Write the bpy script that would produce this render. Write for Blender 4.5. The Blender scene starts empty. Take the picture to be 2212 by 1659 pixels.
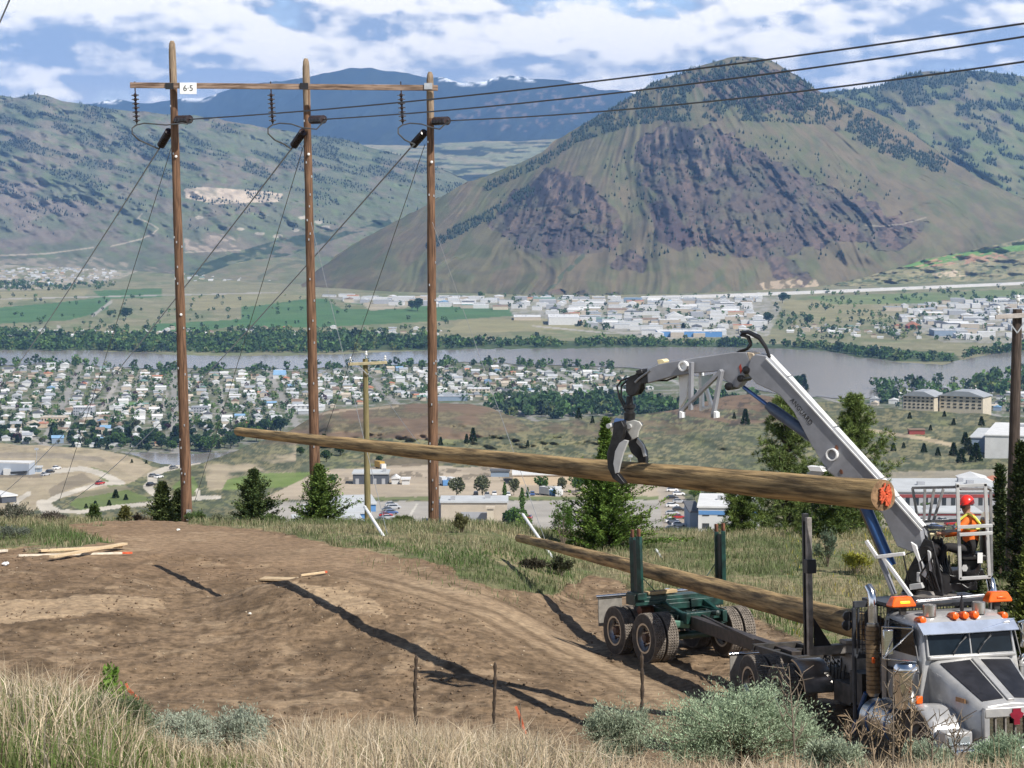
import bpy, bmesh, math, random
import numpy as np
from mathutils import Vector, Matrix
R = math.radians
SC = bpy.context.scene
COL = SC.collection
random.seed(7)
rng = np.random.default_rng(11)

# ------------------------------------------------------------------ camera
FP, PW, PH, YH = 5271.0, 2212.0, 1659.0, 400.0
PHI = math.atan((PH / 2 - YH) / FP)
cd = bpy.data.cameras.new('camera'); cam = bpy.data.objects.new('camera', cd); COL.objects.link(cam)
cd.sensor_width = 36.0; cd.lens = 36.0 * FP / PW; cd.clip_start = 0.1; cd.clip_end = 90000
cam.rotation_euler = (math.pi / 2 - PHI, 0, 0)
SC.camera = cam

# ------------------------------------------------------------------ sun, sky, exposure
SUN = Vector((0.48, -0.48, 0.74)).normalized()
sl = bpy.data.lights.new('sun', 'SUN'); so = bpy.data.objects.new('sun', sl); COL.objects.link(so)
sl.energy = 5.0; sl.angle = R(0.5); sl.color = (1.0, 0.955, 0.89)
so.rotation_euler = (-SUN).to_track_quat('-Z', 'Y').to_euler()
W = bpy.data.worlds.new("World"); SC.world = W; W.use_nodes = True
SC.view_settings.view_transform = 'Standard'; SC.view_settings.look = 'None'
SC.view_settings.exposure = 0.33; SC.view_settings.gamma = 1.0; SC.view_settings.use_curve_mapping = False
SC.cycles.max_bounces = 5; SC.cycles.diffuse_bounces = 2; SC.cycles.glossy_bounces = 3
SC.cycles.transmission_bounces = 3; SC.cycles.volume_bounces = 0; SC.cycles.transparent_max_bounces = 8
SC.cycles.use_denoising = True
SC.cycles.caustics_reflective = False; SC.cycles.caustics_refractive = False

class NT:
    """tiny node-tree helper"""
    def __init__(s, nt): s.nt = nt; s.n = nt.nodes; s.l = nt.links
    def new(s, t, **k):
        n = s.n.new(t)
        for a, b in k.items(): setattr(n, a, b)
        return n
    def put(s, sock, v):
        if hasattr(v, 'is_linked') or isinstance(v, bpy.types.NodeSocket): s.l.new(v, sock)
        else:
            if isinstance(v, (tuple, list)) and sock.type == 'RGBA' and len(v) == 3: v = (*v, 1)
            sock.default_value = v
    def math(s, op, a, b=0.0, c=0.0, clamp=False):
        n = s.new('ShaderNodeMath', operation=op, use_clamp=clamp)
        for i, v in enumerate((a, b, c)): s.put(n.inputs[i], v)
        return n.outputs[0]
    def mix(s, f, a, b, mode='MIX'):
        n = s.new('ShaderNodeMix', data_type='RGBA', blend_type=mode)
        s.put(n.inputs[0], f); s.put(n.inputs[6], a); s.put(n.inputs[7], b)
        return n.outputs[2]
    def ramp(s, f, a, b):
        n = s.new('ShaderNodeMapRange', clamp=True); s.put(n.inputs[0], f); s.put(n.inputs[1], a); s.put(n.inputs[2], b)
        n.interpolation_type = 'SMOOTHSTEP'
        return n.outputs[0]
    def comb(s, x, y, z):
        n = s.new('ShaderNodeCombineXYZ'); s.put(n.inputs[0], x); s.put(n.inputs[1], y); s.put(n.inputs[2], z); return n.outputs[0]
    def noise(s, vec, scale, detail=4, rough=.5, dist=0.0):
        n = s.new('ShaderNodeTexNoise'); s.put(n.inputs['Vector'], vec); n.inputs['Scale'].default_value = scale
        n.inputs['Detail'].default_value = detail; n.inputs['Roughness'].default_value = rough; n.inputs['Distortion'].default_value = dist
        return n.outputs['Fac']

def build_sky():
    t = NT(W.node_tree); t.n.clear()
    sky = t.new('ShaderNodeTexSky', sky_type='NISHITA', sun_disc=False)
    sky.sun_elevation = math.asin(SUN.z); sky.sun_rotation = math.atan2(SUN.x, SUN.y)
    sky.altitude = 600; sky.dust_density = 0.6
    tc = t.new('ShaderNodeTexCoord'); sp = t.new('ShaderNodeSeparateXYZ'); t.l.new(tc.outputs['Generated'], sp.inputs[0])
    x, y, z = sp.outputs
    az = t.math('MULTIPLY', t.math('ARCTAN2', x, y), 57.2958)
    el = t.math('MULTIPLY', t.math('ARCSINE', z), 57.2958)
    # clouds over the far country: coordinates stretched along the horizon, foreshortened towards it
    elw = t.math('POWER', t.math('MAXIMUM', el, 0.02), 0.85)
    def dens(off_el, off_az, seed, fine=True):
        e = t.math('ADD', elw, off_el); a = t.math('ADD', az, off_az)
        big = t.noise(t.comb(t.math('MULTIPLY', a, .17), t.math('MULTIPLY', e, .62), seed), 1.0, 2, .5)
        puf = t.noise(t.comb(t.math('MULTIPLY', a, .62), t.math('MULTIPLY', e, 1.75), seed + 7), 1.0, 8 if fine else 2, .58, .0)
        return t.math('ADD', t.math('MULTIPLY', big, .55), t.math('MULTIPLY', puf, .45))
    d0 = dens(0, 0, 4.7); d1 = dens(.13, .16, 4.7); dU = dens(.50, .10, 4.7, False); dS = dens(0, 0, 4.7, False)
    cover = t.ramp(d0, .375, .455)
    thick = t.ramp(d0, .47, .62)
    form = t.math('MULTIPLY', t.math('SUBTRACT', dS, dU), 4.2)          # tops bright, undersides grey
    edge = t.math('ADD', form, t.math('MULTIPLY_ADD', t.math('SUBTRACT', d0, d1), 6.0, .46), clamp=True)
    low = t.ramp(el, 2.9, 0.4)
    shade = t.mix(t.ramp(el, .4, 3.4), (11.0, 11.4, 12.8), (5.2, 6.8, 9.9))
    lit = t.mix(low, (18.4, 17.6, 16.8), (24.0, 21.8, 18.8))
    lf = t.math('MULTIPLY', edge, t.math('MULTIPLY_ADD', thick, -.25, 1.0))
    cc = t.mix(t.ramp(lf, .02, .84), shade, lit)
    blue = t.mix(t.ramp(el, 0.0, 6.0), (12.5, 13.4, 14.0), (6.2, 9.6, 14.2))
    skyc = t.mix(t.ramp(el, 6, 20), blue, sky.outputs[0])
    fade = t.math('MULTIPLY', cover, t.ramp(el, 24, 9))
    fin = t.mix(t.math('MULTIPLY', fade, t.ramp(el, -1.0, 0.2)), skyc, cc)
    fin = t.mix(t.ramp(el, 18, 30), fin, sky.outputs[0])
    bg = t.new('ShaderNodeBackground'); bg.inputs['Strength'].default_value = 0.06; t.l.new(fin, bg.inputs['Color'])
    o = t.new('ShaderNodeOutputWorld'); t.l.new(bg.outputs[0], o.inputs[0])
build_sky()

# ------------------------------------------------------------------ photograph pixel (2212 wide) at a forward distance -> point
def P(x, y, d):
    u = (x - PW / 2) / FP; v = (PH / 2 - y) / FP
    Y = math.cos(PHI) + v * math.sin(PHI); Z = -math.sin(PHI) + v * math.cos(PHI)
    return Vector((u * d / Y, d, Z * d / Y))
def PN(x, y, d):
    u = (x - PW / 2) / FP; v = (PH / 2 - y) / FP
    Y = math.cos(PHI) + v * math.sin(PHI); Z = -math.sin(PHI) + v * math.cos(PHI)
    return np.stack([u * d / Y, d + 0 * u, Z * d / Y], -1)
def proj(X, Y, Z):
    a = Y * math.cos(PHI) - Z * math.sin(PHI); b = Y * math.sin(PHI) + Z * math.cos(PHI)
    return PW / 2 + FP * X / a, PH / 2 - FP * b / a
def zd(y, z):       # forward distance at which the ray through row y reaches height z
    v = (PH / 2 - y) / FP
    return z * (math.cos(PHI) + v * math.sin(PHI)) / (-math.sin(PHI) + v * math.cos(PHI))
def on_plane(x, y, p0, n):
    r = P(x, y, 1.0); return r * (p0.dot(n) / r.dot(n))

# ------------------------------------------------------------------ numpy noise
def _h(ix, iy, s):
    n = (ix.astype(np.int64) * 374761393 + iy.astype(np.int64) * 668265263 + s * 974634721) & 0xffffffff
    n = ((n ^ (n >> 13)) * 1274126177) & 0xffffffff
    return ((n ^ (n >> 16)) & 0xffff) / 65535.0
def vnoise(x, y, s=0):
    x = np.asarray(x, float); y = np.asarray(y, float)
    ix = np.floor(x); iy = np.floor(y); fx = x - ix; fy = y - iy
    fx = fx * fx * (3 - 2 * fx); fy = fy * fy * (3 - 2 * fy)
    a = _h(ix, iy, s); b = _h(ix + 1, iy, s); c = _h(ix, iy + 1, s); d = _h(ix + 1, iy + 1, s)
    return (a * (1 - fx) + b * fx) * (1 - fy) + (c * (1 - fx) + d * fx) * fy
def fbm(x, y, o=4, s=0, g=.5):
    t = 0; a = 1; n = 0
    for i in range(o):
        t = t + a * vnoise(x * 2 ** i + 17.3 * i, y * 2 ** i + 9.1 * i, s + i); n += a; a *= g
    return t / n
def sstep(a, b, x):
    t = np.clip((np.asarray(x, float) - a) / (b - a), 0, 1); return t * t * (3 - 2 * t)
def inpoly(px, py, poly):
    px = np.asarray(px, float); py = np.asarray(py, float); r = np.zeros(px.shape, bool); n = len(poly); j = n - 1
    for i in range(n):
        xi, yi = poly[i]; xj, yj = poly[j]
        c = ((yi > py) != (yj > py))
        r ^= c & (px < (xj - xi) * (py - yi) / ((yj - yi) if yj != yi else 1e-9) + xi); j = i
    return r
def near_line(px, py, pts, w, aspect=1.0):
    """mask: within w of a polyline (vertical distances counted aspect times)"""
    px = np.asarray(px, float); py = np.asarray(py, float); m = np.full(px.shape, 1e9)
    for (x0, y0), (x1, y1) in zip(pts[:-1], pts[1:]):
        dx, dy = x1 - x0, (y1 - y0) * aspect; L = dx * dx + dy * dy + 1e-9
        t = np.clip(((px - x0) * dx + (py - y0) * aspect * dy) / L, 0, 1)
        m = np.minimum(m, np.hypot(px - x0 - t * dx, (py - y0) * aspect - t * dy))
    return m < w
def interp(x, pts):
    a = np.array(pts, float); return np.interp(x, a[:, 0], a[:, 1])

# ------------------------------------------------------------------ materials
def S(r, g, b):
    f = lambda c: c / 12.92 if c <= .04045 else ((c + .055) / 1.055) ** 2.4
    return (f(r / 255), f(g / 255), f(b / 255))
MATS = {}
def mat(name, col=(.5, .5, .5), rough=.6, metal=0.0, var=.18, scale=6.0, bump=0.0, bscale=None, col2=None, stretch=None,
        attr=False, spec=.5, emit=None, detail=5, coords='Object', trans=0.0, coat=0.0):
    if name in MATS: return MATS[name]
    m = bpy.data.materials.new(name); m.use_nodes = True; t = NT(m.node_tree); b = t.n['Principled BSDF']
    tc = t.new('ShaderNodeTexCoord'); vec = tc.outputs[coords]
    if stretch:
        mp = t.new('ShaderNodeMapping'); mp.inputs['Scale'].default_value = stretch; t.l.new(vec, mp.inputs[0]); vec = mp.outputs[0]
    n = t.noise(vec, scale, detail, .6)
    if attr:
        a = t.new('ShaderNodeAttribute', attribute_name='Col'); base = a.outputs['Color']
        lo = t.mix(1.0, base, (1 - var,) * 3, 'MULTIPLY'); hi = t.mix(1.0, base, (1 + var,) * 3, 'MULTIPLY')
    else:
        c2 = col2 if col2 else col
        lo = tuple(c * (1 - var) for c in col); hi = tuple(c * (1 + var) for c in c2)
    c = t.mix(t.ramp(n, .3, .7), lo, hi)
    t.put(b.inputs['Base Color'], c)
    b.inputs['Roughness'].default_value = rough; b.inputs['Metallic'].default_value = metal
    b.inputs['Specular IOR Level'].default_value = spec
    if coat: b.inputs['Coat Weight'].default_value = coat
    if bump:
        bp = t.new('ShaderNodeBump'); bp.inputs['Strength'].default_value = min(1, bump); bp.inputs['Distance'].default_value = bump * .05
        t.l.new(t.noise(vec, bscale or scale * 3, 5, .65), bp.inputs['Height']); t.l.new(bp.outputs[0], b.inputs['Normal'])
    if emit: t.put(b.inputs['Emission Color'], emit[0]); b.inputs['Emission Strength'].default_value = emit[1]
    if trans:
        tr = t.new('ShaderNodeBsdfTranslucent'); t.l.new(c, tr.inputs[0]); mx = t.new('ShaderNodeMixShader'); mx.inputs[0].default_value = trans
        t.l.new(b.outputs[0], mx.inputs[1]); t.l.new(tr.outputs[0], mx.inputs[2]); t.l.new(mx.outputs[0], t.n['Material Output'].inputs[0])
    MATS[name] = m
    return m

# ------------------------------------------------------------------ objects
def tag(o, label=None, cat=None, group=None, kind=None):
    if label: o['label'] = label
    if cat: o['category'] = cat
    if group: o['group'] = group
    if kind: o['kind'] = kind
    return o
def thing(name, label, cat, loc=(0, 0, 0), rotz=0, group=None):
    o = bpy.data.objects.new(name, None); COL.objects.link(o); o.location = loc; o.rotation_euler = (0, 0, rotz)
    o.empty_display_size = .3
    return tag(o, label, cat, group)
def mesh_obj(name, v, f, m, parent=None, smooth=False, cols=None, mi=None, sharp=None, loc=None):
    me = bpy.data.meshes.new(name)
    v = np.asarray(v, np.float32)
    if isinstance(f, np.ndarray):
        k = f.shape[1]; me.vertices.add(len(v)); me.vertices.foreach_set('co', v.ravel())
        me.loops.add(f.size); me.loops.foreach_set('vertex_index', f.ravel().astype(np.int32))
        me.polygons.add(len(f)); me.polygons.foreach_set('loop_start', np.arange(0, f.size, k, dtype=np.int32))
        me.update(calc_edges=True); me.validate()
    else:
        me.from_pydata([tuple(map(float, p)) for p in v], [], f)
    for x in (m if isinstance(m, (list, tuple)) else [m]): me.materials.append(x)
    if mi is not None: me.polygons.foreach_set('material_index', np.asarray(mi, np.int32))
    if smooth:
        me.polygons.foreach_set('use_smooth', np.ones(len(me.polygons), bool))
        if sharp: me.set_sharp_from_angle(angle=R(sharp))
    if cols is not None:
        a = me.color_attributes.new('Col', 'FLOAT_COLOR', 'POINT')
        c = np.ones((len(v), 4), np.float32); c[:, :3] = cols; a.data.foreach_set('color', c.ravel())
    me.update()
    o = bpy.data.objects.new(name, me); COL.objects.link(o)
    if parent: o.parent = parent
    if loc is not None: o.location = loc
    return o
def grid_faces(nr, nc):
    i = np.arange(nr - 1)[:, None] * nc + np.arange(nc - 1)[None, :]
    return np.stack([i, i + 1, i + nc + 1, i + nc], -1).reshape(-1, 4)

class MB:
    """collects boxes, beams, tubes, prisms; build() links them as one mesh object"""
    def __init__(s): s.v = []; s.f = []; s.mi = []; s.m = 0
    def add(s, vs, fs):
        o = len(s.v); s.v += [Vector(p) for p in vs]; s.f += [tuple(i + o for i in q) for q in fs]; s.mi += [s.m] * len(fs); return s
    def box(s, c, d, M=None):
        c = Vector(c); q = []
        for x in (-.5, .5):
            for y in (-.5, .5):
                for z in (-.5, .5):
                    p = Vector((x * d[0], y * d[1], z * d[2])); q.append(c + (M @ p if M else p))
        return s.add(q, [(0, 1, 3, 2), (4, 6, 7, 5), (0, 4, 5, 1), (2, 3, 7, 6), (0, 2, 6, 4), (1, 5, 7, 3)])
    def beam(s, a, b, w, h, up=(0, 0, 1), w1=None, h1=None):
        a = Vector(a); b = Vector(b); z = (b - a).normalized(); x = z.cross(Vector(up))
        if x.length < 1e-4: x = z.cross(Vector((1, 0, 0)))
        x.normalize(); y = x.cross(z); w1 = w if w1 is None else w1; h1 = h if h1 is None else h1; q = []
        for p, W_, H_ in ((a, w, h), (b, w1, h1)):
            for sx, sy in ((-1, -1), (1, -1), (1, 1), (-1, 1)): q.append(p + x * (sx * W_ / 2) + y * (sy * H_ / 2))
        return s.add(q, [(0, 3, 2, 1), (4, 5, 6, 7), (0, 1, 5, 4), (1, 2, 6, 5), (2, 3, 7, 6), (3, 0, 4, 7)])
    def path(s, pts, r, n=8, cap=True):
        pts = [Vector(p) for p in pts]; rr = r if isinstance(r, (list, tuple)) else [r] * len(pts)
        t0 = (pts[1] - pts[0]).normalized(); x = t0.cross(Vector((0, 0, 1)))
        if x.length < 1e-3: x = t0.cross(Vector((0, 1, 0)))
        x.normalize(); q = []
        for i, p in enumerate(pts):
            t = (pts[min(i + 1, len(pts) - 1)] - pts[max(i - 1, 0)]).normalized()
            x = (x - t * x.dot(t)).normalized(); y = t.cross(x)
            for k in range(n):
                a = 2 * math.pi * k / n; q.append(p + (x * math.cos(a) + y * math.sin(a)) * rr[i])
        fs = [(i * n + k, i * n + (k + 1) % n, (i + 1) * n + (k + 1) % n, (i + 1) * n + k) for i in range(len(pts) - 1) for k in range(n)]
        if cap: fs += [tuple(range(n - 1, -1, -1)), tuple((len(pts) - 1) * n + k for k in range(n))]
        return s.add(q, fs)
    def tube(s, a, b, r0, r1=None, n=10): return s.path([a, b], [r0, r0 if r1 is None else r1], n)
    def lathe(s, a, ax, prof, n=24, cap=True):
        ax = Vector(ax).normalized(); a = Vector(a); x = ax.orthogonal().normalized(); y = ax.cross(x); q = []
        for t, r in prof:
            for k in range(n):
                w = 2 * math.pi * k / n; q.append(a + ax * t + (x * math.cos(w) + y * math.sin(w)) * r)
        fs = [(i * n + k, i * n + (k + 1) % n, (i + 1) * n + (k + 1) % n, (i + 1) * n + k) for i in range(len(prof) - 1) for k in range(n)]
        if cap and prof[0][1] > 1e-6 and prof[0] != prof[-1]: fs += [tuple(range(n - 1, -1, -1)), tuple((len(prof) - 1) * n + k for k in range(n))]
        return s.add(q, fs)
    def prism(s, poly, e):
        """polygon of 3-D points extruded from -e/2 to +e/2 along vector e"""
        e = Vector(e); n = len(poly); q = [Vector(p) - e / 2 for p in poly] + [Vector(p) + e / 2 for p in poly]
        return s.add(q, [tuple(range(n - 1, -1, -1)), tuple(range(n, 2 * n))] + [(i, (i + 1) % n, n + (i + 1) % n, n + i) for i in range(n)])
    def loft(s, loops):
        n = len(loops[0]); q = [p for l in loops for p in l]
        fs = [(i * n + k, i * n + (k + 1) % n, (i + 1) * n + (k + 1) % n, (i + 1) * n + k) for i in range(len(loops) - 1) for k in range(n)]
        return s.add(q, fs + [tuple(range(n - 1, -1, -1)), tuple((len(loops) - 1) * n + k for k in range(n))])
    def build(s, name, m, parent=None, smooth=False, bevel=0, org=None, sharp=38, fix=True):
        o_ = Vector(org) if org is not None else (parent.location.copy() if False else Vector((0, 0, 0)))
        o = mesh_obj(name, [p - o_ for p in s.v], s.f, m, parent, mi=s.mi)
        if fix:
            bm = bmesh.new(); bm.from_mesh(o.data); bmesh.ops.recalc_face_normals(bm, faces=bm.faces); bm.to_mesh(o.data); bm.free()
        if smooth:
            o.data.polygons.foreach_set('use_smooth', np.ones(len(o.data.polygons), bool)); o.data.set_sharp_from_angle(angle=R(sharp))
        if bevel:
            b = o.modifiers.new('edge', 'BEVEL'); b.width = bevel; b.segments = 2; b.limit_method = 'ANGLE'; b.angle_limit = R(40)
            o.data.polygons.foreach_set('use_smooth', np.ones(len(o.data.polygons), bool)); o.data.set_sharp_from_angle(angle=R(45))
        return o
# ------------------------------------------------------------------ near ground: slope below the camera, dirt pad, edge
ZC = [(0, -1.7), (4, -1.9), (8, -2.35), (14, -3.50), (18, -4.35), (24, -5.65), (28, -6.6), (31, -7.5), (34, -8.5), (38, -9.2), (44, -9.5), (50, -9.62), (56, -9.72), (60, -9.8),
      (66, -9.98), (72, -10.3), (78, -10.85), (82, -11.5), (88, -13.2), (96, -16.5), (110, -24), (140, -40), (200, -62)]
ZL = [(0, -1.7), (4, -1.9), (8, -2.3), (14, -3.15), (18, -3.85), (24, -5.35), (30, -7.0), (34, -8.3), (38, -9.0), (44, -9.3), (50, -9.40), (56, -9.45), (60, -9.5),
      (66, -9.75), (72, -10.1), (76, -10.45), (80, -11.1), (84, -11.9), (88, -13.2), (96, -17), (110, -24), (140, -40), (200, -62)]
ZR = [(0, -1.7), (4, -1.9), (8, -2.35), (14, -3.5), (18, -4.45), (24, -6.1), (30, -7.75), (34, -8.75), (37, -9.25), (45, -9.7), (51, -10.12), (58, -10.48), (66, -10.8),
      (75, -11.2), (82, -11.7), (86, -12.4), (92, -15), (110, -24), (140, -40), (200, -62)]
def smooth_prof(p):
    d = np.linspace(0, 200, 2001); z = interp(d, p); k = np.ones(31) / 31
    z2 = np.convolve(np.pad(z, 15, mode='edge'), k, 'valid'); return d, z2
PC, PL, PR_ = smooth_prof(ZC), smooth_prof(ZL), smooth_prof(ZR)
def HN0(x, d):
    x = np.asarray(x, float); d = np.asarray(d, float)
    c = np.interp(d, *PC); l = np.interp(d, *PL); r = np.interp(d, *PR_)
    wl = sstep(-.115, -.20, x / d); wr = sstep(-1.2, 2.2, x)
    z = c * (1 - wl) + l * wl; z = z * (1 - wr) + r * wr
    t = d - 56.2 - .10 * (x + 4.5); z = z + .62 * np.exp(-((x + 4.3) / 2.7) ** 2) * np.exp(-(np.where(t > 0, t / .75, t / 4.2)) ** 2) - .22 * np.exp(-((x + 6.2) / 2.6) ** 2 - ((d - 59.4) / 1.9) ** 2)
    z = z + .16 * np.exp(-((x + 1.2) / 3.2) ** 2 - ((d - 51) / 3.0) ** 2)
    return z
# dirt pad outline and the smooth wheel track across it (photograph pixels)
DIRT = [(-200, 1196), (40, 1192), (150, 1180), (260, 1180), (150, 1150), (140, 1128), (300, 1124), (470, 1136), (600, 1152), (760, 1187), (900, 1207), (985, 1232),
        (1010, 1262), (1150, 1282), (1230, 1268), (1290, 1250), (1500, 1290), (1640, 1340), (1760, 1400), (1900, 1470), (2400, 1560), (2400, 1900), (-200, 1900)]
TRACK = [(120, 1180), (420, 1165), (700, 1200), (900, 1255), (1080, 1310), (1240, 1400), (1400, 1490), (1600, 1600)]
RUTS = [(1060, 1275), (1120, 1300), (1200, 1345), (1330, 1425), (1480, 1490), (1640, 1560)]
def near_zone(x, d, z=None):
    z = HN0(x, d) if z is None else z
    px, py = proj(x, d, z)
    wob = (fbm(x * .9, d * .45, 3, 5) - .5)
    dirt = inpoly(px + wob * 60, py + wob * 34, DIRT) & (d > 36.5) & (d < 84)
    return px, py, dirt
def soft_dirt(x, d):
    px, py, dirt = near_zone(x, d); return dirt
def HN(x, d, dirt=None, px=None, py=None):
    x = np.asarray(x, float); d = np.asarray(d, float)
    z = HN0(x, d)
    if dirt is None: px, py, dirt = near_zone(x, d, z)
    tr = np.exp(-(np.minimum(1e3, line_dist(px, py, TRACK, 1.8)) / 62) ** 2)
    rut = np.exp(-(line_dist(px, py, RUTS, 1.5) / 16) ** 2)
    clod = (fbm(x * 2.6, d * 2.2, 4, 31, .6) - .5) * .10 + (fbm(x * .55, d * .4, 3, 41) - .5) * .24
    big = np.maximum(0, vnoise(x * 1.6, d * 1.4, 77) - .80) * .30 + np.maximum(0, vnoise(x * 4.5, d * 4.0, 79) - .78) * .16
    z = z + np.where(dirt, (clod + big) * (1 - .80 * tr) - .10 * rut + .05 * rut * fbm(x * 3, d * 3, 3, 8), (fbm(x * .7, d * .7, 3, 51) - .5) * .18 + (fbm(x * 3, d * 3, 3, 52) - .5) * .05)
    return z
def line_dist(px, py, pts, aspect=1.0):
    px = np.asarray(px, float); py = np.asarray(py, float); m = np.full(px.shape, 1e9)
    for (x0, y0), (x1, y1) in zip(pts[:-1], pts[1:]):
        dx, dy = x1 - x0, (y1 - y0) * aspect; L = dx * dx + dy * dy + 1e-9
        t = np.clip(((px - x0) * dx + (py - y0) * aspect * dy) / L, 0, 1)
        m = np.minimum(m, np.hypot(px - x0 - t * dx, (py - y0) * aspect - t * dy))
    return m
def GZ(x, d): return float(HN(np.array([x]), np.array([d]))[0])

M_GROUND = mat('ground_soil', rough=.95, attr=True, var=.30, scale=5.5, bump=.9, bscale=16, spec=.2, detail=8)
def near_ground():
    rows = np.concatenate([np.linspace(1.5, 36, 70), np.arange(36.2, 86, .15), np.linspace(86.5, 170, 46)])
    ang = np.concatenate([np.linspace(-.62, -.24, 30)[:-1], np.linspace(-.24, .24, 560), np.linspace(.24, .62, 30)[1:]])
    d, a = np.meshgrid(rows, ang, indexing='ij'); x = a * d
    px, py, dirt = near_zone(x, d); z = HN(x, d, dirt, px, py)
    n1 = fbm(x * .8, d * .5, 4, 61); n2 = fbm(x * 3.2, d * 2.4, 4, 71); n3 = fbm(x * 8, d * 7, 2, 81)
    tr = np.exp(-(line_dist(px, py, TRACK, 1.8) / 70) ** 2); rut = np.exp(-(line_dist(px, py, RUTS, 1.5) / 20) ** 2)
    base = np.array([.225, .155, .094]); dark = np.array([.105, .071, .042]); pale = np.array([.39, .285, .18]); red = np.array([.215, .138, .082])
    mixv = lambda a_, b_, t: a_ + (b_ - a_) * np.clip(t, 0, 1)[..., None]
    c = np.broadcast_to(base, x.shape + (3,)).copy()
    c = mixv(c, dark, sstep(.50, .72, n2) * .8 * (1 - .7 * tr) + .0)
    c = mixv(c, dark, sstep(.60, .76, n3) * .75 * (1 - .8 * tr)); c = mixv(c, dark * .9, sstep(.56, .70, fbm(x * 1.1, d * .5, 4, 63)) * .55 * (1 - .9 * tr))
    c = mixv(c, pale, tr * (.50 + .4 * sstep(.4, .7, n1)))
    sandy = inpoly(px, py, [(-50, 1300), (150, 1290), (330, 1292), (360, 1312), (200, 1330), (60, 1345), (-50, 1355)]) | inpoly(px, py, [(620, 1262), (720, 1268), (800, 1295), (840, 1340), (760, 1330), (690, 1300)])
    c = mixv(c, pale * 1.12, sandy * (.35 + .6 * n1))
    c = mixv(c, red, sstep(1290, 1200, py) * .55 * (1 - sandy))
    c = mixv(c, dark * 1.1, rut * .55)
    ld = line_dist(px, py, TRACK, 1.8); tread = np.exp(-((ld - 26) / 7) ** 2) + np.exp(-((ld - 58) / 6) ** 2) + .7 * np.exp(-((ld - 88) / 6) ** 2)
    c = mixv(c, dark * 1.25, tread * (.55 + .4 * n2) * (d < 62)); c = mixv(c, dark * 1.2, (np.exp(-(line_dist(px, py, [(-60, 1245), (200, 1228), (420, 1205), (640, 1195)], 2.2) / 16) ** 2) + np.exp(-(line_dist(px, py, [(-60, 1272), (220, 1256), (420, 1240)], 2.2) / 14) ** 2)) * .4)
    c = mixv(c, pale, sstep(.62, .75, fbm(x * 1.7, d * 1.2, 3, 91)) * .45)
    g1 = np.array([.15, .15, .075]); g2 = np.array([.25, .21, .12]); g3 = np.array([.09, .13, .045])
    gc = mixv(np.broadcast_to(g1, x.shape + (3,)), g2, sstep(.4, .65, n1)); gc = mixv(gc, g3, sstep(.5, .7, n2) * .7)
    slope = d < 37
    gc = np.where(slope[..., None], mixv(np.broadcast_to(np.array([.20, .15, .09]), x.shape + (3,)), g1, sstep(.45, .7, n1)), gc)
    c = np.where(dirt[..., None], c, gc)
    v = np.stack([x, d, z], -1).reshape(-1, 3)
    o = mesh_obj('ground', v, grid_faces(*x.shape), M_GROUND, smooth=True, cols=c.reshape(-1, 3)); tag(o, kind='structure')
near_ground()

# ------------------------------------------------------------------ bench: the lower hillside with roads, yards and knolls
BY = [(840, 1840), (850, 1780), (880, 1603), (920, 1399), (960, 1224), (1000, 1072), (1040, 947), (1100, 813), (1180, 676), (1230, 590), (1300, 480), (1380, 330), (1500, 150)]
CREST = [(-400, 955), (0, 958), (80, 962), (170, 965), (230, 974), (300, 985), (350, 1003), (400, 1005), (440, 998), (480, 984), (540, 962), (600, 940), (640, 920), (690, 892), (730, 884),
         (800, 880), (860, 874), (950, 871), (1010, 872), (1060, 882), (1110, 902), (1150, 912), (1200, 910), (1270, 903), (1340, 898), (1420, 890), (1480, 880), (1540, 862), (1580, 853),
         (1620, 850), (1660, 856), (1700, 866), (1760, 868), (1830, 872), (1900, 880), (2000, 888), (2100, 893), (2212, 903), (2600, 920)]
def bench_d(px, py):
    px = np.asarray(px, float); py = np.asarray(py, float)
    d = interp(py, BY)
    k = inpoly(px, py, [(560, 1004), (620, 900), (1000, 850), (1180, 900), (1420, 860), (1420, 1010)])
    yc = interp(px, CREST)
    hill = sstep(640, 720, px) * sstep(1430, 1300, px)
    d = d - hill * 190 * sstep(1000, 900, py) * sstep(yc - 5, yc + 60, py) ** .3
    und = (fbm(px / 90, py / 26, 4, 15) - .5) * 2
    d = d + und * 46 * sstep(1015, 975, py) + (fbm(px / 40, py / 14, 3, 16) - .5) * 14 * sstep(1015, 985, py)
    d = d + (fbm(px / 70, py / 30, 3, 18) - .5) * 30 * sstep(600, 500, px)
    return d
def BP(px, py):
    d = float(bench_d(np.array([px]), np.array([py]))[0]); return P(px, py, d), d
ROADS = [([(94, 1089), (129, 1071), (174, 1057), (218, 1045), (262, 1043)], 9, 2.2), ([(258, 1042), (238, 1032), (206, 1019), (174, 1012), (119, 1018), (60, 1020)], 11, 2.2),
         ([(94, 1089), (128, 1104), (174, 1106), (248, 1095), (327, 1088), (420, 1076), (470, 1074)], 8, 2.0), ([(94, 1089), (110, 1110), (125, 1140)], 16, 1.5),
         ([(427, 997), (392, 1005), (352, 1015), (328, 1026), (330, 1040), (318, 1052), (330, 1064), (360, 1074), (400, 1080)], 10, 1.9), ([(415, 1048), (428, 1062), (430, 1078)], 5, 1.5),
         ([(20, 1110), (40, 1080), (62, 1066)], 6, 1.4)]
M_FAR = mat('far_ground', rough=.95, attr=True, var=.16, scale=.035, spec=.15, detail=8)
M_VAL = mat('valley_ground', rough=.95, attr=True, var=.14, scale=.012, spec=.15, detail=8)
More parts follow.
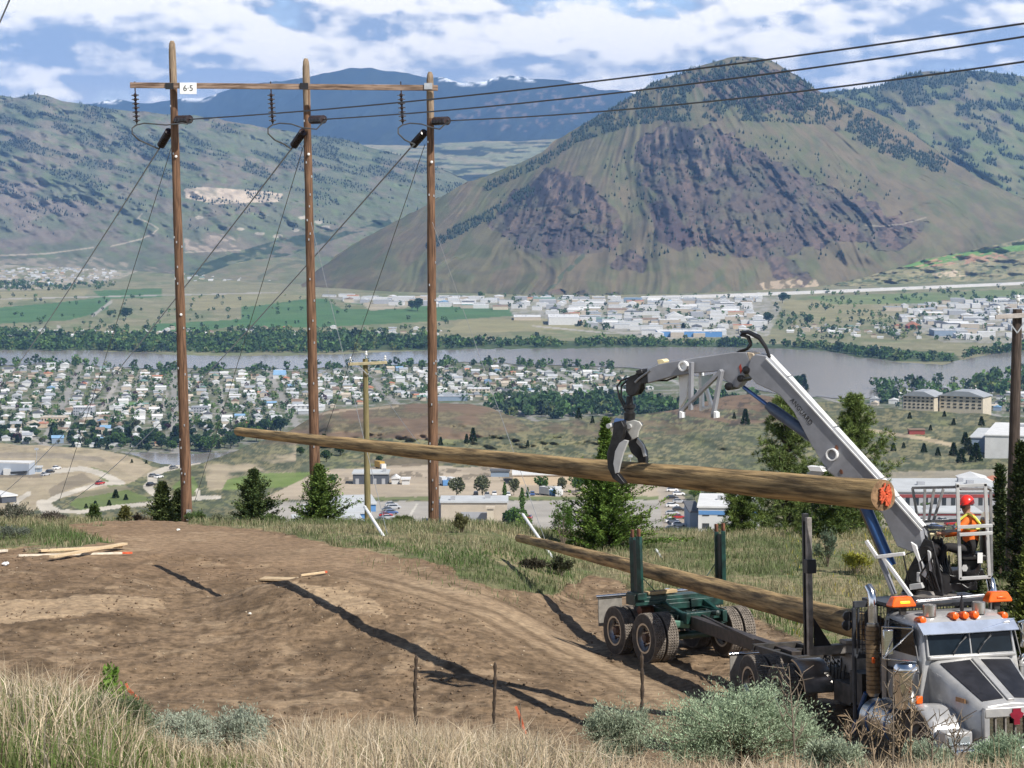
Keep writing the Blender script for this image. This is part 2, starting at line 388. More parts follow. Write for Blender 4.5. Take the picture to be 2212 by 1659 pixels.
def bench():
    xs = np.concatenate([np.linspace(-420, -10, 60)[:-1], np.linspace(-10, 2222, 745), np.linspace(2222, 2640, 60)[1:]])
    NR = 210; yc = interp(xs, CREST) + (fbm(xs / 45, xs * 0, 3, 3) - .5) * 8
    s = np.linspace(0, 1, NR)[:, None]; py = 1420 + (yc[None, :] - 1420) * s; px = np.broadcast_to(xs[None, :], py.shape)
    d = bench_d(px, py); pts = PN(px, py, d)
    n1 = fbm(px / 60, py / 16, 4, 21); n2 = fbm(px / 14, py / 5, 3, 22); n3 = fbm(px / 25, py / 6, 4, 24)
    mv = lambda c, b, t: c + (np.array(b) - c) * np.clip(t, 0, 1)[..., None]
    c = np.broadcast_to(np.array([.20, .185, .105]), px.shape + (3,)).copy()
    c = mv(c, (.145, .160, .075), sstep(.48, .66, n1) * .7); c = mv(c, (.095, .108, .072), sstep(.50, .60, n2) * .9); c = mv(c, (.055, .068, .045), sstep(.54, .62, fbm(px / 7, py / 2.6, 3, 26)) * .75)
    c = mv(c, (.060, .075, .045), sstep(.60, .70, n3) * .7)
    knoll = inpoly(px, py, [(560, 960), (690, 880), (960, 860), (1100, 890), (1150, 930), (1000, 950), (760, 945), (640, 960)])
    c = mv(c, (.165, .118, .082), knoll * (.4 + .6 * sstep(.4, .6, n1)))
    c = mv(c, (.17, .115, .08), (inpoly(px + (n1 - .5) * 60, py, [(1430, 888), (1500, 862), (1580, 845), (1680, 852), (1760, 872), (1720, 905), (1600, 918), (1500, 900)]) * sstep(.34, .5, n1)) * .9); c = mv(c, (.06, .05, .04), (inpoly(px, py, [(1150, 900), (1480, 880), (1620, 855), (1760, 880), (1700, 920), (1300, 925)]) * sstep(.56, .64, fbm(px / 16, py / 5, 3, 27))) * .8); c = mv(c, (.15, .115, .08), inpoly(px, py, [(1150, 912), (1420, 900), (1560, 925), (1400, 950), (1180, 935)]) * sstep(.4, .6, n3) * .7)
    tan = (.42, .345, .245)
    left = inpoly(px, py, [(-500, 950), (170, 960), (300, 990), (330, 1010), (290, 1040), (200, 1068), (130, 1075), (60, 1110), (-500, 1160)])
    c = mv(c, tan, left * (.5 + .5 * n1)); c = mv(c, (.26, .225, .175), inpoly(px, py, [(-500, 974), (120, 978), (230, 988), (225, 998), (120, 990), (-500, 986)]) * .9)
    c = mv(c, (.20, .17, .13), inpoly(px, py, [(-500, 1016), (100, 1020), (90, 1032), (-500, 1034)]) * .8)
    c = mv(c, (.225, .19, .14), inpoly(px, py, [(105, 1058), (150, 1030), (180, 1022), (205, 1040), (150, 1056), (110, 1075)]) * .85)
    c = mv(c, tan, inpoly(px, py, [(215, 985), (290, 1003), (350, 1012), (330, 1030), (290, 1030), (240, 1005)]) * (.3 + .6 * n1))
    c = mv(c, (.145, .18, .075), inpoly(px, py, [(195, 1008), (230, 1018), (285, 1062), (270, 1075), (240, 1060)]) * .8)
    c = mv(c, (.13, .17, .06), inpoly(px, py, [(150, 1090), (180, 1062), (260, 1052), (330, 1080), (250, 1092), (175, 1102)]) * .9)
    c = mv(c, (.23, .20, .14), inpoly(px, py, [(160, 1078), (190, 1060), (270, 1048), (285, 1056), (220, 1068)]) * .8)
    c = mv(c, tan, inpoly(px, py, [(440, 1005), (540, 965), (640, 960), (640, 1030), (560, 1050), (450, 1060)]) * sstep(.42, .62, n1) * .8)
    c = mv(c, (.15, .21, .06), inpoly(px, py, [(490, 1036), (560, 1022), (680, 1020), (700, 1045), (560, 1056), (480, 1058)]) * .9)
    yard = inpoly(px, py, [(600, 1062), (690, 1016), (760, 1012), (900, 1002), (1000, 1010), (1100, 1004), (1180, 1018), (1430, 1040), (1430, 1075), (560, 1080)])
    c = mv(c, (.43, .355, .27), yard * (.75 + .25 * n1)); c = mv(c, (.13, .11, .08), (yard & (n3 > .62) & (py < 1040)) * .7)
    c = mv(c, (.15, .18, .075), inpoly(px, py, [(700, 1074), (1430, 1072), (1430, 1079), (700, 1080)]) * .9)
    c = mv(c, (.16, .13, .09), inpoly(px, py, [(755, 996), (880, 988), (1000, 998), (880, 1008)]) * .8)
    lot = inpoly(px, py, [(560, 1084), (1440, 1080), (1520, 1200), (1500, 1420), (400, 1420), (500, 1200)])
    c = mv(c, (.36, .335, .30), lot * .95)
    c = mv(c, (.55, .52, .45), near_line(px, py, [(900, 1090), (868, 1142)], 2.2) * .7)
    c = mv(c, (.36, .31, .25), inpoly(px, py, [(1420, 1058), (1440, 1040), (1470, 1060), (1540, 1180), (1440, 1180)]) * .9)
    c = mv(c, (.46, .37, .25), near_line(px, py, [(1860, 928), (1930, 938), (1990, 946), (2060, 962)], 5, 1.2) * .75)
    c = mv(c, (.44, .36, .26), near_line(px, py, [(690, 894), (760, 884), (860, 878)], 2.5) * .6)
    c = mv(c, (.33, .29, .23), inpoly(px, py, [(1900, 1020), (2300, 1010), (2300, 1130), (1880, 1140)]) * (.5 + .4 * n1))
    for pts_, w, asp in ROADS:
        c = mv(c, (.50, .455, .38), near_line(px, py, pts_, w, asp))
    c = mv(c, (.14, .19, .06), inpoly(px, py, [(400, 1030), (418, 1028), (428, 1050), (416, 1068), (380, 1066), (372, 1050)]) * .9)
    # the back of the crest falls to the valley behind
    kd = np.array([60, 260, 700, 1100.])[:, None]; dz = np.array([-14, -62, -150, -215.])[:, None]
    last = pts[-1]; back = np.stack([last[:, 0][None] * (1 + kd / last[:, 1][None]), last[:, 1][None] + kd, np.maximum(-308, last[:, 2][None] + dz)], -1)
    allp = np.concatenate([pts, back], 0); allc = np.concatenate([c, np.repeat(c[-1:], 4, 0)], 0)
    o = mesh_obj('hillside', allp.reshape(-1, 3), grid_faces(*allp.shape[:2]), M_FAR, smooth=True, cols=allc.reshape(-1, 3)); tag(o, kind='structure')
bench()

# ------------------------------------------------------------------ valley floor with fields, and the river
ZV = -300.0
def vd(py): return zd(py, ZV)
def VP(px, py, up=0.0):
    q = P(px, py, vd(py)); q.z += up; return q
def valley():
    ys = np.concatenate([np.linspace(1120, 1000, 24)[:-1], np.linspace(1000, 555, 260)]); xs = np.linspace(-520, 2740, 820)
    py, px = np.meshgrid(ys, xs, indexing='ij'); pts = PN(px, py, zd(py, ZV))
    n1 = fbm(px / 70, py / 9, 4, 121); n2 = fbm(px / 18, py / 4, 3, 122); n3 = fbm(px / 8, py / 2.5, 2, 123)
    mv = lambda c, b, t: c + (np.array(b) - c) * np.clip(t, 0, 1)[..., None]
    c = np.broadcast_to(np.array([.215, .205, .12]), px.shape + (3,)).copy()
    c = mv(c, (.13, .16, .075), sstep(.45, .65, n1) * .7); c = mv(c, (.30, .27, .18), sstep(.55, .7, n2) * .4)
    town = inpoly(px, py, [(-600, 775), (1400, 785), (1700, 850), (2800, 840), (2800, 1200), (-600, 1200)])
    uu = pts[..., 0] * math.cos(R(8)) + pts[..., 1] * math.sin(R(8)); vv = -pts[..., 0] * math.sin(R(8)) + pts[..., 1] * math.cos(R(8))
    c = mv(c, (.13, .135, .085), town * .8); c = mv(c, (.26, .245, .215), town * sstep(.52, .62, n3) * .7); c = mv(c, (.085, .115, .05), town * sstep(.5, .62, n2) * .8); c = mv(c, (.30, .285, .26), town * (np.mod(uu, 152) < 10) * .9); c = mv(c, (.28, .27, .25), town * (np.mod(vv, 92) < 10) * .8)
    ind = inpoly(px, py, [(700, 640), (1000, 645), (1700, 640), (1660, 725), (1400, 735), (1240, 700), (1000, 672), (760, 655)]) | inpoly(px, py, [(1880, 660), (2300, 640), (2300, 742), (2040, 740), (1930, 690)])
    c = mv(c, (.33, .315, .285), ind * (.35 + .5 * sstep(.4, .6, n3)))
    crop = (.070, .150, .055)
    for poly in ([(-50, 668), (110, 655), (240, 640), (235, 668), (150, 692), (-50, 702)], [(200, 628), (350, 622), (348, 642), (220, 646)], [(520, 650), (700, 645), (740, 668), (860, 668), (960, 660), (1100, 668), (1110, 682), (940, 694), (700, 706), (520, 702)],
                 [(720, 655), (940, 668), (1000, 665), (920, 660)], [(330, 700), (520, 690), (540, 700), (430, 716), (330, 714)], [(500, 690), (700, 690), (700, 707), (520, 708)]):
        c = mv(c, crop, inpoly(px, py, poly) * (.85 + .15 * n1))
    for poly in ([(400, 640), (540, 632), (700, 640), (560, 660), (420, 672)], [(0, 630), (200, 622), (180, 640), (0, 652)], [(1000, 690), (1250, 688), (1280, 712), (960, 720)], [(1660, 652), (1900, 640), (1990, 668), (1900, 690), (1760, 694)]):
        c = mv(c, (.27, .245, .135), inpoly(px, py, poly) * .75)
    c = mv(c, (.12, .20, .065), inpoly(px, py, [(1740, 640), (2000, 632), (2280, 622), (2280, 645), (2000, 655), (1800, 658)]) * (.4 + .4 * n1))
    c = mv(c, (.36, .32, .255), inpoly(px, py, [(-50, 560), (230, 560), (300, 585), (240, 612), (100, 625), (-50, 628)]) * sstep(.35, .6, n2) * .9)
    c = mv(c, (.40, .345, .26), inpoly(px, py, [(780, 655), (880, 650), (890, 662), (800, 672)]) * .8)
    c = mv(c, (.05, .085, .035), inpoly(px, py, [(-50, 724), (400, 726), (700, 722), (1000, 738), (1300, 736), (1650, 742), (1800, 748), (2060, 762), (2080, 782), (1900, 780), (1700, 756), (-50, 758)]) * .85)
    for pts_, w, asp in (([(252, 824), (228, 870), (204, 912)], 5, 1.0), ([(476, 838), (478, 865), (482, 896)], 4.5, 1.0), ([(300, 828), (262, 850), (235, 872)], 3, 1.), ([(126, 704), (134, 724), (142, 742)], 3, 1.),
                         ([(0, 646), (250, 640), (600, 632)], 1.2, 1.), ([(200, 682), (240, 652)], 3, 1.), ([(1150, 704), (1320, 720), (1480, 716)], 1.5, 1.), ([(0, 925), (70, 945), (110, 968)], 4, 1.), ([(360, 850), (355, 885)], 4, 1.)):
        c = mv(c, (.36, .335, .30), near_line(px, py, pts_, w, asp) * .9)
    c = mv(c, (.12, .22, .07), inpoly(px, py, [(266, 870), (305, 868), (302, 880), (262, 882)]) * .9)
    o = mesh_obj('valley_floor', pts.reshape(-1, 3), grid_faces(*px.shape), M_VAL, smooth=True, cols=c.reshape(-1, 3)); tag(o, kind='structure')
valley()
def water(name, top, bot, up):
    xs = np.arange(min(top[0][0], bot[0][0]), max(top[-1][0], bot[-1][0]) + 1, 6.0)
    t = interp(xs, top) + (fbm(xs / 24, xs * 0, 3, 7) - .5) * 5; b = interp(xs, bot) + (fbm(xs / 30, xs * 0, 3, 9) - .5) * 6
    s = np.linspace(0, 1, 9)[:, None]; py = t[None] + (b - t)[None] * s; px = np.broadcast_to(xs[None], py.shape)
    pts = PN(px, py, zd(py, ZV + up)); m = mat('river_water', (.25, .225, .20), rough=.17, var=.10, scale=.004, bump=.05, bscale=.02, spec=.5)
    o = mesh_obj(name, pts.reshape(-1, 3), grid_faces(*px.shape), m); tag(o, kind='structure')
water('river', [(-500, 757), (0, 757), (150, 756), (300, 761), (380, 766), (520, 768), (700, 766), (880, 758), (1000, 754), (1300, 752), (1500, 750), (1640, 752), (1790, 757), (1850, 771), (1950, 783), (2030, 788), (2090, 776), (2150, 763), (2230, 757), (2700, 745)],
      [(-500, 788), (0, 789), (150, 783), (230, 793), (330, 798), (420, 795), (640, 797), (820, 788), (1000, 782), (1150, 786), (1300, 792), (1420, 800), (1560, 822), (1680, 850), (1745, 858), (1850, 860), (1960, 856), (2060, 848), (2140, 838), (2230, 806), (2700, 790)], .8)
water('backwater', [(270, 978), (330, 978), (400, 980), (520, 974)], [(270, 1003), (330, 1006), (400, 1010), (520, 1000)], .9)
# ------------------------------------------------------------------ hills and mountains (real relief beyond the valley)
M_HILL = mat('hill_ground', rough=.97, attr=True, var=.13, scale=.012, spec=.1, detail=9)
MV = lambda c, b, t: c + (np.array(b) - c) * np.clip(t, 0, 1)[..., None]
HILLS = {}
def hill(name, base, sky, dsky, relief, paint, nr, step, dbase=None, rough=4, seed=1, x0=None, x1=None):
    xs = np.arange(x0, x1 + 1, step, dtype=float)
    yb = interp(xs, base); ys = interp(xs, sky) - np.maximum(0, fbm(xs / 26, xs * 0, 4, seed) - .42) * rough * 2
    db = zd(yb, ZV - 6) if dbase is None else interp(xs, dbase); ds = interp(xs, dsky)
    def dep(px, py):
        s = np.clip((interp(px, base) - py) / np.maximum(4, interp(px, base) - interp(px, sky)), 0, 1)
        d0 = zd(interp(px, base), ZV - 6) if dbase is None else interp(px, dbase)
        return d0 + (interp(px, dsky) - d0) * s ** 1.05 + relief(px, py, s)
    s = np.linspace(0, 1, nr)[:, None] ** 1.0; py = yb[None] + (ys - yb)[None] * s; px = np.broadcast_to(xs[None], py.shape)
    d = dep(px, py); pts = PN(px, py, d); c = paint(px, py, s + 0 * px)
    last = pts[-1]; k = np.array([250., 1400.])[:, None]; dz = np.array([-60., -700.])[:, None]
    back = np.stack([last[:, 0][None] * (1 + k / last[:, 1][None]), last[:, 1][None] + k, np.maximum(-330, last[:, 2][None] + dz)], -1)
    allp = np.concatenate([pts, back], 0); allc = np.concatenate([c, np.repeat(c[-1:], 2, 0)], 0)
    o = mesh_obj(name, allp.reshape(-1, 3), grid_faces(*allp.shape[:2]), M_HILL, smooth=True, cols=allc.reshape(-1, 3)); tag(o, kind='structure')
    HILLS[name] = (dep, base, sky)

# far blue mountains with a little snow
FM_SKY = [(-600, 236), (100, 232), (190, 226), (225, 219), (255, 217), (290, 222), (330, 224), (365, 217), (400, 212), (440, 213), (480, 198), (520, 186), (560, 180), (620, 176), (680, 163), (735, 152), (760, 148), (800, 148), (830, 153),
          (870, 158), (900, 164), (930, 170), (955, 169), (975, 173), (1000, 180), (1030, 179), (1050, 177), (1070, 167), (1100, 164), (1140, 170), (1180, 171), (1215, 173), (1250, 182), (1290, 194), (1330, 196), (1370, 203), (1420, 212), (1500, 224), (1700, 230), (3000, 240)]
def fm_rel(px, py, s): return 1500 * (fbm(px / 120 + py / 60, py / 90, 4, 201) - .5) * 4 * s * (1 - s) + 500 * (fbm(px / 30 + py / 40, py / 50, 3, 203) - .5) * np.minimum(1, s * 4)
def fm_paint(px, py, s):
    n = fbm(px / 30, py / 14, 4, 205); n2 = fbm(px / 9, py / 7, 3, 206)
    c = np.broadcast_to(np.array([.026, .037, .038]), px.shape + (3,)).copy(); c = MV(c, (.036, .048, .040), sstep(.45, .65, n) * .7)  # dark conifer forest, with cloud shadow put into its base colour
    c = MV(c, (.19, .14, .115), inpoly(px, py, [(980, 250), (1100, 195), (1300, 188), (1310, 235), (1150, 290), (1000, 270)]) * sstep(.60, .70, n2) * .8)
    sn = sstep(interp(px, FM_SKY) + 10, interp(px, FM_SKY) + 2, py) * (inpoly(px, py, [(945, 150), (1040, 150), (1060, 200), (940, 195)]) | inpoly(px, py, [(1060, 150), (1160, 155), (1160, 178), (1060, 180)]) | inpoly(px, py, [(215, 200), (270, 200), (270, 235), (210, 235)]) | inpoly(px, py, [(395, 200), (470, 195), (470, 220), (395, 222)]))
    return MV(c, (.75, .77, .8), sn * sstep(.44, .52, fbm(px / 10, py / 5, 3, 207)))
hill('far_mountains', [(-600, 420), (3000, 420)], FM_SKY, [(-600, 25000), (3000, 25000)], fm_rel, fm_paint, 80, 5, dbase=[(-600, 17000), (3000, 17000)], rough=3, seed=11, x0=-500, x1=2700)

# pale plateau at the foot of the blue mountains
FP_SKY = [(500, 318), (760, 312), (850, 314), (920, 315), (970, 309), (1050, 305), (1120, 306), (1200, 300), (1260, 302), (1500, 310), (1800, 330)]
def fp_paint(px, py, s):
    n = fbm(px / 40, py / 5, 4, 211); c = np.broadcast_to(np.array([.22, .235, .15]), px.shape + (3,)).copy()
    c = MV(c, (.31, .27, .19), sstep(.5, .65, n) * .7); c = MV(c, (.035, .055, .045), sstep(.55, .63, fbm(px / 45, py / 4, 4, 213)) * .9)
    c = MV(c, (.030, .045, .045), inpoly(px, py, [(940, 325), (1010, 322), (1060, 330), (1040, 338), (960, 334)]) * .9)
    c = MV(c, (.028, .042, .045), inpoly(px, py, [(820, 372), (880, 374), (960, 380), (1070, 376), (1040, 392), (980, 404), (880, 406), (810, 396)]) * .95)  # dark band: a cloud's shadow painted into the ground colour
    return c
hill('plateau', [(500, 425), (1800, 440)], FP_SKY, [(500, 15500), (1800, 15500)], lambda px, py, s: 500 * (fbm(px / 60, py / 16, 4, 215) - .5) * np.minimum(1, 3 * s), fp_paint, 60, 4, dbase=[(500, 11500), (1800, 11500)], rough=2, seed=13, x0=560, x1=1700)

# long range on the near side of the north river
LR_SKY = [(-600, 190), (-100, 196), (0, 207), (30, 212), (60, 206), (80, 203), (110, 210), (135, 219), (170, 223), (230, 234), (300, 242), (370, 248), (420, 251), (470, 258), (530, 268), (600, 281), (680, 293), (740, 300), (800, 319), (860, 334), (920, 352), (970, 372), (1010, 392), (1060, 415), (1300, 470)]
LR_BASE = [(-600, 572), (0, 575), (300, 590), (500, 606), (700, 612), (1300, 620)]
def lr_rel(px, py, s):
    u = px * .5 + py * .9; w = py - px * .30
    return 760 * (fbm(u / 150, w / 70, 4, 221) - .5) * np.minimum(1, 2.5 * s) * (1.05 - s) + 210 * (fbm(px / 30, w / 16, 4, 223) - .5) * np.minimum(1, 3 * s)
def lr_bands(px, py):
    w = py - px * .26
    return fbm(px / 70, w / 11, 4, 225), fbm(px / 22, w / 7, 4, 226)
def lr_paint(px, py, s):
    n1, n2 = lr_bands(px, py); n3 = fbm(px / 60, py / 30, 4, 227)
    c = np.broadcast_to(np.array([.140, .155, .105]), px.shape + (3,)).copy()
    c = MV(c, (.19, .165, .13), sstep(.44, .62, n3) * .85); c = MV(c, (.13, .175, .085), sstep(.5, .66, n2) * .6)
    up = sstep(480, 330, py)
    c = MV(c, (.055, .072, .052), sstep(.54, .62, n1) * .55 * up); c = MV(c, (.045, .06, .045), sstep(.58, .64, n2) * .6 * up * sstep(.42, .55, n1))
    c = MV(c, (.21, .175, .15), inpoly(px, py, [(-50, 390), (120, 400), (200, 450), (150, 520), (-50, 540)]) * sstep(.35, .6, n3) * .75)
    c = MV(c, (.52, .43, .33), inpoly(px, py, [(398, 408), (440, 404), (500, 408), (560, 412), (612, 418), (600, 436), (540, 438), (470, 442), (430, 434), (402, 428)]) * (.45 + .55 * sstep(.3, .5, n2)))
    c = MV(c, (.40, .32, .255), inpoly(px, py, [(398, 510), (450, 500), (500, 510), (520, 530), (470, 545), (400, 540)]) * sstep(.45, .6, n2) * .8)
    for q in ((690, 480), (705, 490), (560, 505), (600, 510), (640, 497), (655, 470), (430, 470), (520, 495)):
        c = MV(c, (.5, .44, .36), (np.hypot((px - q[0]) / 10, (py - q[1]) / 4) < .5 + n2 * .8) * .7)
    for pts_, w in (([(306, 462), (298, 472), (318, 480), (342, 494), (330, 506), (300, 518), (240, 532)], 1.6), ([(0, 552), (100, 548), (200, 535)], 1.6), ([(400, 545), (520, 540)], 1.5)):
        c = MV(c, (.42, .36, .28), near_line(px, py, pts_, w) * .8)
    c = MV(c, (.040, .065, .042), inpoly(px, py, [(410, 580), (500, 548), (620, 512), (700, 500), (790, 480), (840, 470), (850, 486), (760, 505), (640, 545), (560, 575), (500, 600), (410, 602)]) * sstep(.36, .48, fbm(px / 25, py / 8, 3, 228)) * .9)
    c = MV(c, (.33, .28, .22), inpoly(px, py, [(-50, 560), (200, 555), (380, 585), (300, 615), (-50, 600)]) * sstep(.42, .6, n2) * .8)
    return c
hill('north_range', LR_BASE, LR_SKY, [(-600, 12000), (0, 11800), (500, 11600), (800, 11800), (1010, 11500), (1300, 11000)], lr_rel, lr_paint, 210, 3, rough=3, seed=17, x0=-420, x1=1200)

# hill on the right, behind the twin-peaked mountain
RH_SKY = [(1500, 260), (1700, 215), (1785, 202), (1830, 194), (1880, 190), (1905, 184), (1925, 174), (1955, 161), (1990, 157), (2040, 155), (2090, 153), (2130, 154), (2170, 160), (2212, 165), (2400, 182), (2900, 200)]
def rh_rel(px, py, s):
    u = px * .62 - py; w = px + py * .8
    return 560 * (fbm(u / 55, w / 260, 4, 231) - .5) * np.minimum(1, 3 * s) * (1.1 - s) + 120 * (fbm(u / 16, w / 70, 3, 233) - .5) * np.minimum(1, 4 * s)
def rh_tree(px, py):
    n = fbm(px / 34, (py - px * .25) / 13, 4, 237); t = sstep(.50, .60, n) * sstep(470, 330, py) * .8
    t = np.maximum(t, inpoly(px, py, [(1905, 178), (2000, 150), (2150, 150), (2260, 172), (2212, 182), (2080, 182), (1990, 196), (1900, 196)]) * .95 * sstep(.34, .46, n))
    return np.maximum(t, inpoly(px, py, [(1790, 200), (1900, 186), (1890, 198), (1800, 206)]) * .8)
def rh_paint(px, py, s):
    u = px * .62 - py; n = fbm(u / 26, (px + py) / 160, 4, 235); n2 = fbm(px / 22, py / 12, 4, 236)
    c = np.broadcast_to(np.array([.125, .150, .072]), px.shape + (3,)).copy(); c = MV(c, (.17, .158, .095), sstep(.45, .62, n) * .8); c = MV(c, (.13, .11, .10), sstep(.58, .68, n2) * .6 * sstep(450, 300, py))
    c = MV(c, (.045, .06, .045), rh_tree(px, py) * .8)
    c = MV(c, (.45, .36, .26), inpoly(px, py, [(2140, 455), (2170, 445), (2230, 455), (2230, 470), (2180, 468), (2150, 466)]) * .8)
    c = MV(c, (.42, .35, .26), inpoly(px, py, [(2110, 505), (2180, 492), (2230, 488), (2230, 500), (2150, 510)]) * sstep(.4, .5, n2) * .8)
    c = MV(c, (.11, .21, .06), inpoly(px, py, [(1950, 560), (2090, 538), (2230, 510), (2230, 535), (2100, 552), (1990, 575)]) * .8)
    return c
hill('east_hill', [(1500, 640), (1800, 618), (2000, 606), (2212, 596), (2900, 580)], RH_SKY, [(1500, 11200), (1785, 11000), (2000, 11200), (2900, 11600)], rh_rel, rh_paint, 170, 3, rough=4, seed=19, x0=1560, x1=2680)

# the steep two-shouldered mountain
MM_SKY = [(600, 640), (660, 604), (690, 580), (720, 560), (760, 532), (800, 508), (850, 480), (900, 455), (960, 421), (1010, 396), (1060, 379), (1110, 358), (1140, 344), (1170, 330), (1200, 306), (1240, 280), (1270, 262), (1300, 246), (1340, 222), (1390, 191),
          (1430, 171), (1470, 160), (1500, 146), (1520, 140), (1545, 133), (1570, 127), (1600, 123), (1630, 124), (1660, 128), (1680, 138), (1700, 152), (1720, 164), (1745, 181), (1768, 196), (1785, 206), (1830, 222), (1880, 240), (1930, 262), (1990, 303), (2050, 345), (2120, 388), (2212, 430), (2400, 500), (2700, 580)]
MM_BASE = [(600, 652), (660, 622), (700, 626), (800, 633), (950, 638), (1200, 643), (1450, 641), (1600, 634), (1800, 622), (2000, 611), (2212, 601), (2700, 590)]
def mm_polar(px, py):
    a = np.arctan2((px - 1400) * .62, py + 20); r = np.hypot((px - 1400) * .8, py - 60); return a, r
def mm_rel(px, py, s):
    a, r = mm_polar(px, py); w = (fbm(px / 120, py / 120, 2, 241) - .5) * .22
    g = 1 - np.abs(2 * fbm((a + w) * 6.5, r / 420, 4, 243) - 1)
    env = np.minimum(1, 5 * s) * (1.08 - s)
    rk = mm_rock(px, py)
    knob = -170 * np.exp(-((px - 1205) / 95) ** 2 - ((py - 425) / 70) ** 2) - 120 * np.exp(-((px - 1480) / 110) ** 2 - ((py - 330) / 60) ** 2) + 90 * np.exp(-((px - 1365) / 40) ** 2 - ((py - 440) / 90) ** 2) - 60 * np.exp(-((px - 1700) / 60) ** 2 - ((py - 590) / 30) ** 2)
    return knob * np.minimum(1, 6 * s) + -190 * (g - .6) * env + 260 * (fbm(px / 130, py / 90, 3, 245) - .5) * env + (50 + 55 * rk) * (fbm((a + w * .3) * 40, r / 130, 4, 247, .6) - .5) + 55 * rk * (fbm(px / 14, py / 10, 3, 248) - .5) * np.minimum(1, 6 * s)
def mm_rock(px, py):
    wx = (fbm(px / 30, py / 30, 4, 251) - .5) * 60; wy = (fbm(px / 30, py / 30, 4, 252) - .5) * 46
    m = np.zeros(px.shape)
    for poly in ([(1090, 440), (1130, 400), (1180, 362), (1225, 372), (1290, 410), (1325, 455), (1355, 505), (1330, 530), (1180, 560), (1130, 535), (1065, 488)],
                 [(1380, 292), (1450, 268), (1560, 288), (1640, 330), (1740, 380), (1830, 420), (1930, 460), (2000, 500), (1950, 545), (1850, 520), (1760, 535), (1640, 560), (1500, 540), (1440, 525), (1410, 470), (1400, 400), (1360, 350)],
                 [(1490, 170), (1560, 150), (1700, 160), (1770, 205), (1700, 240), (1560, 220)], [(1640, 545), (1700, 555), (1760, 600), (1740, 622), (1680, 600)], [(1310, 560), (1350, 545), (1410, 560), (1400, 582), (1330, 582)], [(1150, 640), (1250, 622), (1350, 640)]):
        m = np.maximum(m, inpoly(px + wx, py + wy, poly) * 1.0)
    return m
def mm_tree(px, py):
    n = fbm(px / 16, py / 14, 4, 255); n2 = fbm(px / 45, py / 25, 3, 256)
    t = inpoly(px, py, [(1230, 290), (1390, 185), (1540, 125), (1680, 130), (1800, 205), (1960, 300), (2050, 350), (2040, 380), (1900, 330), (1780, 270), (1640, 262), (1500, 262), (1380, 268), (1240, 310)]) * sstep(.40, .55, n * .6 + n2 * .4)
    t = np.maximum(t, inpoly(px, py, [(1390, 205), (1540, 150), (1560, 185), (1480, 200), (1490, 240), (1380, 262), (1300, 290)]) * .9 * sstep(.33, .45, n))
    t = np.maximum(t, near_line(px, py, [(1250, 296), (1180, 345), (1110, 378), (1050, 405)], 9) * .55)
    t = np.maximum(t, near_line(px, py, [(1145, 412), (1090, 445), (1050, 472), (1010, 488), (960, 512), (930, 530)], 11) * .8 * (n > .38))
    t = np.maximum(t, inpoly(px, py, [(1500, 270), (1700, 300), (1830, 360), (1960, 430), (1700, 430), (1560, 400), (1330, 390), (1290, 350)]) * .05)
    t = np.maximum(t, inpoly(px, py, [(1060, 420), (1350, 390), (1980, 500), (1900, 560), (1350, 560), (1100, 540)]) * .03)
    return t
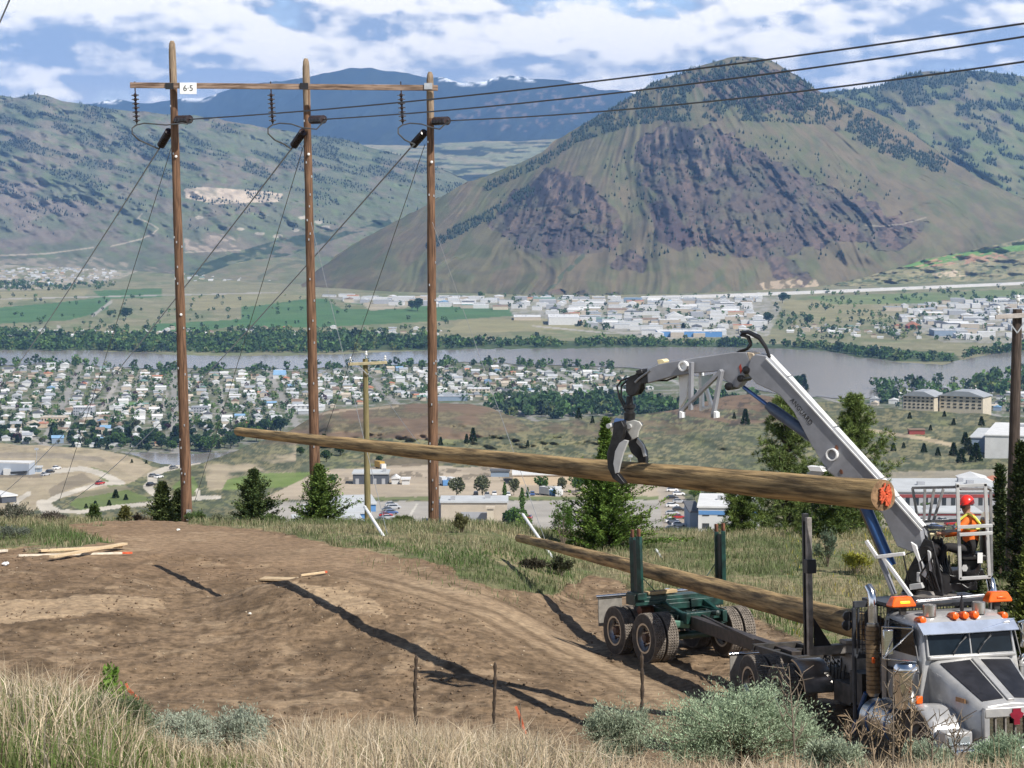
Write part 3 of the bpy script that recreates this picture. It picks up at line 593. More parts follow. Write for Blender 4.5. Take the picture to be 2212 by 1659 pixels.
def mm_paint(px, py, s):
    a, r = mm_polar(px, py); st = fbm(a * 30 + (fbm(px / 60, py / 60, 2, 260) - .5) * 2, r / 120, 4, 261); n = fbm(px / 40, py / 26, 4, 262); n2 = fbm(px / 12, py / 10, 4, 263)
    c = np.broadcast_to(np.array([.155, .142, .082]), px.shape + (3,)).copy(); c = MV(c, (.118, .132, .066), sstep(.45, .6, n) * .75); c = MV(c, (.185, .142, .098), sstep(.50, .64, st) * .6); c = MV(c, (.125, .108, .085), sstep(.58, .68, n2) * .4)
    rk = mm_rock(px, py); rc = np.broadcast_to(np.array([.108, .084, .075]), px.shape + (3,)).copy(); rc = MV(rc, (.160, .115, .098), sstep(.5, .62, st) * .8); rc = MV(rc, (.055, .046, .052), sstep(.54, .62, n2) * .85); rc = MV(rc, (.12, .118, .078), sstep(.54, .64, n) * .6)
    c = c + (rc - c) * (rk * .88)[..., None]
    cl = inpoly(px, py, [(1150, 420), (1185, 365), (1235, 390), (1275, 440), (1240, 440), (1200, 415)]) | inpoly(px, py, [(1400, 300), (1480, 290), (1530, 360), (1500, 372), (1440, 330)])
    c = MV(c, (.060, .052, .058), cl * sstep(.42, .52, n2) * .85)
    c = MV(c, (.32, .27, .19), inpoly(px + (n2 - .5) * 20, py, [(1120, 545), (1135, 510), (1165, 520), (1170, 560), (1130, 568)]) * .0)
    c = MV(c, (.045, .058, .042), mm_tree(px, py) * sstep(.40, .5, n2) * .75)
    c = MV(c, (.44, .35, .25), inpoly(px, py, [(1640, 612), (1680, 606), (1760, 600), (1770, 618), (1700, 626), (1650, 626)]) * sstep(.46, .54, n2) * .9)
    c = MV(c, (.44, .36, .27), inpoly(px, py, [(1960, 592), (2060, 578), (2100, 590), (2120, 600), (1990, 606)]) * sstep(.5, .56, n2) * .8)
    c = MV(c, (.10, .12, .075), sstep(625, 640, py) * .5 * (px > 700))
    c = MV(c, (.36, .32, .25), near_line(px, py, [(1870, 486), (1900, 489), (1950, 484), (2000, 470)], 1.4) * .6)
    c = MV(c, (.07, .10, .06), near_line(px, py, [(1260, 552), (1210, 600), (1180, 634)], 5) * sstep(.4, .5, n2) * .8)
    c = MV(c, (.11, .13, .09), near_line(px, py, [(1560, 600), (1520, 630)], 6) * .6)
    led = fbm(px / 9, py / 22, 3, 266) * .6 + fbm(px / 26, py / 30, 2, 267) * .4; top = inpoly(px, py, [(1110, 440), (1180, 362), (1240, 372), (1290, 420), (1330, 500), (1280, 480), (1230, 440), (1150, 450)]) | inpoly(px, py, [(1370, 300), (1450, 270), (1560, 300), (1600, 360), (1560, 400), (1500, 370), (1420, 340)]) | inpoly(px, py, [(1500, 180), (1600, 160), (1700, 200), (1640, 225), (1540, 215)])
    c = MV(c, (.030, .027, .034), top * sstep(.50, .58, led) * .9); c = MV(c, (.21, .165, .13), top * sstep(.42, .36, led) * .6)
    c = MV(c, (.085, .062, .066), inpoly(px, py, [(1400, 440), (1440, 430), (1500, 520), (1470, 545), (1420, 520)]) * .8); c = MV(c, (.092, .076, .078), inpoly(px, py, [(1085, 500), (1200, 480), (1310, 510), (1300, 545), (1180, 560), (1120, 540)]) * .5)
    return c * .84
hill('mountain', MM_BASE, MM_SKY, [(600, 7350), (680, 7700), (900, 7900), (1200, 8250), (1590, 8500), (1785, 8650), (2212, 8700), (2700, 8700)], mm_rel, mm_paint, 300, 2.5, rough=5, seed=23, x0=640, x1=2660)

# terrace of dry grass at the mountain's right foot
def tr_paint(px, py, s):
    n = fbm(px / 30, py / 6, 4, 271); n2 = fbm(px / 10, py / 4, 3, 272)
    c = np.broadcast_to(np.array([.175, .175, .095]), px.shape + (3,)).copy(); c = MV(c, (.25, .22, .13), sstep(.45, .6, n) * .8); c = MV(c, (.05, .075, .04), sstep(.56, .64, n2) * .7)
    c = MV(c, (.11, .22, .06), inpoly(px, py, [(1930, 572), (2090, 545), (2260, 520), (2260, 534), (2100, 556), (1980, 580)]) * .9)
    c = MV(c, (.40, .22, .155), inpoly(px, py, [(1960, 578), (2040, 552), (2160, 545), (2180, 560), (2050, 574)]) * sstep(.46, .54, n2) * .7)
    c = MV(c, (.48, .39, .28), inpoly(px, py, [(2010, 592), (2060, 582), (2090, 596), (2030, 600)]) * sstep(.46, .52, n2) * .8)
    return c
hill('terrace', [(1760, 625), (1900, 620), (2212, 607), (2700, 590)], [(1760, 622), (1850, 604), (1930, 582), (2000, 560), (2100, 540), (2212, 515), (2700, 480)], [(1760, 7200), (1930, 7520), (2212, 8150), (2700, 8900)],
     lambda px, py, s: 160 * (fbm(px / 40, py / 14, 4, 275) - .5) * np.minimum(1, 4 * s), tr_paint, 60, 3, rough=2, seed=27, x0=1770, x1=2660)

# low spur between the gully and the river flat
def sp_paint(px, py, s):
    n = fbm(px / 30, py / 8, 4, 281); c = np.broadcast_to(np.array([.165, .175, .105]), px.shape + (3,)).copy(); c = MV(c, (.22, .195, .13), sstep(.45, .6, n) * .8)
    return MV(c, (.09, .11, .07), near_line(px, py, [(560, 600), (600, 575), (640, 566), (690, 570)], 4) * .6)
hill('spur', [(400, 612), (500, 612), (800, 630), (900, 636)], [(400, 608), (450, 590), (500, 571), (545, 562), (600, 556), (640, 556), (680, 566), (720, 585), (800, 612), (900, 634)], [(400, 8000), (640, 8350), (900, 7600)],
     lambda px, py, s: 90 * (fbm(px / 40, py / 14, 4, 285) - .5) * np.minimum(1, 4 * s), sp_paint, 50, 3, rough=2, seed=29, x0=405, x1=890)

# highway along the mountain's foot
def highway():
    xs = np.linspace(1400, 2700, 260); y = interp(xs, [(1400, 640.5), (1540, 637), (1700, 631), (1900, 623), (2212, 609.5), (2700, 592)]) + 1.2
    d = np.minimum(zd(y, ZV + 6), HILLS['mountain'][0](xs, y) - 40); d = np.where(xs > 1770, np.minimum(d, HILLS['terrace'][0](xs, np.minimum(y, 620)) - 60), d)
    a = PN(xs, y, d); b = a.copy(); b[:, 1] += 22; b[:, 0] *= 1 + 22 / a[:, 1]; b[:, 2] += 2; l = a.copy(); l[:, 2] -= 14
    v = np.concatenate([l, a, b], 0); n = len(xs)
    o = mesh_obj('highway', v, grid_faces(3, n), mat('road_surface', (.42, .41, .39), .9, var=.08, scale=.01)); tag(o, kind='structure')
    return xs, y, d
HWY = highway()

# far woods on the hills: one mass of small conifers per hill
def conifer_mass(name, hillname, n, xr, yr, dens, hmin, hmax, seed, col=(.030, .046, .032)):
    r = np.random.default_rng(seed); dep, base, sky = HILLS[hillname]
    px = r.uniform(*xr, n * 12); py = r.uniform(*yr, n * 12)
    ok = (py < interp(px, base) - 2) & (py > interp(px, sky) - 1) & (r.uniform(0, 1, px.size) < dens(px, py)); px = px[ok][:n]; py = py[ok][:n]
    pts = PN(px, py, dep(px, py) - 4); N = len(px); h = r.uniform(hmin, hmax, N); w = h * r.uniform(.20, .34, N)
    k = 5; ang = r.uniform(0, 6.28, N)[:, None] + np.arange(k) * 2 * np.pi / k
    ring = np.stack([np.cos(ang) * w[:, None], np.sin(ang) * w[:, None], np.full(ang.shape, 0.) + (h * .12)[:, None]], -1) + pts[:, None]
    bot = pts.copy(); bot[:, 2] -= 3; top = pts.copy(); top[:, 2] += h; top[:, 0] += r.normal(0, .3, N)
    v = np.concatenate([ring, bot[:, None], top[:, None]], 1).reshape(-1, 3); i = np.arange(N)[:, None] * (k + 2)
    f = np.concatenate([np.stack([i + a, i + (a + 1) % k, i + k + 1], -1) for a in range(k)] + [np.stack([i + (a + 1) % k, i + a, i + k], -1) for a in range(k)], 0).reshape(-1, 3)
    c = np.repeat(np.array(col)[None] * r.uniform(.6, 1.5, (N, 1)), k + 2, 0)
    o = mesh_obj(name, v, f, mat('far_needles', rough=1, attr=True, var=.1, scale=.1, spec=.1), cols=c); tag(o, kind='stuff')
conifer_mass('mountain_woods', 'mountain', 6500, (640, 2250), (120, 620), mm_tree, 6, 13, 301)
conifer_mass('east_woods', 'east_hill', 4200, (1700, 2300), (150, 520), rh_tree, 9, 17, 302)
def lr_tree(px, py):
    n1, n2 = lr_bands(px, py); up = sstep(520, 340, py)
    return np.maximum(sstep(.56, .62, n1) * up * .8, .005 * up)
conifer_mass('range_woods', 'north_range', 4400, (-60, 1100), (200, 520), lr_tree, 7, 12, 303, (.034, .048, .040))
# ------------------------------------------------------------------ shared materials
M_POLE = mat('brown_pole_wood', (.105, .053, .029), .85, var=.45, scale=4, stretch=(6, 6, .35), bump=.5, col2=(.155, .084, .047))
M_POLETOP = mat('weathered_wood', (.25, .185, .125), .9, var=.35, scale=5, stretch=(6, 6, .5), bump=.4)
M_ARM = mat('crossarm_wood', (.15, .085, .055), .85, var=.5, scale=2.2, stretch=(.5, 5, 5), bump=.3, col2=(.24, .17, .125))
M_INS = mat('insulator_glaze', (.028, .017, .017), .22, var=.2, spec=.6)
M_WIRE = mat('wire_metal', (.045, .045, .05), .5, var=.1)
M_WIREL = mat('bare_aluminium_wire', (.30, .31, .32), .4, .6, var=.1)
M_STEEL = mat('galvanised_steel', (.50, .52, .54), .45, .55, var=.12)
M_WHITE = mat('white_enamel', (.82, .82, .80), .35, var=.04)
M_BLACK = mat('black_paint', (.016, .016, .018), .45, var=.2)
M_BLACKTXT = mat('black_lettering', (.02, .02, .02), .6)
def PT(t, v): return Vector(v) - t.location
def text_mesh(name, body, size, m, parent, M, thick=.004):
    cu = bpy.data.curves.new(name, 'FONT'); cu.body = body; cu.size = size; cu.extrude = thick; cu.align_x = 'CENTER'; cu.align_y = 'CENTER'
    tmp = bpy.data.objects.new('tmp', cu); COL.objects.link(tmp); dg = bpy.context.evaluated_depsgraph_get()
    me = bpy.data.meshes.new_from_object(tmp.evaluated_get(dg)); bpy.data.objects.remove(tmp); me.transform(M); me.materials.clear(); me.materials.append(m)
    o = bpy.data.objects.new(name, me); COL.objects.link(o); o.parent = parent; return o

# ------------------------------------------------------------------ three-pole transmission structure
DH = 82.0
HB = [P(404, 1122, DH), P(683, 1140, DH + .3), P(937, 1150, DH)]
HT = [P(372, 105, DH), P(661, 143, DH + .3), P(929, 172, DH)]
def transmission():
    root = thing('transmission_structure', 'three tall brown wooden poles joined by a crossarm carrying black insulators', 'power pole', HB[1])
    O = root.location; L = lambda v: Vector(v) - O
    dirs = []
    for i, (b, t) in enumerate(zip(HB, HT)):
        m = MB(); base = b + (b - t).normalized() * 1.4; N = 26; pts = [base + (t - base) * (k / N) for k in range(N + 1)]
        rr = [.198 + (.118 - .198) * (k / N) for k in range(N + 1)]; n = 14
        m.path([L(p) for p in pts], rr, n)
        up = (t - b).normalized()
        m.path([L(t), L(t + up * .16), L(t + up * .26)], [.117, .10, .05], n)
        for k in range(len(m.v)):      # weathered, slightly irregular shaft
            m.v[k] += Vector((math.sin(k * 12.9), math.cos(k * 7.7), 0)) * .006
        mi0 = [1 if sum((m.v[j] + O - b).length for j in f) / len(f) > (t - b).length - 1.15 + .5 * math.sin(i * 3 + f[0]) * .4 else 0 for f in m.f]
        for yy in {0: (338, 679), 1: (333,), 2: (350,)}[i]:
            q = b + (t - b) * ((b.z - P(400, yy, DH).z) / (b.z - t.z)); w = MB(); w.lathe(L(q + Vector((.04, -.165, 0))), (0, -1, 0), [(0, .045), (.03, .045), (.04, .02)], 10); w.build('pole_tag', M_WHITE, root)
        h = m; h.m = 2
        for q0 in range(18):
            s_ = random.uniform(.05, .9); q = b + (t - b) * s_; a = random.uniform(-2.6, -.5); r_ = .200 - .08 * s_; h.box(L(q + Vector((math.cos(a) * r_, math.sin(a) * r_, 0))), (.035, .035, .07))
        m.mi = mi0 + [2] * (len(m.f) - len(mi0)); m.build('pole', [M_POLE, M_POLETOP, M_STEEL], root, smooth=True)
    y0 = DH - .30; a0 = P(281, 184, y0); a1 = P(946, 190, y0)
    m = MB(); m.beam(L(a0), L(a1), .10, .19); m.build('crossarm', M_ARM, root, bevel=.012)
    for k in (0, 1, 2):
        m = MB(); px = (366, 657, 925)[k]; q = P(px + (0), 186, y0 - .07); m.box(L(q), (.27, .05, .21)); m.build('arm_bracket', [M_BLACK, M_BLACK, M_STEEL][k], root)
    m = MB(); m.box(L(P(406.5, 191, y0 - .09)), (.56, .03, .38)); pl = m.build('number_plate', M_WHITE, root, bevel=.008)
    Rx = Matrix.Rotation(math.pi / 2, 4, 'X')
    text_mesh('plate_number', '6·5', .27, M_BLACKTXT, pl, Matrix.Translation(L(P(406.5, 191, y0 - .09)) + Vector((0, -.018, 0))) @ Rx)
    jump = []
    for i, x in enumerate((291.5, 585, 866)):
        top = P(x - .5, 189, y0); low = P(x + 4, 268, y0); m = MB(); ax = (low - top); n = 9
        m.tube(L(P(x - .5, 176, y0)), L(low), .022)
        for k in range(7): m.lathe(L(top + ax * (.16 + .115 * k)), ax, [(0, .03), (.03, .05), (.05, .127), (.075, .125), (.09, .06), (.13, .035)], 16)
        m.build('suspension_insulator', M_INS, root, smooth=True)
        # strain insulators: towards the right-hand span and the left-hand span
        ex = (415, 704, 972)[i]; sx = (378, 668, 934)[i]; ey = (258, 258, 261)[i]
        A = P(sx, ey + 1, DH - .05); B = P(ex, ey - .5, DH - .9); m = MB(); d = (B - A)
        m.tube(L(A), L(B), .03)
        for k in range(9): m.lathe(L(A + d * (.12 + .085 * k)), d, [(0, .05), (.02, .14), (.055, .145), (.075, .06)], 14)
        m.build('strain_insulator', M_INS, root, smooth=True)
        A2 = P((367, 657, 919)[i], (281, 282, 284)[i], DH + .1); B2 = P((343, 629, 886)[i], (322, 322, 320)[i], DH + .9); m = MB(); d = B2 - A2
        m.tube(L(A2), L(B2), .03)
        for k in range(9): m.lathe(L(A2 + d * (.05 + .085 * k)), d, [(0, .05), (.02, .14), (.055, .145), (.075, .06)], 14)
        m.build('strain_insulator', M_INS, root, smooth=True)
        m = MB(); c1 = P(x + 3, 270, y0); q = (x, 0)
        m.path([L(p) for p in (B2, P(x + 30, 312, y0 + .6), P(x + 8, 302, y0 + .3), P(x - 6, 288, y0), P(x - 6, 277, y0), P(x + 3, 270, y0))], .028, 6)
        m.path([L(p) for p in (c1, P(x + 20, 266, y0), P(x + 45, 268, y0 - .2), P(x + 68, 276 if i else 270, y0 - .4), P(sx + 16, 279 if i else 266, y0 - .5), P(ex - 10, 268, y0 - .5), B)], .026, 6)
        m.build('jumper_wire', mat('jumper_wire_metal', (.13, .135, .14), .4, .5), root, smooth=True)
        jump.append((B, B2))
    m = MB(); m.box(L(P(408, 1112, DH - .25)), (.16, .03, .36)); m.build('ground_plate', M_STEEL, root)
    return jump
JUMP = transmission()
def sag(a, b, s, n=24): return [a + (b - a) * (k / n) + Vector((0, 0, -s * 4 * (k / n) * (1 - k / n))) for k in range(n + 1)]
def wire(name, label, a, b, s, r, m, group):
    w = MB(); w.path(sag(a, b, s), r, 6, False); o = w.build(name, m, smooth=True, org=a); o.location = a; tag(o, label, 'wire', group); return o
ends = [P(2700, -24, 46), P(2700, 0, 46), P(2700, 58, 46)]
lows = [((-130, 985), 330), ((-20, 1084), 330), ((125, 1100), 330)]
nm = ('left', 'middle', 'right')
for i in range(3):
    wire('power_line', 'dark power line running up to the right from the %s tall pole' % nm[i], JUMP[i][0], ends[i], (.30, .30, .30)[i], .024, M_WIRE, 'power lines to the right')
    wire('power_line', 'dark power line dropping down to the left from the %s tall pole' % nm[i], JUMP[i][1], P(*lows[i][0], lows[i][1]), 1.4, .03, M_WIRE, 'power lines down to the left')
    g = P((371, 656, 918)[i], (316, 314, 312)[i], DH + .1); e = ((128, 1082), (420, 1085), (640, 1110))[i]
    wire('guy_wire', 'thin steel guy wire slanting down left from the %s tall pole' % nm[i], g, P(*e, 112), .1, .013, M_WIREL if i == 9 else M_WIRE, 'guy wires of the tall poles')
for i, (pa, pb) in enumerate((((934, 480), (1150, 1130)), ((672, 480), (900, 1215)))):
    wire('guy_wire', ('pale thin guy wire from the right tall pole to the white guard', 'pale thin guy wire from the middle tall pole to the white guard')[i], P(*pa, DH - .3), P((1190, 842)[i], (1202, 1176)[i], 72), .02, .009, M_WIREL, 'guy wires of the tall poles')
wire('power_line', 'short dark wire crossing the upper left corner of the sky', P(-60, 180, 60), P(30, -22, 40), .02, .016, M_WIRE, 'power lines to the right')

def guard(a, b, label):
    m = MB(); o = b; m.path([Vector(a) - o, Vector((0, 0, 0))], .047, 10); m.path([Vector(a) - o - (Vector(a) - o) * .0, (Vector(a) - o) * 1.02], .03, 8)
    ob = m.build('guy_guard', M_WHITE, smooth=True); ob.location = o; tag(ob, label, 'guy guard', 'white guards on guy wires')
guard(P(788, 1095, 74), P(841, 1178, 70.5), 'white tube guard slanting in the grass beside the small yellowish pole')
guard(P(1130, 1112, 76), P(1194, 1206, 71), 'white tube guard slanting in the grass behind the tip of the lower log')
guard(P(1417, 1188, 74), P(1428, 1206, 72), 'short end of a white guard in the grass near the green stakes')

# ------------------------------------------------------------------ two distribution poles
M_POLE2 = mat('treated_pole_wood', (.20, .165, .075), .85, var=.3, scale=4, stretch=(6, 6, .4), bump=.4)
M_POLE3 = mat('dark_pole_wood', (.045, .030, .022), .85, var=.4, scale=4, stretch=(6, 6, .4), bump=.4, col2=(.07, .05, .04))
def small_pole(name, label, px, ptop, pbot, d, r0, r1, wood, armw, army, armtilt, armwood, wins):
    b = P(px[1], pbot, d); t = P(px[0], ptop, d); root = thing(name, label, 'utility pole', b); L = lambda v: Vector(v) - b
    m = MB(); m.path([L(b + (b - t) * .08 + (t - b) * 1.08 * k / 12) for k in range(13)], [r0 + (r1 - r0) * k / 12 for k in range(13)], 12); m.build('pole', wood, root, smooth=True)
    a0 = P(armw[0], army + armtilt, d - r1 - .06); a1 = P(armw[1], army - armtilt, d - r1 - .06); m = MB(); m.beam(L(a0), L(a1), .09, .12); m.build('crossarm', armwood, root, bevel=.01)
    m = MB(); mid = (a0 + a1) / 2
    for a in (a0, a1): m.beam(L(mid + (a - mid) * .55), L(mid + Vector((0, 0, -.45))), .03, .03)
    m.build('arm_brace', M_STEEL, root)
    for x, y in wins:
        m = MB(); q = P(x, y, d - r1 - .06); m.lathe(L(q), (0, 0, 1), [(-.1, .015), (0, .02), (.02, .055), (.07, .06), (.09, .035), (.13, .05), (.17, .035), (.19, .01)], 12); m.build('pin_insulator', mat('grey_porcelain', (.62, .62, .60), .3), root, smooth=True)
    return root
sp = small_pole('utility_pole', 'short yellowish treated pole with a small crossarm behind the middle of the lifted log', (789, 795), 775, 1150, 98, .135, .105, M_POLE2, (752, 836), 785, 2, mat('pale_crossarm', (.42, .36, .22), .8), [(757, 781), (832, 778), (791, 768)])
rp = small_pole('utility_pole', 'dark old utility pole rising past the operator at the right edge', (2198, 2185), 668, 1200, 64, .17, .125, M_POLE3, (2150, 2246), 682, 3, mat('grey_crossarm', (.40, .36, .33), .8), [(2156, 676), (2199, 652), (2240, 670)])
wire('power_line', 'thin wire leaving the short yellowish pole towards the lower right', P(793, 800, 98), P(945, 1010, 84), .1, .008, M_WIREL, 'power lines to the right')

# ------------------------------------------------------------------ logs
M_LOG = mat('log_wood', (.175, .115, .048), .92, var=.62, scale=5.0, stretch=(2.2, 2.2, .16), bump=.9, bscale=9, col2=(.31, .21, .095), detail=10)
M_LOGEND = mat('log_end_grain', (.24, .145, .075), .9, var=.5, scale=9, bump=.5)
M_PAINT = mat('orange_marking_paint', (.60, .105, .04), .8, var=.25, scale=14)
def log(name, label, a, b, ra, rb, seed, paint=True):
    """a = thin tip, b = butt; the object's origin is at the butt"""
    root = thing(name, label, 'log', b); qr = Vector(a - b).to_track_quat('Z', 'Y'); root.rotation_euler = qr.to_euler(); sg = qr.inverted() @ Vector((0, 0, 1)); m = MB(); N = 90; n = 22; ax = Vector((0, 0, (a - b).length)); r_ = np.random.default_rng(seed); ph = r_.uniform(0, 6, 6)
    z = ax.normalized(); x = Vector((1, 0, 0)); y = x.cross(z); q = []
    for i in range(N + 1):
        t = i / N; r = rb + (ra - rb) * t ** .92; c = ax * t + sg * (.05 * math.sin(t * 3.1 + seed))
        for k in range(n):
            w = 2 * math.pi * k / n; rr = r * (1 + .022 * math.sin(3 * w + ph[0] + t * 9) + .018 * math.sin(5 * w + ph[1] - t * 21) + .02 * math.sin(t * 60 + ph[2] + 2 * w))
            q.append(c + (x * math.cos(w) + y * math.sin(w)) * rr)
    m.add(q, [(i * n + k, i * n + (k + 1) % n, (i + 1) * n + (k + 1) % n, (i + 1) * n + k) for i in range(N) for k in range(n)])
    m.build('stem', M_LOG, root, smooth=True)
    e = MB(); ring = q[:n]; c = Vector((0, 0, 0)) - z * .015 + sg * (.05 * math.sin(seed)); e.add(ring + [c + (p - c) * .55 - z * .012 for p in ring] + [c - z * .03], [(k, (k + 1) % n, n + (k + 1) % n, n + k) for k in range(n)] + [(n + k, n + (k + 1) % n, 2 * n) for k in range(n)])
    e.build('butt_end', M_LOGEND, root)
    e = MB(); e.add(q[-n:], [tuple(range(n))]); e.build('tip_end', M_LOGEND, root)
    if paint:
        for s_ in range(13):        # spray-painted scrawl on the cut face
            p_ = MB(); w0 = r_.uniform(0, 6.28); pts = []
            for k in range(7):
                w0 += r_.uniform(-.9, .9); rr = rb * r_.uniform(.05, .84); pts.append(c - z * (.034 + .001 * s_) + (x * math.cos(w0) * .62 + y * math.sin(w0)) * rr)
            p_.path(pts, .021, 5)
            if s_ == 0: P_ = p_
            else: P_.add(p_.v, p_.f)
        P_.build('paint_mark', M_PAINT, root)
    return root
LG_A, LG_B = P(514, 931, 60.0), P(1908, 1071, 37.4)
log('lifted_log', 'long thick log held in the air by the grapple with orange paint on its butt', LG_A, LG_B, .108, .238, 3)
LT_A, LT_B = P(1121, 1166, 65.5), P(1890, 1353, 40.6)
log('carried_log', 'long tapering log lying on the green trailer and the truck', LT_A, LT_B, .112, .243, 5, paint=False)
# ------------------------------------------------------------------ truck and trailer
M_SILVER = mat('silver_paint', (.40, .405, .415), .34, .25, var=.16, scale=2.2, coat=.25, col2=(.46, .45, .43), detail=9)
M_CHROME = mat('chrome', (.72, .72, .72), .14, 1.0, var=.10, scale=5)
M_DUSTCHROME = mat('dusty_chrome', (.52, .50, .46), .28, .9, var=.2, scale=6)
M_DKFRAME = mat('dark_frame_paint', (.018, .017, .016), .6, var=.5, scale=5, col2=(.04, .035, .03))
M_RUBBER = mat('dusty_tyre_rubber', (.060, .053, .047), .85, var=.35, scale=7, bump=.2)
M_TREAD = mat('dusty_tyre_tread', (.17, .145, .12), .9, var=.35, scale=9, bump=.5, bscale=26)
M_RIM = mat('aluminium_rim', (.46, .46, .47), .30, .85, var=.15)
M_HUB = mat('rusty_hub', (.10, .055, .035), .7, var=.3)
M_GLASS = mat('dark_glass', (.008, .013, .018), .05, var=.2, spec=.35)
M_ORANGE = mat('orange_lens', (.85, .13, .012), .28, var=.1, scale=10)
M_YELLOWL = mat('lit_yellow_bulb', (.9, .5, .02), .3, emit=((1, .55, .03), 1.4))
M_BLKPANEL = mat('black_hood_panel', (.020, .020, .024), .42, var=.4, scale=4)
M_GREEN = mat('dark_green_paint', (.006, .028, .023), .42, var=.5, scale=4, col2=(.010, .044, .035))
M_GRNDK = mat('greasy_green_steel', (.010, .022, .018), .5, var=.6, scale=5)
M_BLUE = mat('blue_paint', (.03, .09, .24), .3, var=.15)
M_RUST = mat('rusty_steel', (.16, .065, .035), .8, var=.4, scale=8)
M_FLAP = mat('grey_mud_flap', (.22, .205, .18), .8, var=.2)
M_GREYSTEEL = mat('worn_grey_steel', (.24, .22, .20), .5, .3, var=.35, scale=5)
def frame_of(o, yaw, slope):
    F = Vector((math.sin(yaw), -math.cos(yaw), slope)).normalized(); Lf = Vector((0, 0, 1)).cross(F).normalized(); U = F.cross(Lf)
    return Matrix(((F.x, Lf.x, U.x, o[0]), (F.y, Lf.y, U.y, o[1]), (F.z, Lf.z, U.z, o[2]), (0, 0, 0, 1)))
_TY = {}
def wheel(parent, x, y, z, side, r=.525, w=.27, rim_in=False, kind='dual'):
    """one tyre standing at local x,y,z with its axle along Y; the outer face looks to side*Y"""
    key = (r, w, kind)
    if key not in _TY:
        m = MB(); h = w / 2; prof = [(-h * .92, r * .58), (-h, r * .66), (-h, r * .82), (-h * .93, r * .93)]
        for k in range(5):
            a = -h * .82 + 1.64 * h * k / 4 - h * .14; b = a + h * .28; prof += [(a, r * .965), (a + .004, r), (b - .004, r), (b, r * .965)]
        prof += [(h * .93, r * .93), (h, r * .82), (h, r * .66), (h * .92, r * .58)]
        m.lathe((0, 0, 0), (0, 1, 0), prof, 40, False); k = len(m.f)
        m.mi = [0 if (i // 40) < 3 or (i // 40) > len(prof) - 6 else 1 for i in range(k)]
        nb = MB()
        for k in range(56):          # tread blocks
            a = 2 * math.pi * k / 56
            for yy in (-.36, -.12, .12, .36):
                Rm = Matrix.Rotation(a, 3, 'Y'); m.m = 1; m.box(Rm @ Vector((r + .002, 0, 0)) + Vector((0, yy * w, 0)), (.016, w * .17, .032), Rm)
        ty = m.build('tyre', [M_RUBBER, M_TREAD], None, smooth=True, sharp=30)
        d = MB(); R_ = r * .60
        d.lathe((0, 0, 0), (0, 1, 0), [(h * .94, R_ * .90), (h * .97, R_ * 1.03), (h * .86, R_ * 1.0), (h * .80, R_ * .92), (h * .30, R_ * .88), (h * .05, R_ * .80), (h * .12, R_ * .55), (h * .35, R_ * .50), (h * .38, R_ * .42), (h * .2, .001)], 32, False)
        d.m = 1; d.lathe((0, 0, 0), (0, 1, 0), [(h * .3, R_ * .36), (h * .55, R_ * .30), (h * .85, R_ * .27), (h * .9, R_ * .2), (h * .9, .001)], 20, False)
        for k in range(10):
            a = k * .6283; d.lathe((math.cos(a) * R_ * .48, h * .3, math.sin(a) * R_ * .48), (0, 1, 0), [(0, .016), (.04, .016), (.045, .008)], 6)
        d.m = 2
        for k in range(8):
            a = k * .785; d.lathe((math.cos(a) * R_ * .70, h * .06, math.sin(a) * R_ * .70), (0, 1, 0), [(0, .045), (.02, .045), (.021, .001)], 10)
        rm = d.build('rim', [M_RIM, M_HUB, M_BLACK], None, smooth=True, sharp=40)
        _TY[key] = (ty.data, rm.data); bpy.data.objects.remove(ty); bpy.data.objects.remove(rm)
    ta, ra = _TY[key]
    t = bpy.data.objects.new('wheel', ta); COL.objects.link(t); t.parent = parent; t.location = (x, y, z); t.rotation_euler = (0, random.uniform(0, 1), 0 if side > 0 else math.pi)
    q = bpy.data.objects.new('rim', ra); COL.objects.link(q); q.parent = t
    if rim_in: q.scale = (1, -1, 1)
    return t
T0 = (5.56, 44.85, float(HN0(5.56, 44.85)) - .02)
MT = frame_of(T0, R(16.7), .062)
truck = thing('logging_truck', 'silver conventional logging truck with black hood panels facing the camera', 'truck', (0, 0, 0)); truck.matrix_world = MT
def TW(x, y, z): return MT @ Vector((x, y, z))
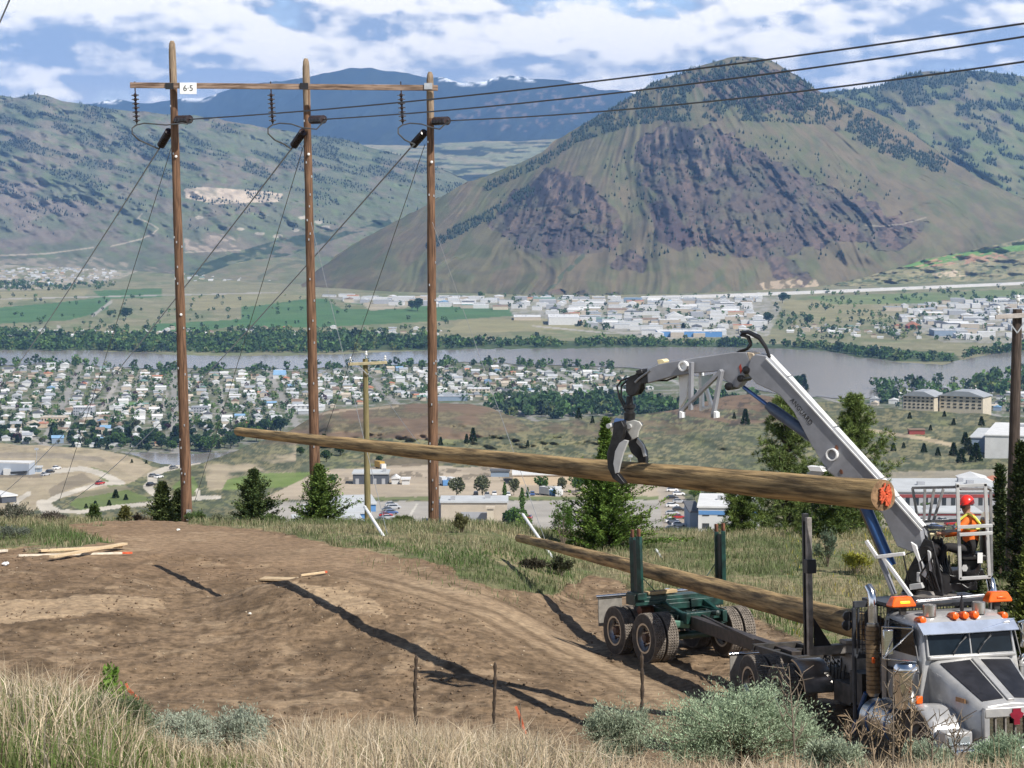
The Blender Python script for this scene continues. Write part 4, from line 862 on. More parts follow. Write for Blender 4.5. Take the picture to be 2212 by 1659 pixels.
def build_truck():
    t = truck
    m = MB()
    for s in (-1, 1): m.box((3.1, .43 * s, .88), (9.2, .09, .28))
    for x in (-1.2, -.2, .7, 1.7, 2.6, 3.4, 4.4): m.box((x, 0, .86), (.12, .8, .2))
    m.box((2.3, 0, 1.04), (2.2, .9, .06)); m.box((.66, 0, .62), (.5, .9, .3))
    for s in (-1, 1):
        m.beam((-.1, .6 * s, .55), (1.45, .6 * s, .50), .12, .16); m.box((.68, .55 * s, .70), (.35, .2, .35))
        for x in (0, 1.35): m.lathe((x, .25 * s, .66), (0, s, 0), [(0, .13), (.4, .12), (.5, .09)], 12)
    m.box((3.2, -.62, .78), (.7, .34, .36)); m.box((3.9, -.70, .95), (.5, .3, .55)); m.box((2.5, .62, .80), (.9, .3, .4))
    for k in range(7): m.path([(1.7 + k * .16, -.3, 1.0), (1.8 + k * .15, -.5, 1.18 + .05 * (k % 3)), (2.0 + k * .14, -.6, .9), (2.3 + k * .1, -.55, .8)], .018, 6)
    m.box((-1.55, 0, .86), (.10, 1.0, .36))
    m.build('chassis', M_DKFRAME, t, bevel=.012)
    for x in (0, 1.35):
        for s in (-1, 1):
            wheel(t, x, 1.10 * s, .525, s); wheel(t, x, .79 * s, .525, s, rim_in=True)
    for s in (-1, 1): wheel(t, 6.86, 1.0 * s, .525, s, .525, .30, False, 'front')
    # mud flap and bracket behind the rear drive wheels
    for s in (-1,):
        m = MB(); m.box((-.78, 1.0 * s, .62), (.03, .56, .66)); f = m.build('mud_flap', M_FLAP, t)
        m = MB(); m.tube((-.78, .70 * s, .98), (-.78, 1.3 * s, .98), .035); m.build('flap_bar', M_CHROME, f, smooth=True)
    m = MB()          # white quarter fender ahead of the drive wheels
    q = [(2.05 + .62 * math.cos(a), 0, .62 + .62 * math.sin(a)) for a in [R(d) for d in range(10, 100, 10)]]
    loop = [[Vector((p[0] - 0, yy, p[2])) for p in q] for yy in (-1.24, -.70)]
    m.loft([[*loop[0], *[p + Vector((-.03, 0, -.03)) for p in reversed(loop[0])]], [*loop[1], *[p + Vector((-.03, 0, -.03)) for p in reversed(loop[1])]]])
    m.build('quarter_fender', M_DUSTCHROME, t, smooth=True)
    # cab
    W0 = .90
    def sec(x, zb, zt, w, wt, r=.14):
        pts = [(-w, zb), (-w, zt - .55), (-wt, zt - r)]
        pts += [(-wt + r * (1 - math.cos(R(a))), zt - r + r * math.sin(R(a))) for a in (30, 60, 90)]
        return [Vector((x, y, z)) for y, z in pts] + [Vector((x, -y, z)) for y, z in reversed(pts)]
    m = MB(); m.loft([sec(5.02, .95, 2.26, W0, .84), sec(5.06, .9, 2.38, W0, .84), sec(5.7, .9, 2.42, W0, .84), sec(6.2, .9, 2.36, W0, .82), sec(6.33, .9, 2.26, W0, .81), sec(6.46, .95, 1.77, W0, .84)])
    cab = m.build('cab', M_SILVER, t, smooth=True, bevel=.015)
    m = MB()
    wy = .735
    for s in (-1, 1):   # two flat panes meeting at the middle
        m.prism([Vector((6.475, .02 * s, 1.81)), Vector((6.450, wy * s, 1.81)), Vector((6.350, wy * s * .985, 2.27)), Vector((6.375, .02 * s, 2.27))], (.03, 0, .006))
    m.build('windscreen', M_GLASS, t)
    fr = MB()
    c4 = [Vector((6.47, -wy - .02, 1.79)), Vector((6.49, 0, 1.79)), Vector((6.47, wy + .02, 1.79)), Vector((6.355, wy + .01, 2.27)), Vector((6.355, -wy - .01, 2.27))]
    fr.path([*c4, c4[0]], .024, 8); fr.tube((6.49, 0, 1.79), (6.375, 0, 2.27), .014)
    fr.build('windscreen_frame', M_SILVER, t, smooth=True)
    m = MB()
    for s in (-1, 1):
        m.prism([Vector((6.345, 0, 2.32)), Vector((6.325, .87 * s, 2.32)), Vector((6.30, .87 * s, 2.29)), Vector((6.50, .85 * s, 2.155)), Vector((6.54, 0, 2.155))], (.012, 0, .012))
    m.build('sun_visor', mat('sky_tinted_visor', (.50, .56, .68), .28, .5, var=.12, scale=4), t)  # pale blue of the reflected sky is put into the visor colour
    for s in (-1, 1):
        m = MB(); m.prism([Vector((6.36, .905 * s, 1.80)), Vector((5.30, .905 * s, 1.80)), Vector((5.34, .885 * s, 2.30)), Vector((6.22, .885 * s, 2.22))], (0, .012, 0)); d_ = m.build('side_window', M_GLASS, t)
        m = MB(); m.path([(6.42, .912 * s, 1.0), (6.42, .912 * s, 1.74), (6.2, .895 * s, 2.26), (5.26, .895 * s, 2.26), (5.26, .915 * s, 1.0), (6.42, .912 * s, 1.0)], .012, 5); m.box((5.42, .925 * s, 1.50), (.16, .03, .04)); m.build('door_seam', M_BLACK, t)
        # mirrors on tubular brackets
        m = MB(); a = [(6.30, .93 * s, 2.24), (6.02, 1.34 * s, 2.26), (6.02, 1.34 * s, 1.74), (6.42, .94 * s, 1.72)]
        m.path([Vector(p) for p in a], .018, 7); m.tube((6.02, 1.34 * s, 1.74), (6.30, .93 * s, 2.22), .013)
        br = m.build('mirror_bracket', M_CHROME, t, smooth=True)
        m = MB(); m.box((6.0, 1.24 * s, 2.0), (.07, .19, .42)); m.build('mirror', M_CHROME, br, bevel=.02)
    for sgn, yy in ((-1, -.34), (1, .10)):
        m = MB(); m.path([(6.52, yy, 1.80), (6.50, yy + .12, 1.98), (6.475, yy + .26, 2.08)], .008, 5); m.path([(6.52, yy, 1.84), (6.47, yy + .30, 2.15)], .006, 5); m.build('wiper', M_BLACK, t)
    # cab roof lights
    for yy, nm_ in ((-.72, 0), (-.16, 1), (.02, 1), (.20, 1), (.74, 0)):
        m = MB(); m.lathe((6.16 if nm_ else 6.12, yy, 2.39 if abs(yy) < .5 else 2.345), (1, 0, .10), [(-.14, .02), (-.10, .055), (.06, .068), (.12, .055), (.14, .001)], 14); m.build('marker_light', M_ORANGE, t, smooth=True)
    for yy in (-.86, .88):
        m = MB(); z0 = 2.53; x0 = 5.72
        m.loft([[Vector((x0 + dx * k, yy + dy * k, z)) for dx, dy in ((-.12, -.215), (.12, -.215), (.12, .215), (-.12, .215))] for z, k in ((z0, 1.0), (z0 + .04, 1.0), (z0 + .155, .72), (z0 + .17, .64))])
        b_ = m.build('beacon', M_ORANGE, t, bevel=.02)
        m = MB(); m.box((x0 + .112, yy + .02, z0 + .08), (.03, .17, .04)); bl = m.build('beacon_bulb', M_YELLOWL if yy < 0 else M_ORANGE, b_, bevel=.01)
        m = MB(); m.box((x0, yy * .97, z0 - .06), (.08, .1, .14)); m.build('beacon_mount', M_DKFRAME, b_)
    m = MB(); m.tube((5.74, -.6, 2.61), (5.74, .62, 2.65), .028, n=10); m.build('light_bar', M_CHROME, t, smooth=True)
    for yy in (-.50, .38):
        m = MB(); m.lathe((6.02, yy, 2.44), (0, 0, 1), [(-.05, .11), (0, .11), (.13, .11), (.14, .10), (.14, .001)], 18); m.build('air_horn', M_DUSTCHROME, t, smooth=True)
    m = MB(); m.lathe((5.86, .16, 2.42), (0, 0, 1), [(0, .03), (.1, .04), (.2, .02), (.24, .02), (.30, .001)], 10); m.build('antenna', M_BLACK, t, smooth=True)
    # hood: high at the windscreen, sloping to the grille
    Hz = lambda x: 1.76 - (x - 6.46) * .415
    def hs(x, w, zb): return [Vector((x, y, z)) for y, z in ((-w, zb), (-w, Hz(x) - .14), (-w + .04, Hz(x) - .05), (-w + .13, Hz(x)), (0, Hz(x) + .035), (w - .13, Hz(x)), (w - .04, Hz(x) - .05), (w, Hz(x) - .14), (w, zb))]
    m = MB(); m.loft([hs(6.44, .76, .95), hs(6.9, .69, .9), hs(7.4, .62, .60), hs(7.80, .565, .52), hs(7.86, .55, .52)]); m.build('hood', M_SILVER, t, smooth=True, bevel=.012)
    for s in (-1, 1):
        m = MB(); m.prism([Vector((6.62, .10 * s, Hz(6.62) + .034)), Vector((6.62, .62 * s, Hz(6.62) + .006)), Vector((7.72, .46 * s, Hz(7.72) + .004)), Vector((7.72, .10 * s, Hz(7.72) + .034))], (0, 0, .016)); m.build('hood_panel', M_BLKPANEL, t)
    m = MB(); m.box((6.50, 0, 1.775), (.10, 1.54, .06)); m.build('cowl', M_SILVER, t, bevel=.02)
    m = MB()
    m.beam((6.6, 0, Hz(6.6) + .05), (7.80, 0, Hz(7.8) + .05), .12, .03); m.build('hood_ridge', M_SILVER, t, bevel=.01)
    # grille with surround
    m = MB(); zt = Hz(7.86) - .02
    for yy in (-.50, .50): m.box((7.90, yy, .815), (.10, .10, .66))
    m.box((7.90, 0, zt - .07), (.12, 1.08, .16)); m.box((7.90, 0, .52), (.10, 1.0, .06)); m.build('grille_surround', M_SILVER, t, bevel=.02)
    m = MB()
    for k in range(26): m.box((7.885, 0, .54 + k * .0205), (.02, .90, .013))
    m.box((7.86, 0, .80), (.02, .9, .56)); m.mi = [0] * (26 * 6) + [1] * 6; m.build('grille', [M_CHROME, M_BLACK], t)
    for k in range(5):
        m = MB(); m.box((7.915, -.34 + .17 * k, .79), (.03, .026, .54)); m.build('grille_bar', M_GREYSTEEL, t)
    m = MB(); m.prism([Vector((7.965, y, z)) for y, z in ((-.07, zt - .02), (.07, zt - .02), (.07, zt - .07), (.12, zt - .10), (.09, zt - .16), (.05, zt - .18), (.05, zt - .27), (-.05, zt - .27), (-.05, zt - .18), (-.09, zt - .16), (-.12, zt - .10), (-.07, zt - .07))], (.025, 0, 0)); m.build('hood_emblem', mat('dark_red_enamel', (.22, .012, .03), .3), t)
    m = MB(); m.box((7.35, -.645, 1.22), (.30, .02, .07)); m.build('side_emblem', mat('tarnished_emblem', (.30, .17, .08), .4, .4), t)
    # fenders with headlamp pods, bumper
    for s in (-1, 1):
        q = [(6.86 + .66 * math.cos(R(a)), .50 + .60 * math.sin(R(a))) for a in range(160, -1, -10)] + [(7.58, .62), (7.84, .60)]
        m = MB(); rings = []
        for x, z in q:
            inn = .66 if x < 7.2 else .56
            rings.append([Vector((x, s * 1.20, z - .05)), Vector((x, s * 1.17, z)), Vector((x, s * 1.10, z + .02)), Vector((x, s * inn, z + .0)), Vector((x, s * inn, z - .04)), Vector((x, s * 1.12, z - .04))])
        m.loft(rings); fe = m.build('fender', M_SILVER, t, smooth=True, sharp=50)
        m = MB(); m.box((7.66, .92 * s, .66), (.36, .46, .30)); pod = m.build('headlamp_pod', M_SILVER, fe, bevel=.03)
        m = MB(); m.box((7.85, .84 * s, .67), (.02, .17, .12)); m.box((7.85, 1.03 * s, .67), (.02, .16, .12)); m.build('headlight', mat('headlamp_glass', (.30, .34, .36), .1, .3), pod)
        m = MB(); m.box((6.86, 1.12 * s, 1.18), (.05, .12, .13)); m.build('turn_signal', M_ORANGE, fe, bevel=.02)
    m = MB(); m.box((8.12, 0, .42), (.12, 2.3, .34)); m.build('bumper', M_CHROME, t, bevel=.03)
    # air cleaner, exhaust stacks, tank, steps
    for s in (-1, 1):
        m = MB(); m.lathe((6.38, 1.10 * s, .92), (0, 0, 1), [(0, .10), (.05, .18), (.10, .205), (.62, .205), (.63, .215), (.66, .215), (.67, .205), (.72, .205), (.78, .17), (.80, .001)], 24); m.build('air_cleaner', M_CHROME, t, smooth=True)
        m = MB(); m.lathe((5.14, 1.10 * s, 1.0), (0, 0, 1), [(0, .06), (.0, .075), (.05, .10), (1.20, .10), (1.22, .075), (1.50, .075)], 18)
        st = m.build('exhaust_stack', M_DUSTCHROME, t, smooth=True)
        m = MB(); m.path([(5.14, 1.10 * s, 2.45), (5.14, 1.10 * s, 2.60), (5.10, 1.10 * s, 2.72), (5.02, 1.12 * s, 2.81)], [.075, .075, .073, .07], 14, False); m.path([(5.14, 1.10 * s, 2.46), (5.14, 1.10 * s, 2.60), (5.10, 1.10 * s, 2.715), (5.025, 1.12 * s, 2.805)], .066, 14, False); m.build('stack_tip', M_CHROME, st, smooth=True)
        m = MB()
        for k in range(15): m.lathe((5.14, 1.10 * s, 1.06 + k * .074), (0, 0, 1), [(0, .118), (.058, .118), (.064, .108), (.070, .108)], 18)
        m.build('heat_shield', mat('browned_shield', (.23, .165, .10), .4, .6, var=.25, scale=8), st, smooth=True)
        m = MB(); m.box((5.30, 1.17 * s, 1.62), (.05, .05, .1)); m.build('marker_light', M_ORANGE, t, bevel=.01)
        m = MB(); m.lathe((4.9, .95 * s, .62), (1, 0, 0), [(0, .02), (.0, .30), (.02, .32), (1.18, .32), (1.20, .30), (1.20, .02)], 26); tk = m.build('fuel_tank', M_DUSTCHROME, t, smooth=True)
        for x in (5.15, 5.85): m = MB(); m.lathe((x, .95 * s, .62), (1, 0, 0), [(0, .327), (.06, .327)], 26); m.build('tank_strap', M_BLUE if s < 0 else M_BLACK, tk, smooth=True)
        m = MB(); m.box((5.9, 1.18 * s, .98), (.6, .2, .04)); m.build('step', M_GREYSTEEL, t)
    m = MB(); m.path([(4.85, -1.1, 1.02), (4.62, -1.12, .70), (4.40, -1.14, .30)], .04, 8); m.build('blue_strut', M_BLUE, t, smooth=True)
    # loader frame behind the cab: posts, mesh guard, deck
    m = MB()
    rx = 4.62
    for s in (-1, 1):
        m.path([(rx, 1.2 * s, .55), (rx, 1.2 * s, 2.40), (rx, 1.12 * s, 2.48)], .038, 8); m.path([(rx, .92 * s, 1.60), (rx, .98 * s, 2.3), (rx, .90 * s, 2.40)], .03, 8)
        m.beam((rx - .1, .62 * s, 1.0), (rx + .3, .62 * s, 2.46), .14, .14); m.beam((rx + .42, .62 * s, 1.0), (rx + .36, .62 * s, 2.46), .12, .12)
    m.beam((rx, -1.2, 2.47), (rx, 1.2, 2.47), .08, .10); m.beam((rx, -1.2, 1.60), (rx, 1.2, 1.60), .06, .07); m.beam((rx, -.85, 1.6), (rx, -.85, 2.44), .03, .03)
    m.beam((rx, -1.12, 1.62), (rx, -1.12, 2.42), .03, .05)
    for k in range(40): m.beam((rx - .02, -1.16 + k * .058, 1.62), (rx - .02, -1.16 + k * .058, 2.44), .008, .022)
    for k in range(9): m.beam((rx - .03, -1.18, 1.70 + k * .085), (rx - .03, 1.18, 1.70 + k * .085), .012, .008)
    m.box((4.88, 0, 2.53), (.95, 1.9, .05)); m.box((4.88, 0, 2.47), (.7, 1.5, .08))
    m.build('loader_frame', mat('dark_blue_grey_steel', (.045, .05, .06), .5, .2, var=.3), t)
    m = MB(); m.lathe((rx - .06, -1.28, 2.27), (-1, 0, 0), [(-.03, .02), (-.02, .09), (.03, .085), (.06, .05), (.07, .001)], 14); m.lathe((rx - .06, -1.30, 2.12), (-1, 0, 0), [(-.03, .02), (-.02, .09), (.03, .085), (.06, .05), (.07, .001)], 14); m.build('work_light', M_BLACK, t, smooth=True)
    # log bunk with its tall stake
    m = MB(); m.box((2.72, 0, 1.47), (.24, 2.44, .16)); m.box((2.72, 0, 1.22), (.5, 1.0, .34)); m.box((2.72, .3, 1.585), (.30, 1.7, .07)); m.box((2.60, -.5, 1.36), (.2, .5, .05))
    m.build('bunk', M_GREYSTEEL, t, bevel=.012)
    for s, top in ((-1, 3.86),):
        m = MB(); m.box((2.66, 1.20 * s, (1.40 + top) / 2), (.06, .11, top - 1.40)); m.box((2.80, 1.20 * s, (1.40 + top) / 2 - .03), (.10, .09, top - 1.46)); m.mi = [0] * 6 + [1] * 6
        m.prism([Vector((2.80, 1.13 * s, 1.55)), Vector((2.80, .80 * s, 1.55)), Vector((2.80, 1.13 * s, 2.05))], (.03, 0, 0)); m.mi += [1] * (len(m.f) - len(m.mi))
        m.box((2.82, 1.19 * s, 2.95), (.16, .17, .24)); m.mi += [1] * 6
        m.build('stake', [M_BLACK, M_GREYSTEEL], t, bevel=.008)
build_truck()

# trailer
X0 = (3.92, 51.72, float(HN0(3.92, 51.72)) + .02); YT = R(25)
MX = frame_of(X0, YT, .045)
trailer = thing('pole_trailer', 'dark green two-axle pole trailer with upright stakes on the dirt track', 'trailer', (0, 0, 0)); trailer.matrix_world = MX
def build_trailer():
    t = trailer
    for x in (0, -1.36):
        for s in (-1, 1): wheel(t, x, 1.10 * s, .525, s); wheel(t, x, .79 * s, .525, s, rim_in=True)
    m = MB()
    for s in (-1, 1):
        m.box((-.68, .44 * s, .95), (2.5, .11, .24)); m.beam((-1.36, .46 * s, .60), (0, .46 * s, .60), .14, .18); m.box((-.68, .46 * s, .76), (.5, .24, .24))
        for x in (-1.7, .35): m.beam((x, .44 * s, 1.0), (-.68, .5 * s, 1.22), .09, .10)
    for x in (-1.75, -.68, .40): m.box((x, 0, .98), (.14, 1.0, .16))
    for x in (0, -1.36): m.lathe((x, -.95, .525), (0, 1, 0), [(0, .09), (1.9, .09)], 14)
    m.box((-.68, 0, 1.10), (.5, .9, .14)); m.build('frame', M_GREEN, t, bevel=.012)
    m = MB(); m.box((-.68, 0, 1.25), (.34, 2.30, .16)); m.box((-.50, -.1, 1.20), (.06, 2.1, .10)); m.box((-.88, 0, 1.19), (.07, 2.0, .09)); m.box((-.68, .55, 1.14), (.60, .8, .18)); m.m = 1
    m.box((-.68, -1.13, 1.28), (.40, .10, .24)); m.box((-.68, 1.13, 1.28), (.40, .10, .24)); m.build('bunk', [M_GREEN, M_GRNDK], t, bevel=.012)
    for s in (-1, 1):
        m = MB()
        for x, top in ((-.80, 2.60), (-.50, 2.64)):
            a = (x + .02, 1.03 * s, 1.30); b = (x, 1.04 * s, top); m.m = 0; m.beam(a, b, .09, .115); m.m = 1; m.beam(Vector(b) + Vector((0, 0, .003)), Vector(b) + Vector((0, 0, .17)), .05, .09)
        m.m = 2; m.beam((-.65, 1.03 * s, 1.3), (-.65, 1.04 * s, 2.56), .16, .05)
        m.m = 0; m.box((-.65, 1.03 * s, 1.36), (.50, .22, .14)); m.beam((-.8, 1.0 * s, 1.9), (-.72, .45 * s, 1.32), .02, .02)
        m.build('stake', [M_GREEN, M_RUST if s < 0 else M_RUST, M_GRNDK], t, bevel=.008)
    m = MB(); m.beam((-.80, -.72, 1.37), (-.78, -.02, 1.385), .22, .07); m.build('bunk_plank', mat('bare_plank', (.46, .33, .18), .85, var=.25, scale=3, stretch=(6, 1, 1)), t, bevel=.008)
    m = MB()
    for k in range(12):
        y0 = -.7 + k * .12; m.path([(-.1 + .1 * (k % 3), y0, 1.05), (.10, y0 + .1, 1.0 + .06 * (k % 2)), (.25, y0 + .2, .82), (.45, y0 * .4, .72)], .016, 6)
    m.box((.15, -.30, .90), (.22, .5, .2)); m.box((-.35, .1, .86), (.3, .5, .26)); m.lathe((.45, .2, 1.02), (1, 0, .1), [(0, .05), (.25, .06), (.28, .001)], 10); m.box((.5, -.05, .78), (.35, .3, .16)); m.build('brake_gear', M_GRNDK, t)
    m = MB(); m.lathe((-.95, -.52, .96), (0, -1, 0), [(0, .02), (0, .12), (.30, .12), (.32, .02)], 16); m.build('air_tank', M_RUST, t, smooth=True)
    m = MB(); m.prism([Vector((.30, -.72, .90)), Vector((.52, -.30, .86)), Vector((.46, -.30, .74)), Vector((.30, -.70, .78))], (.0, .03, .03)); m.build('brake_chamber', mat('pale_green_paint', (.13, .27, .20), .4), t)
    for s in (-1, 1):
        m = MB(); m.box((-2.02, .98 * s, .86), (.03, .58, .62)); f = m.build('mud_flap', M_FLAP, t)
        m = MB(); m.tube((-2.0, .56 * s, 1.20), (-2.0, 1.34 * s, 1.20), .04, n=12); m.box((-2.0, .5 * s, 1.2), (.3, .1, .1)); m.build('flap_bar', M_CHROME, f, smooth=True)
    # reach: long square tube forward to the truck
    inv = MX.inverted(); e = inv @ TW(-.6, .0, .86); m = MB(); m.beam((-1.0, 0, .84), e, .20, .26); m.beam((.2, .02, .98), e + Vector((-1.6, 0, .15)), .05, .04)
    m.build('reach', mat('dirty_brown_steel', (.040, .030, .024), .55, var=.5), t, bevel=.01)
build_trailer()

# ------------------------------------------------------------------ log loader on the frame behind the cab
CB = TW(4.90, 0.05, 2.62)
GP = P(1357, 992, 43.4)
hd = Vector((GP.x - CB.x, GP.y - CB.y, 0)).normalized(); NL = Vector((-hd.y, hd.x, 0))   # boom plane normal
if NL.y > 0: NL = -NL      # towards the camera
loader = thing('log_loader', 'grey hydraulic loader with folded boom standing behind the truck cab', 'loader crane', CB)
def LL(v): return Vector(v) - CB
def BPl(x, y, off=0.0): return on_plane(x, y, CB + NL * off, NL)
M_GREY = mat('grey_boom_paint', (.25, .255, .275), .45, var=.14, scale=3, coat=.1)
M_LGREY = mat('pale_grey_paint', (.46, .46, .45), .45, var=.10, scale=3)
M_HOSE = mat('hydraulic_hose', (.014, .013, .013), .4, var=.2)
M_DARKM = mat('oily_steel', (.022, .021, .022), .42, .3, var=.5, scale=7)
def plate(mb, px, off, th):
    mb.prism([LL(BPl(x, y, off)) for x, y in px], NL * th); return mb
def build_loader():
    t = loader
    m = MB(); plate(m, [(1630, 772), (1640, 764), (1662, 767), (1700, 812), (1902, 1033), (1934, 1072), (1996, 1143), (2001, 1178), (1986, 1194), (1945, 1178), (1913, 1107), (1795, 1016), (1758, 956), (1722, 888), (1690, 850), (1642, 828), (1620, 803)], 0, .30)
    mb_ = m.build('main_boom', M_GREY, t, bevel=.015)
    m = MB()
    pa = [(1657, 769), (1702, 816), (1802, 926), (1904, 1037), (1936, 1076), (1994, 1141)]
    for (a, b) in zip(pa[:-1], pa[1:]):
        A = LL(BPl(a[0] + 3, a[1] - 2, .0)); B = LL(BPl(b[0] + 3, b[1] - 2, .0)); A = A + (B - A) * .01; B = A + (B - A) * .985; m.beam(A, B, .15, .05, NL.cross(B - A))
        A = LL(BPl(a[0] - 3, a[1] + 5, .165)); B = LL(BPl(b[0] - 3, b[1] + 5, .165)); m.beam(A, B, .02, .03)
    m.build('boom_rail', mat('pale_rail_paint', (.66, .66, .64), .4, var=.08), mb_, bevel=.008)
    m = MB()
    for rr in ((.085, .105),): m.lathe(LL(BPl(1801, 981, .12)), NL, [(0, .105), (.10, .105), (.10, .085), (0, .085)], 24)
    m.build('boom_ring', M_WHITE, mb_, smooth=True)
    m = MB(); plate(m, [(1746, 1022), (1770, 1006), (1782, 1010), (1776, 1026), (1752, 1034)], .22, .14); m.build('boom_bracket', M_LGREY, mb_, bevel=.01)
    m = MB(); plate(m, [(1748, 1006), (1776, 1008), (1782, 1018), (1754, 1016)], .24, .16); m.build('bracket_cap', M_WHITE, mb_)
    A = BPl(1731, 889, .152); d_ = (BPl(1752, 916, .152) - BPl(1712, 866, .152)).normalized(); u_ = NL.cross(d_)
    Mx = Matrix.Translation(LL(A)) @ Matrix((( d_.x, u_.x, NL.x, 0), (d_.y, u_.y, NL.y, 0), (d_.z, u_.z, NL.z, 0), (0, 0, 0, 1)))
    text_mesh('boom_lettering', 'ANGUARD', .115, M_BLACKTXT, mb_, Mx)
    for x, y in ((1806, 966), (1816, 1018)):
        m = MB(); plate(m, [(x, y - 5), (x + 4, y - 1), (x + 5, y + 5), (x, y + 6), (x - 3, y)], .156, .008); m.build('rust_patch', M_RUST, mb_)
    m = MB(); plate(m, [(2000, 1082), (2012, 1096), (2008, 1100), (1997, 1086)], .156, .006)
    # jib
    m = MB(); plate(m, [(1404, 797), (1428, 786), (1488, 775), (1592, 759.5), (1619, 760), (1630, 785), (1618, 803), (1613, 820), (1599, 837), (1588, 834), (1570, 818), (1561, 801), (1503, 806), (1462, 812), (1406, 827)], 0, .24); jb = m.build('jib', M_GREY, t, bevel=.015)
    m = MB(); plate(m, [(1378, 806), (1404, 796), (1407, 827), (1380, 830)], 0, .20); m.build('jib_extension', M_BLACK, jb, bevel=.01)
    m = MB(); m.lathe(LL(BPl(1480, 790, .10)), NL, [(0, .09), (.10, .09), (.10, .062), (.05, .06), (.05, .001)], 24); m.build('jib_ring', M_WHITE, jb, smooth=True)
    m = MB(); plate(m, [(1621, 760), (1634, 762), (1646, 786), (1637, 790), (1629, 784)], -.02, .28); m.build('elbow_plate', mat('orange_cream_paint', (.62, .50, .36), .5, var=.4, scale=6), jb, bevel=.01)
    for x, y, r in ((1630, 797, .07), (1592, 832, .07), (1618, 815, .06)):
        m = MB(); m.lathe(LL(BPl(x, y, -.17)), NL, [(0, r), (.34, r), (.345, r * .6), (.35, r * .5), (.35, .001)], 18); m.build('pivot_pin', M_DARKM, jb, smooth=True)
    m = MB(); plate(m, [(1596, 792), (1600, 786), (1603, 800), (1600, 808)], .124, .006); m.build('rust_patch', mat('red_paint_spot', (.35, .05, .03), .6), jb)
    m = MB(); plate(m, [(1424, 777), (1436, 775), (1441, 780), (1437, 788), (1427, 787)], 0, .18); m.build('jib_lamp', mat('cream_paint', (.75, .62, .35), .5), jb, bevel=.01)
    # heel rack hanging from the jib: two frames
    for off, nm_ in ((.20, 0), (-.20, 1)):
        dx = 0 if nm_ == 0 else 0
        m = MB()
        if nm_ == 0:
            for a, b, w in (((1494, 782), (1492, 886), .10), ((1560, 800), (1470, 890), .12), ((1559, 800), (1541, 896), .11), ((1470, 890), (1469, 902), .10), ((1541, 892), (1541, 902), .10)):
                m.beam(LL(BPl(*a, off)), LL(BPl(*b, off)), .06, w, NL)
        else:
            for a, b, w in (((1476, 800), (1472, 886), .10), ((1515, 804), (1516, 888), .10), ((1516, 884), (1538, 878), .08), ((1524, 835), (1538, 880), .08)):
                m.beam(LL(BPl(*a, off)), LL(BPl(*b, off)), .06, w, NL)
        m.build('heel_rack_frame', M_GREY if nm_ == 0 else M_WHITE, t, bevel=.008)
    m = MB(); plate(m, [(1468, 808), (1491, 804), (1486, 858), (1472, 880), (1470, 838)], -.10, .10); m.build('heel_rack_plate', M_WHITE, t, bevel=.008)
    m = MB(); plate(m, [(1517, 812), (1540, 808), (1526, 838), (1517, 836)], -.10, .06); m.build('heel_rack_plate', mat('pale_blue_plate', (.55, .66, .66), .5), t)
    for x in (1471, 1545):
        m = MB(); plate(m, [(x, 888), (x + 6, 891), (x + 6, 902), (x, 903)], .25, .12); m.build('rack_tooth', M_WHITE, t)
    # cylinders
    m = MB(); A = LL(BPl(1606, 836, .0)); B = LL(BPl(1664, 880, .0)); m.tube(A, B, .035, n=12); rod = m.build('cylinder_rod', mat('blue_chrome_rod', (.10, .18, .40), .2, .6), t, smooth=True)
    m = MB(); C = LL(BPl(1768, 954, .0)); m.path([B + (A - B) * .12, B, B + (C - B) * .06, C], [.07, .085, .098, .098], 18); m.build('hydraulic_cylinder', mat('blue_grey_paint', (.075, .105, .165), .4, var=.15), t, smooth=True)
    m = MB(); A = LL(BPl(1868, 1090, .02)); B = LL(BPl(1925, 1222, .02)); m.tube(A, B, .095, n=18); m.build('hydraulic_cylinder', M_BLUE, t, smooth=True)
    m = MB(); A = LL(BPl(1856, 1086, .0)); B = LL(BPl(1906, 1200, .0)); m.tube(A, B, .05, n=12); m.build('hydraulic_pipe', mat('olive_brown_paint', (.16, .13, .07), .5), t, smooth=True)
    # hoses over the elbow, at the jib tip and down the boom
    for k in range(4):
        o_ = -.09 + .06 * k; m = MB()
        m.path([LL(BPl(x, y, o_)) for x, y in ((1580, 772 - k), (1600, 758), (1614, 754), (1622, 740 + k * 2), (1618 - k, 728), (1606 - k * 2, 724), (1600 + k, 717 + k), (1616, 716 + k), (1640, 726 + k * 2), (1654, 748 + k), (1663, 772))], .026, 7, False); m.build('hydraulic_hose', M_HOSE, t, smooth=True)
    for k, pts in enumerate((((1400, 800), (1370, 812), (1342, 822), (1333, 835), (1338, 860), (1352, 888)), ((1400, 806), (1360, 818), (1342, 834), (1342, 858), (1356, 884)), ((1388, 820), (1392, 838), (1384, 850), (1366, 846)), ((1462, 814), (1440, 822), (1420, 822), (1400, 816)),
                           ((1996, 1136), (2006, 1148), (2010, 1170), (2002, 1190), (1990, 1200)), ((1990, 1146), (2000, 1160), (2003, 1178), (1994, 1196)))):
        m = MB(); m.path([LL(BPl(x, y, .06 - .04 * (k % 3))) for x, y in pts], .018, 6, False); m.build('hydraulic_hose', M_HOSE, t, smooth=True)
    m = MB()
    m.path([LL(BPl(1405, 800, .12)), LL(BPl(1380, 818, .12)), LL(BPl(1372, 826, .12))], .02, 6); m.build('hydraulic_hose', M_WIREL, t, smooth=True)
    # rotator and link
    m = MB(); plate(m, [(1358, 826), (1366, 812), (1384, 806), (1392, 818), (1388, 836), (1380, 852), (1366, 856), (1358, 846)], 0, .22); plate(m, [(1380, 800), (1392, 796), (1396, 806), (1384, 810)], .0, .26); m.build('jib_link', M_DARKM, t, bevel=.015)
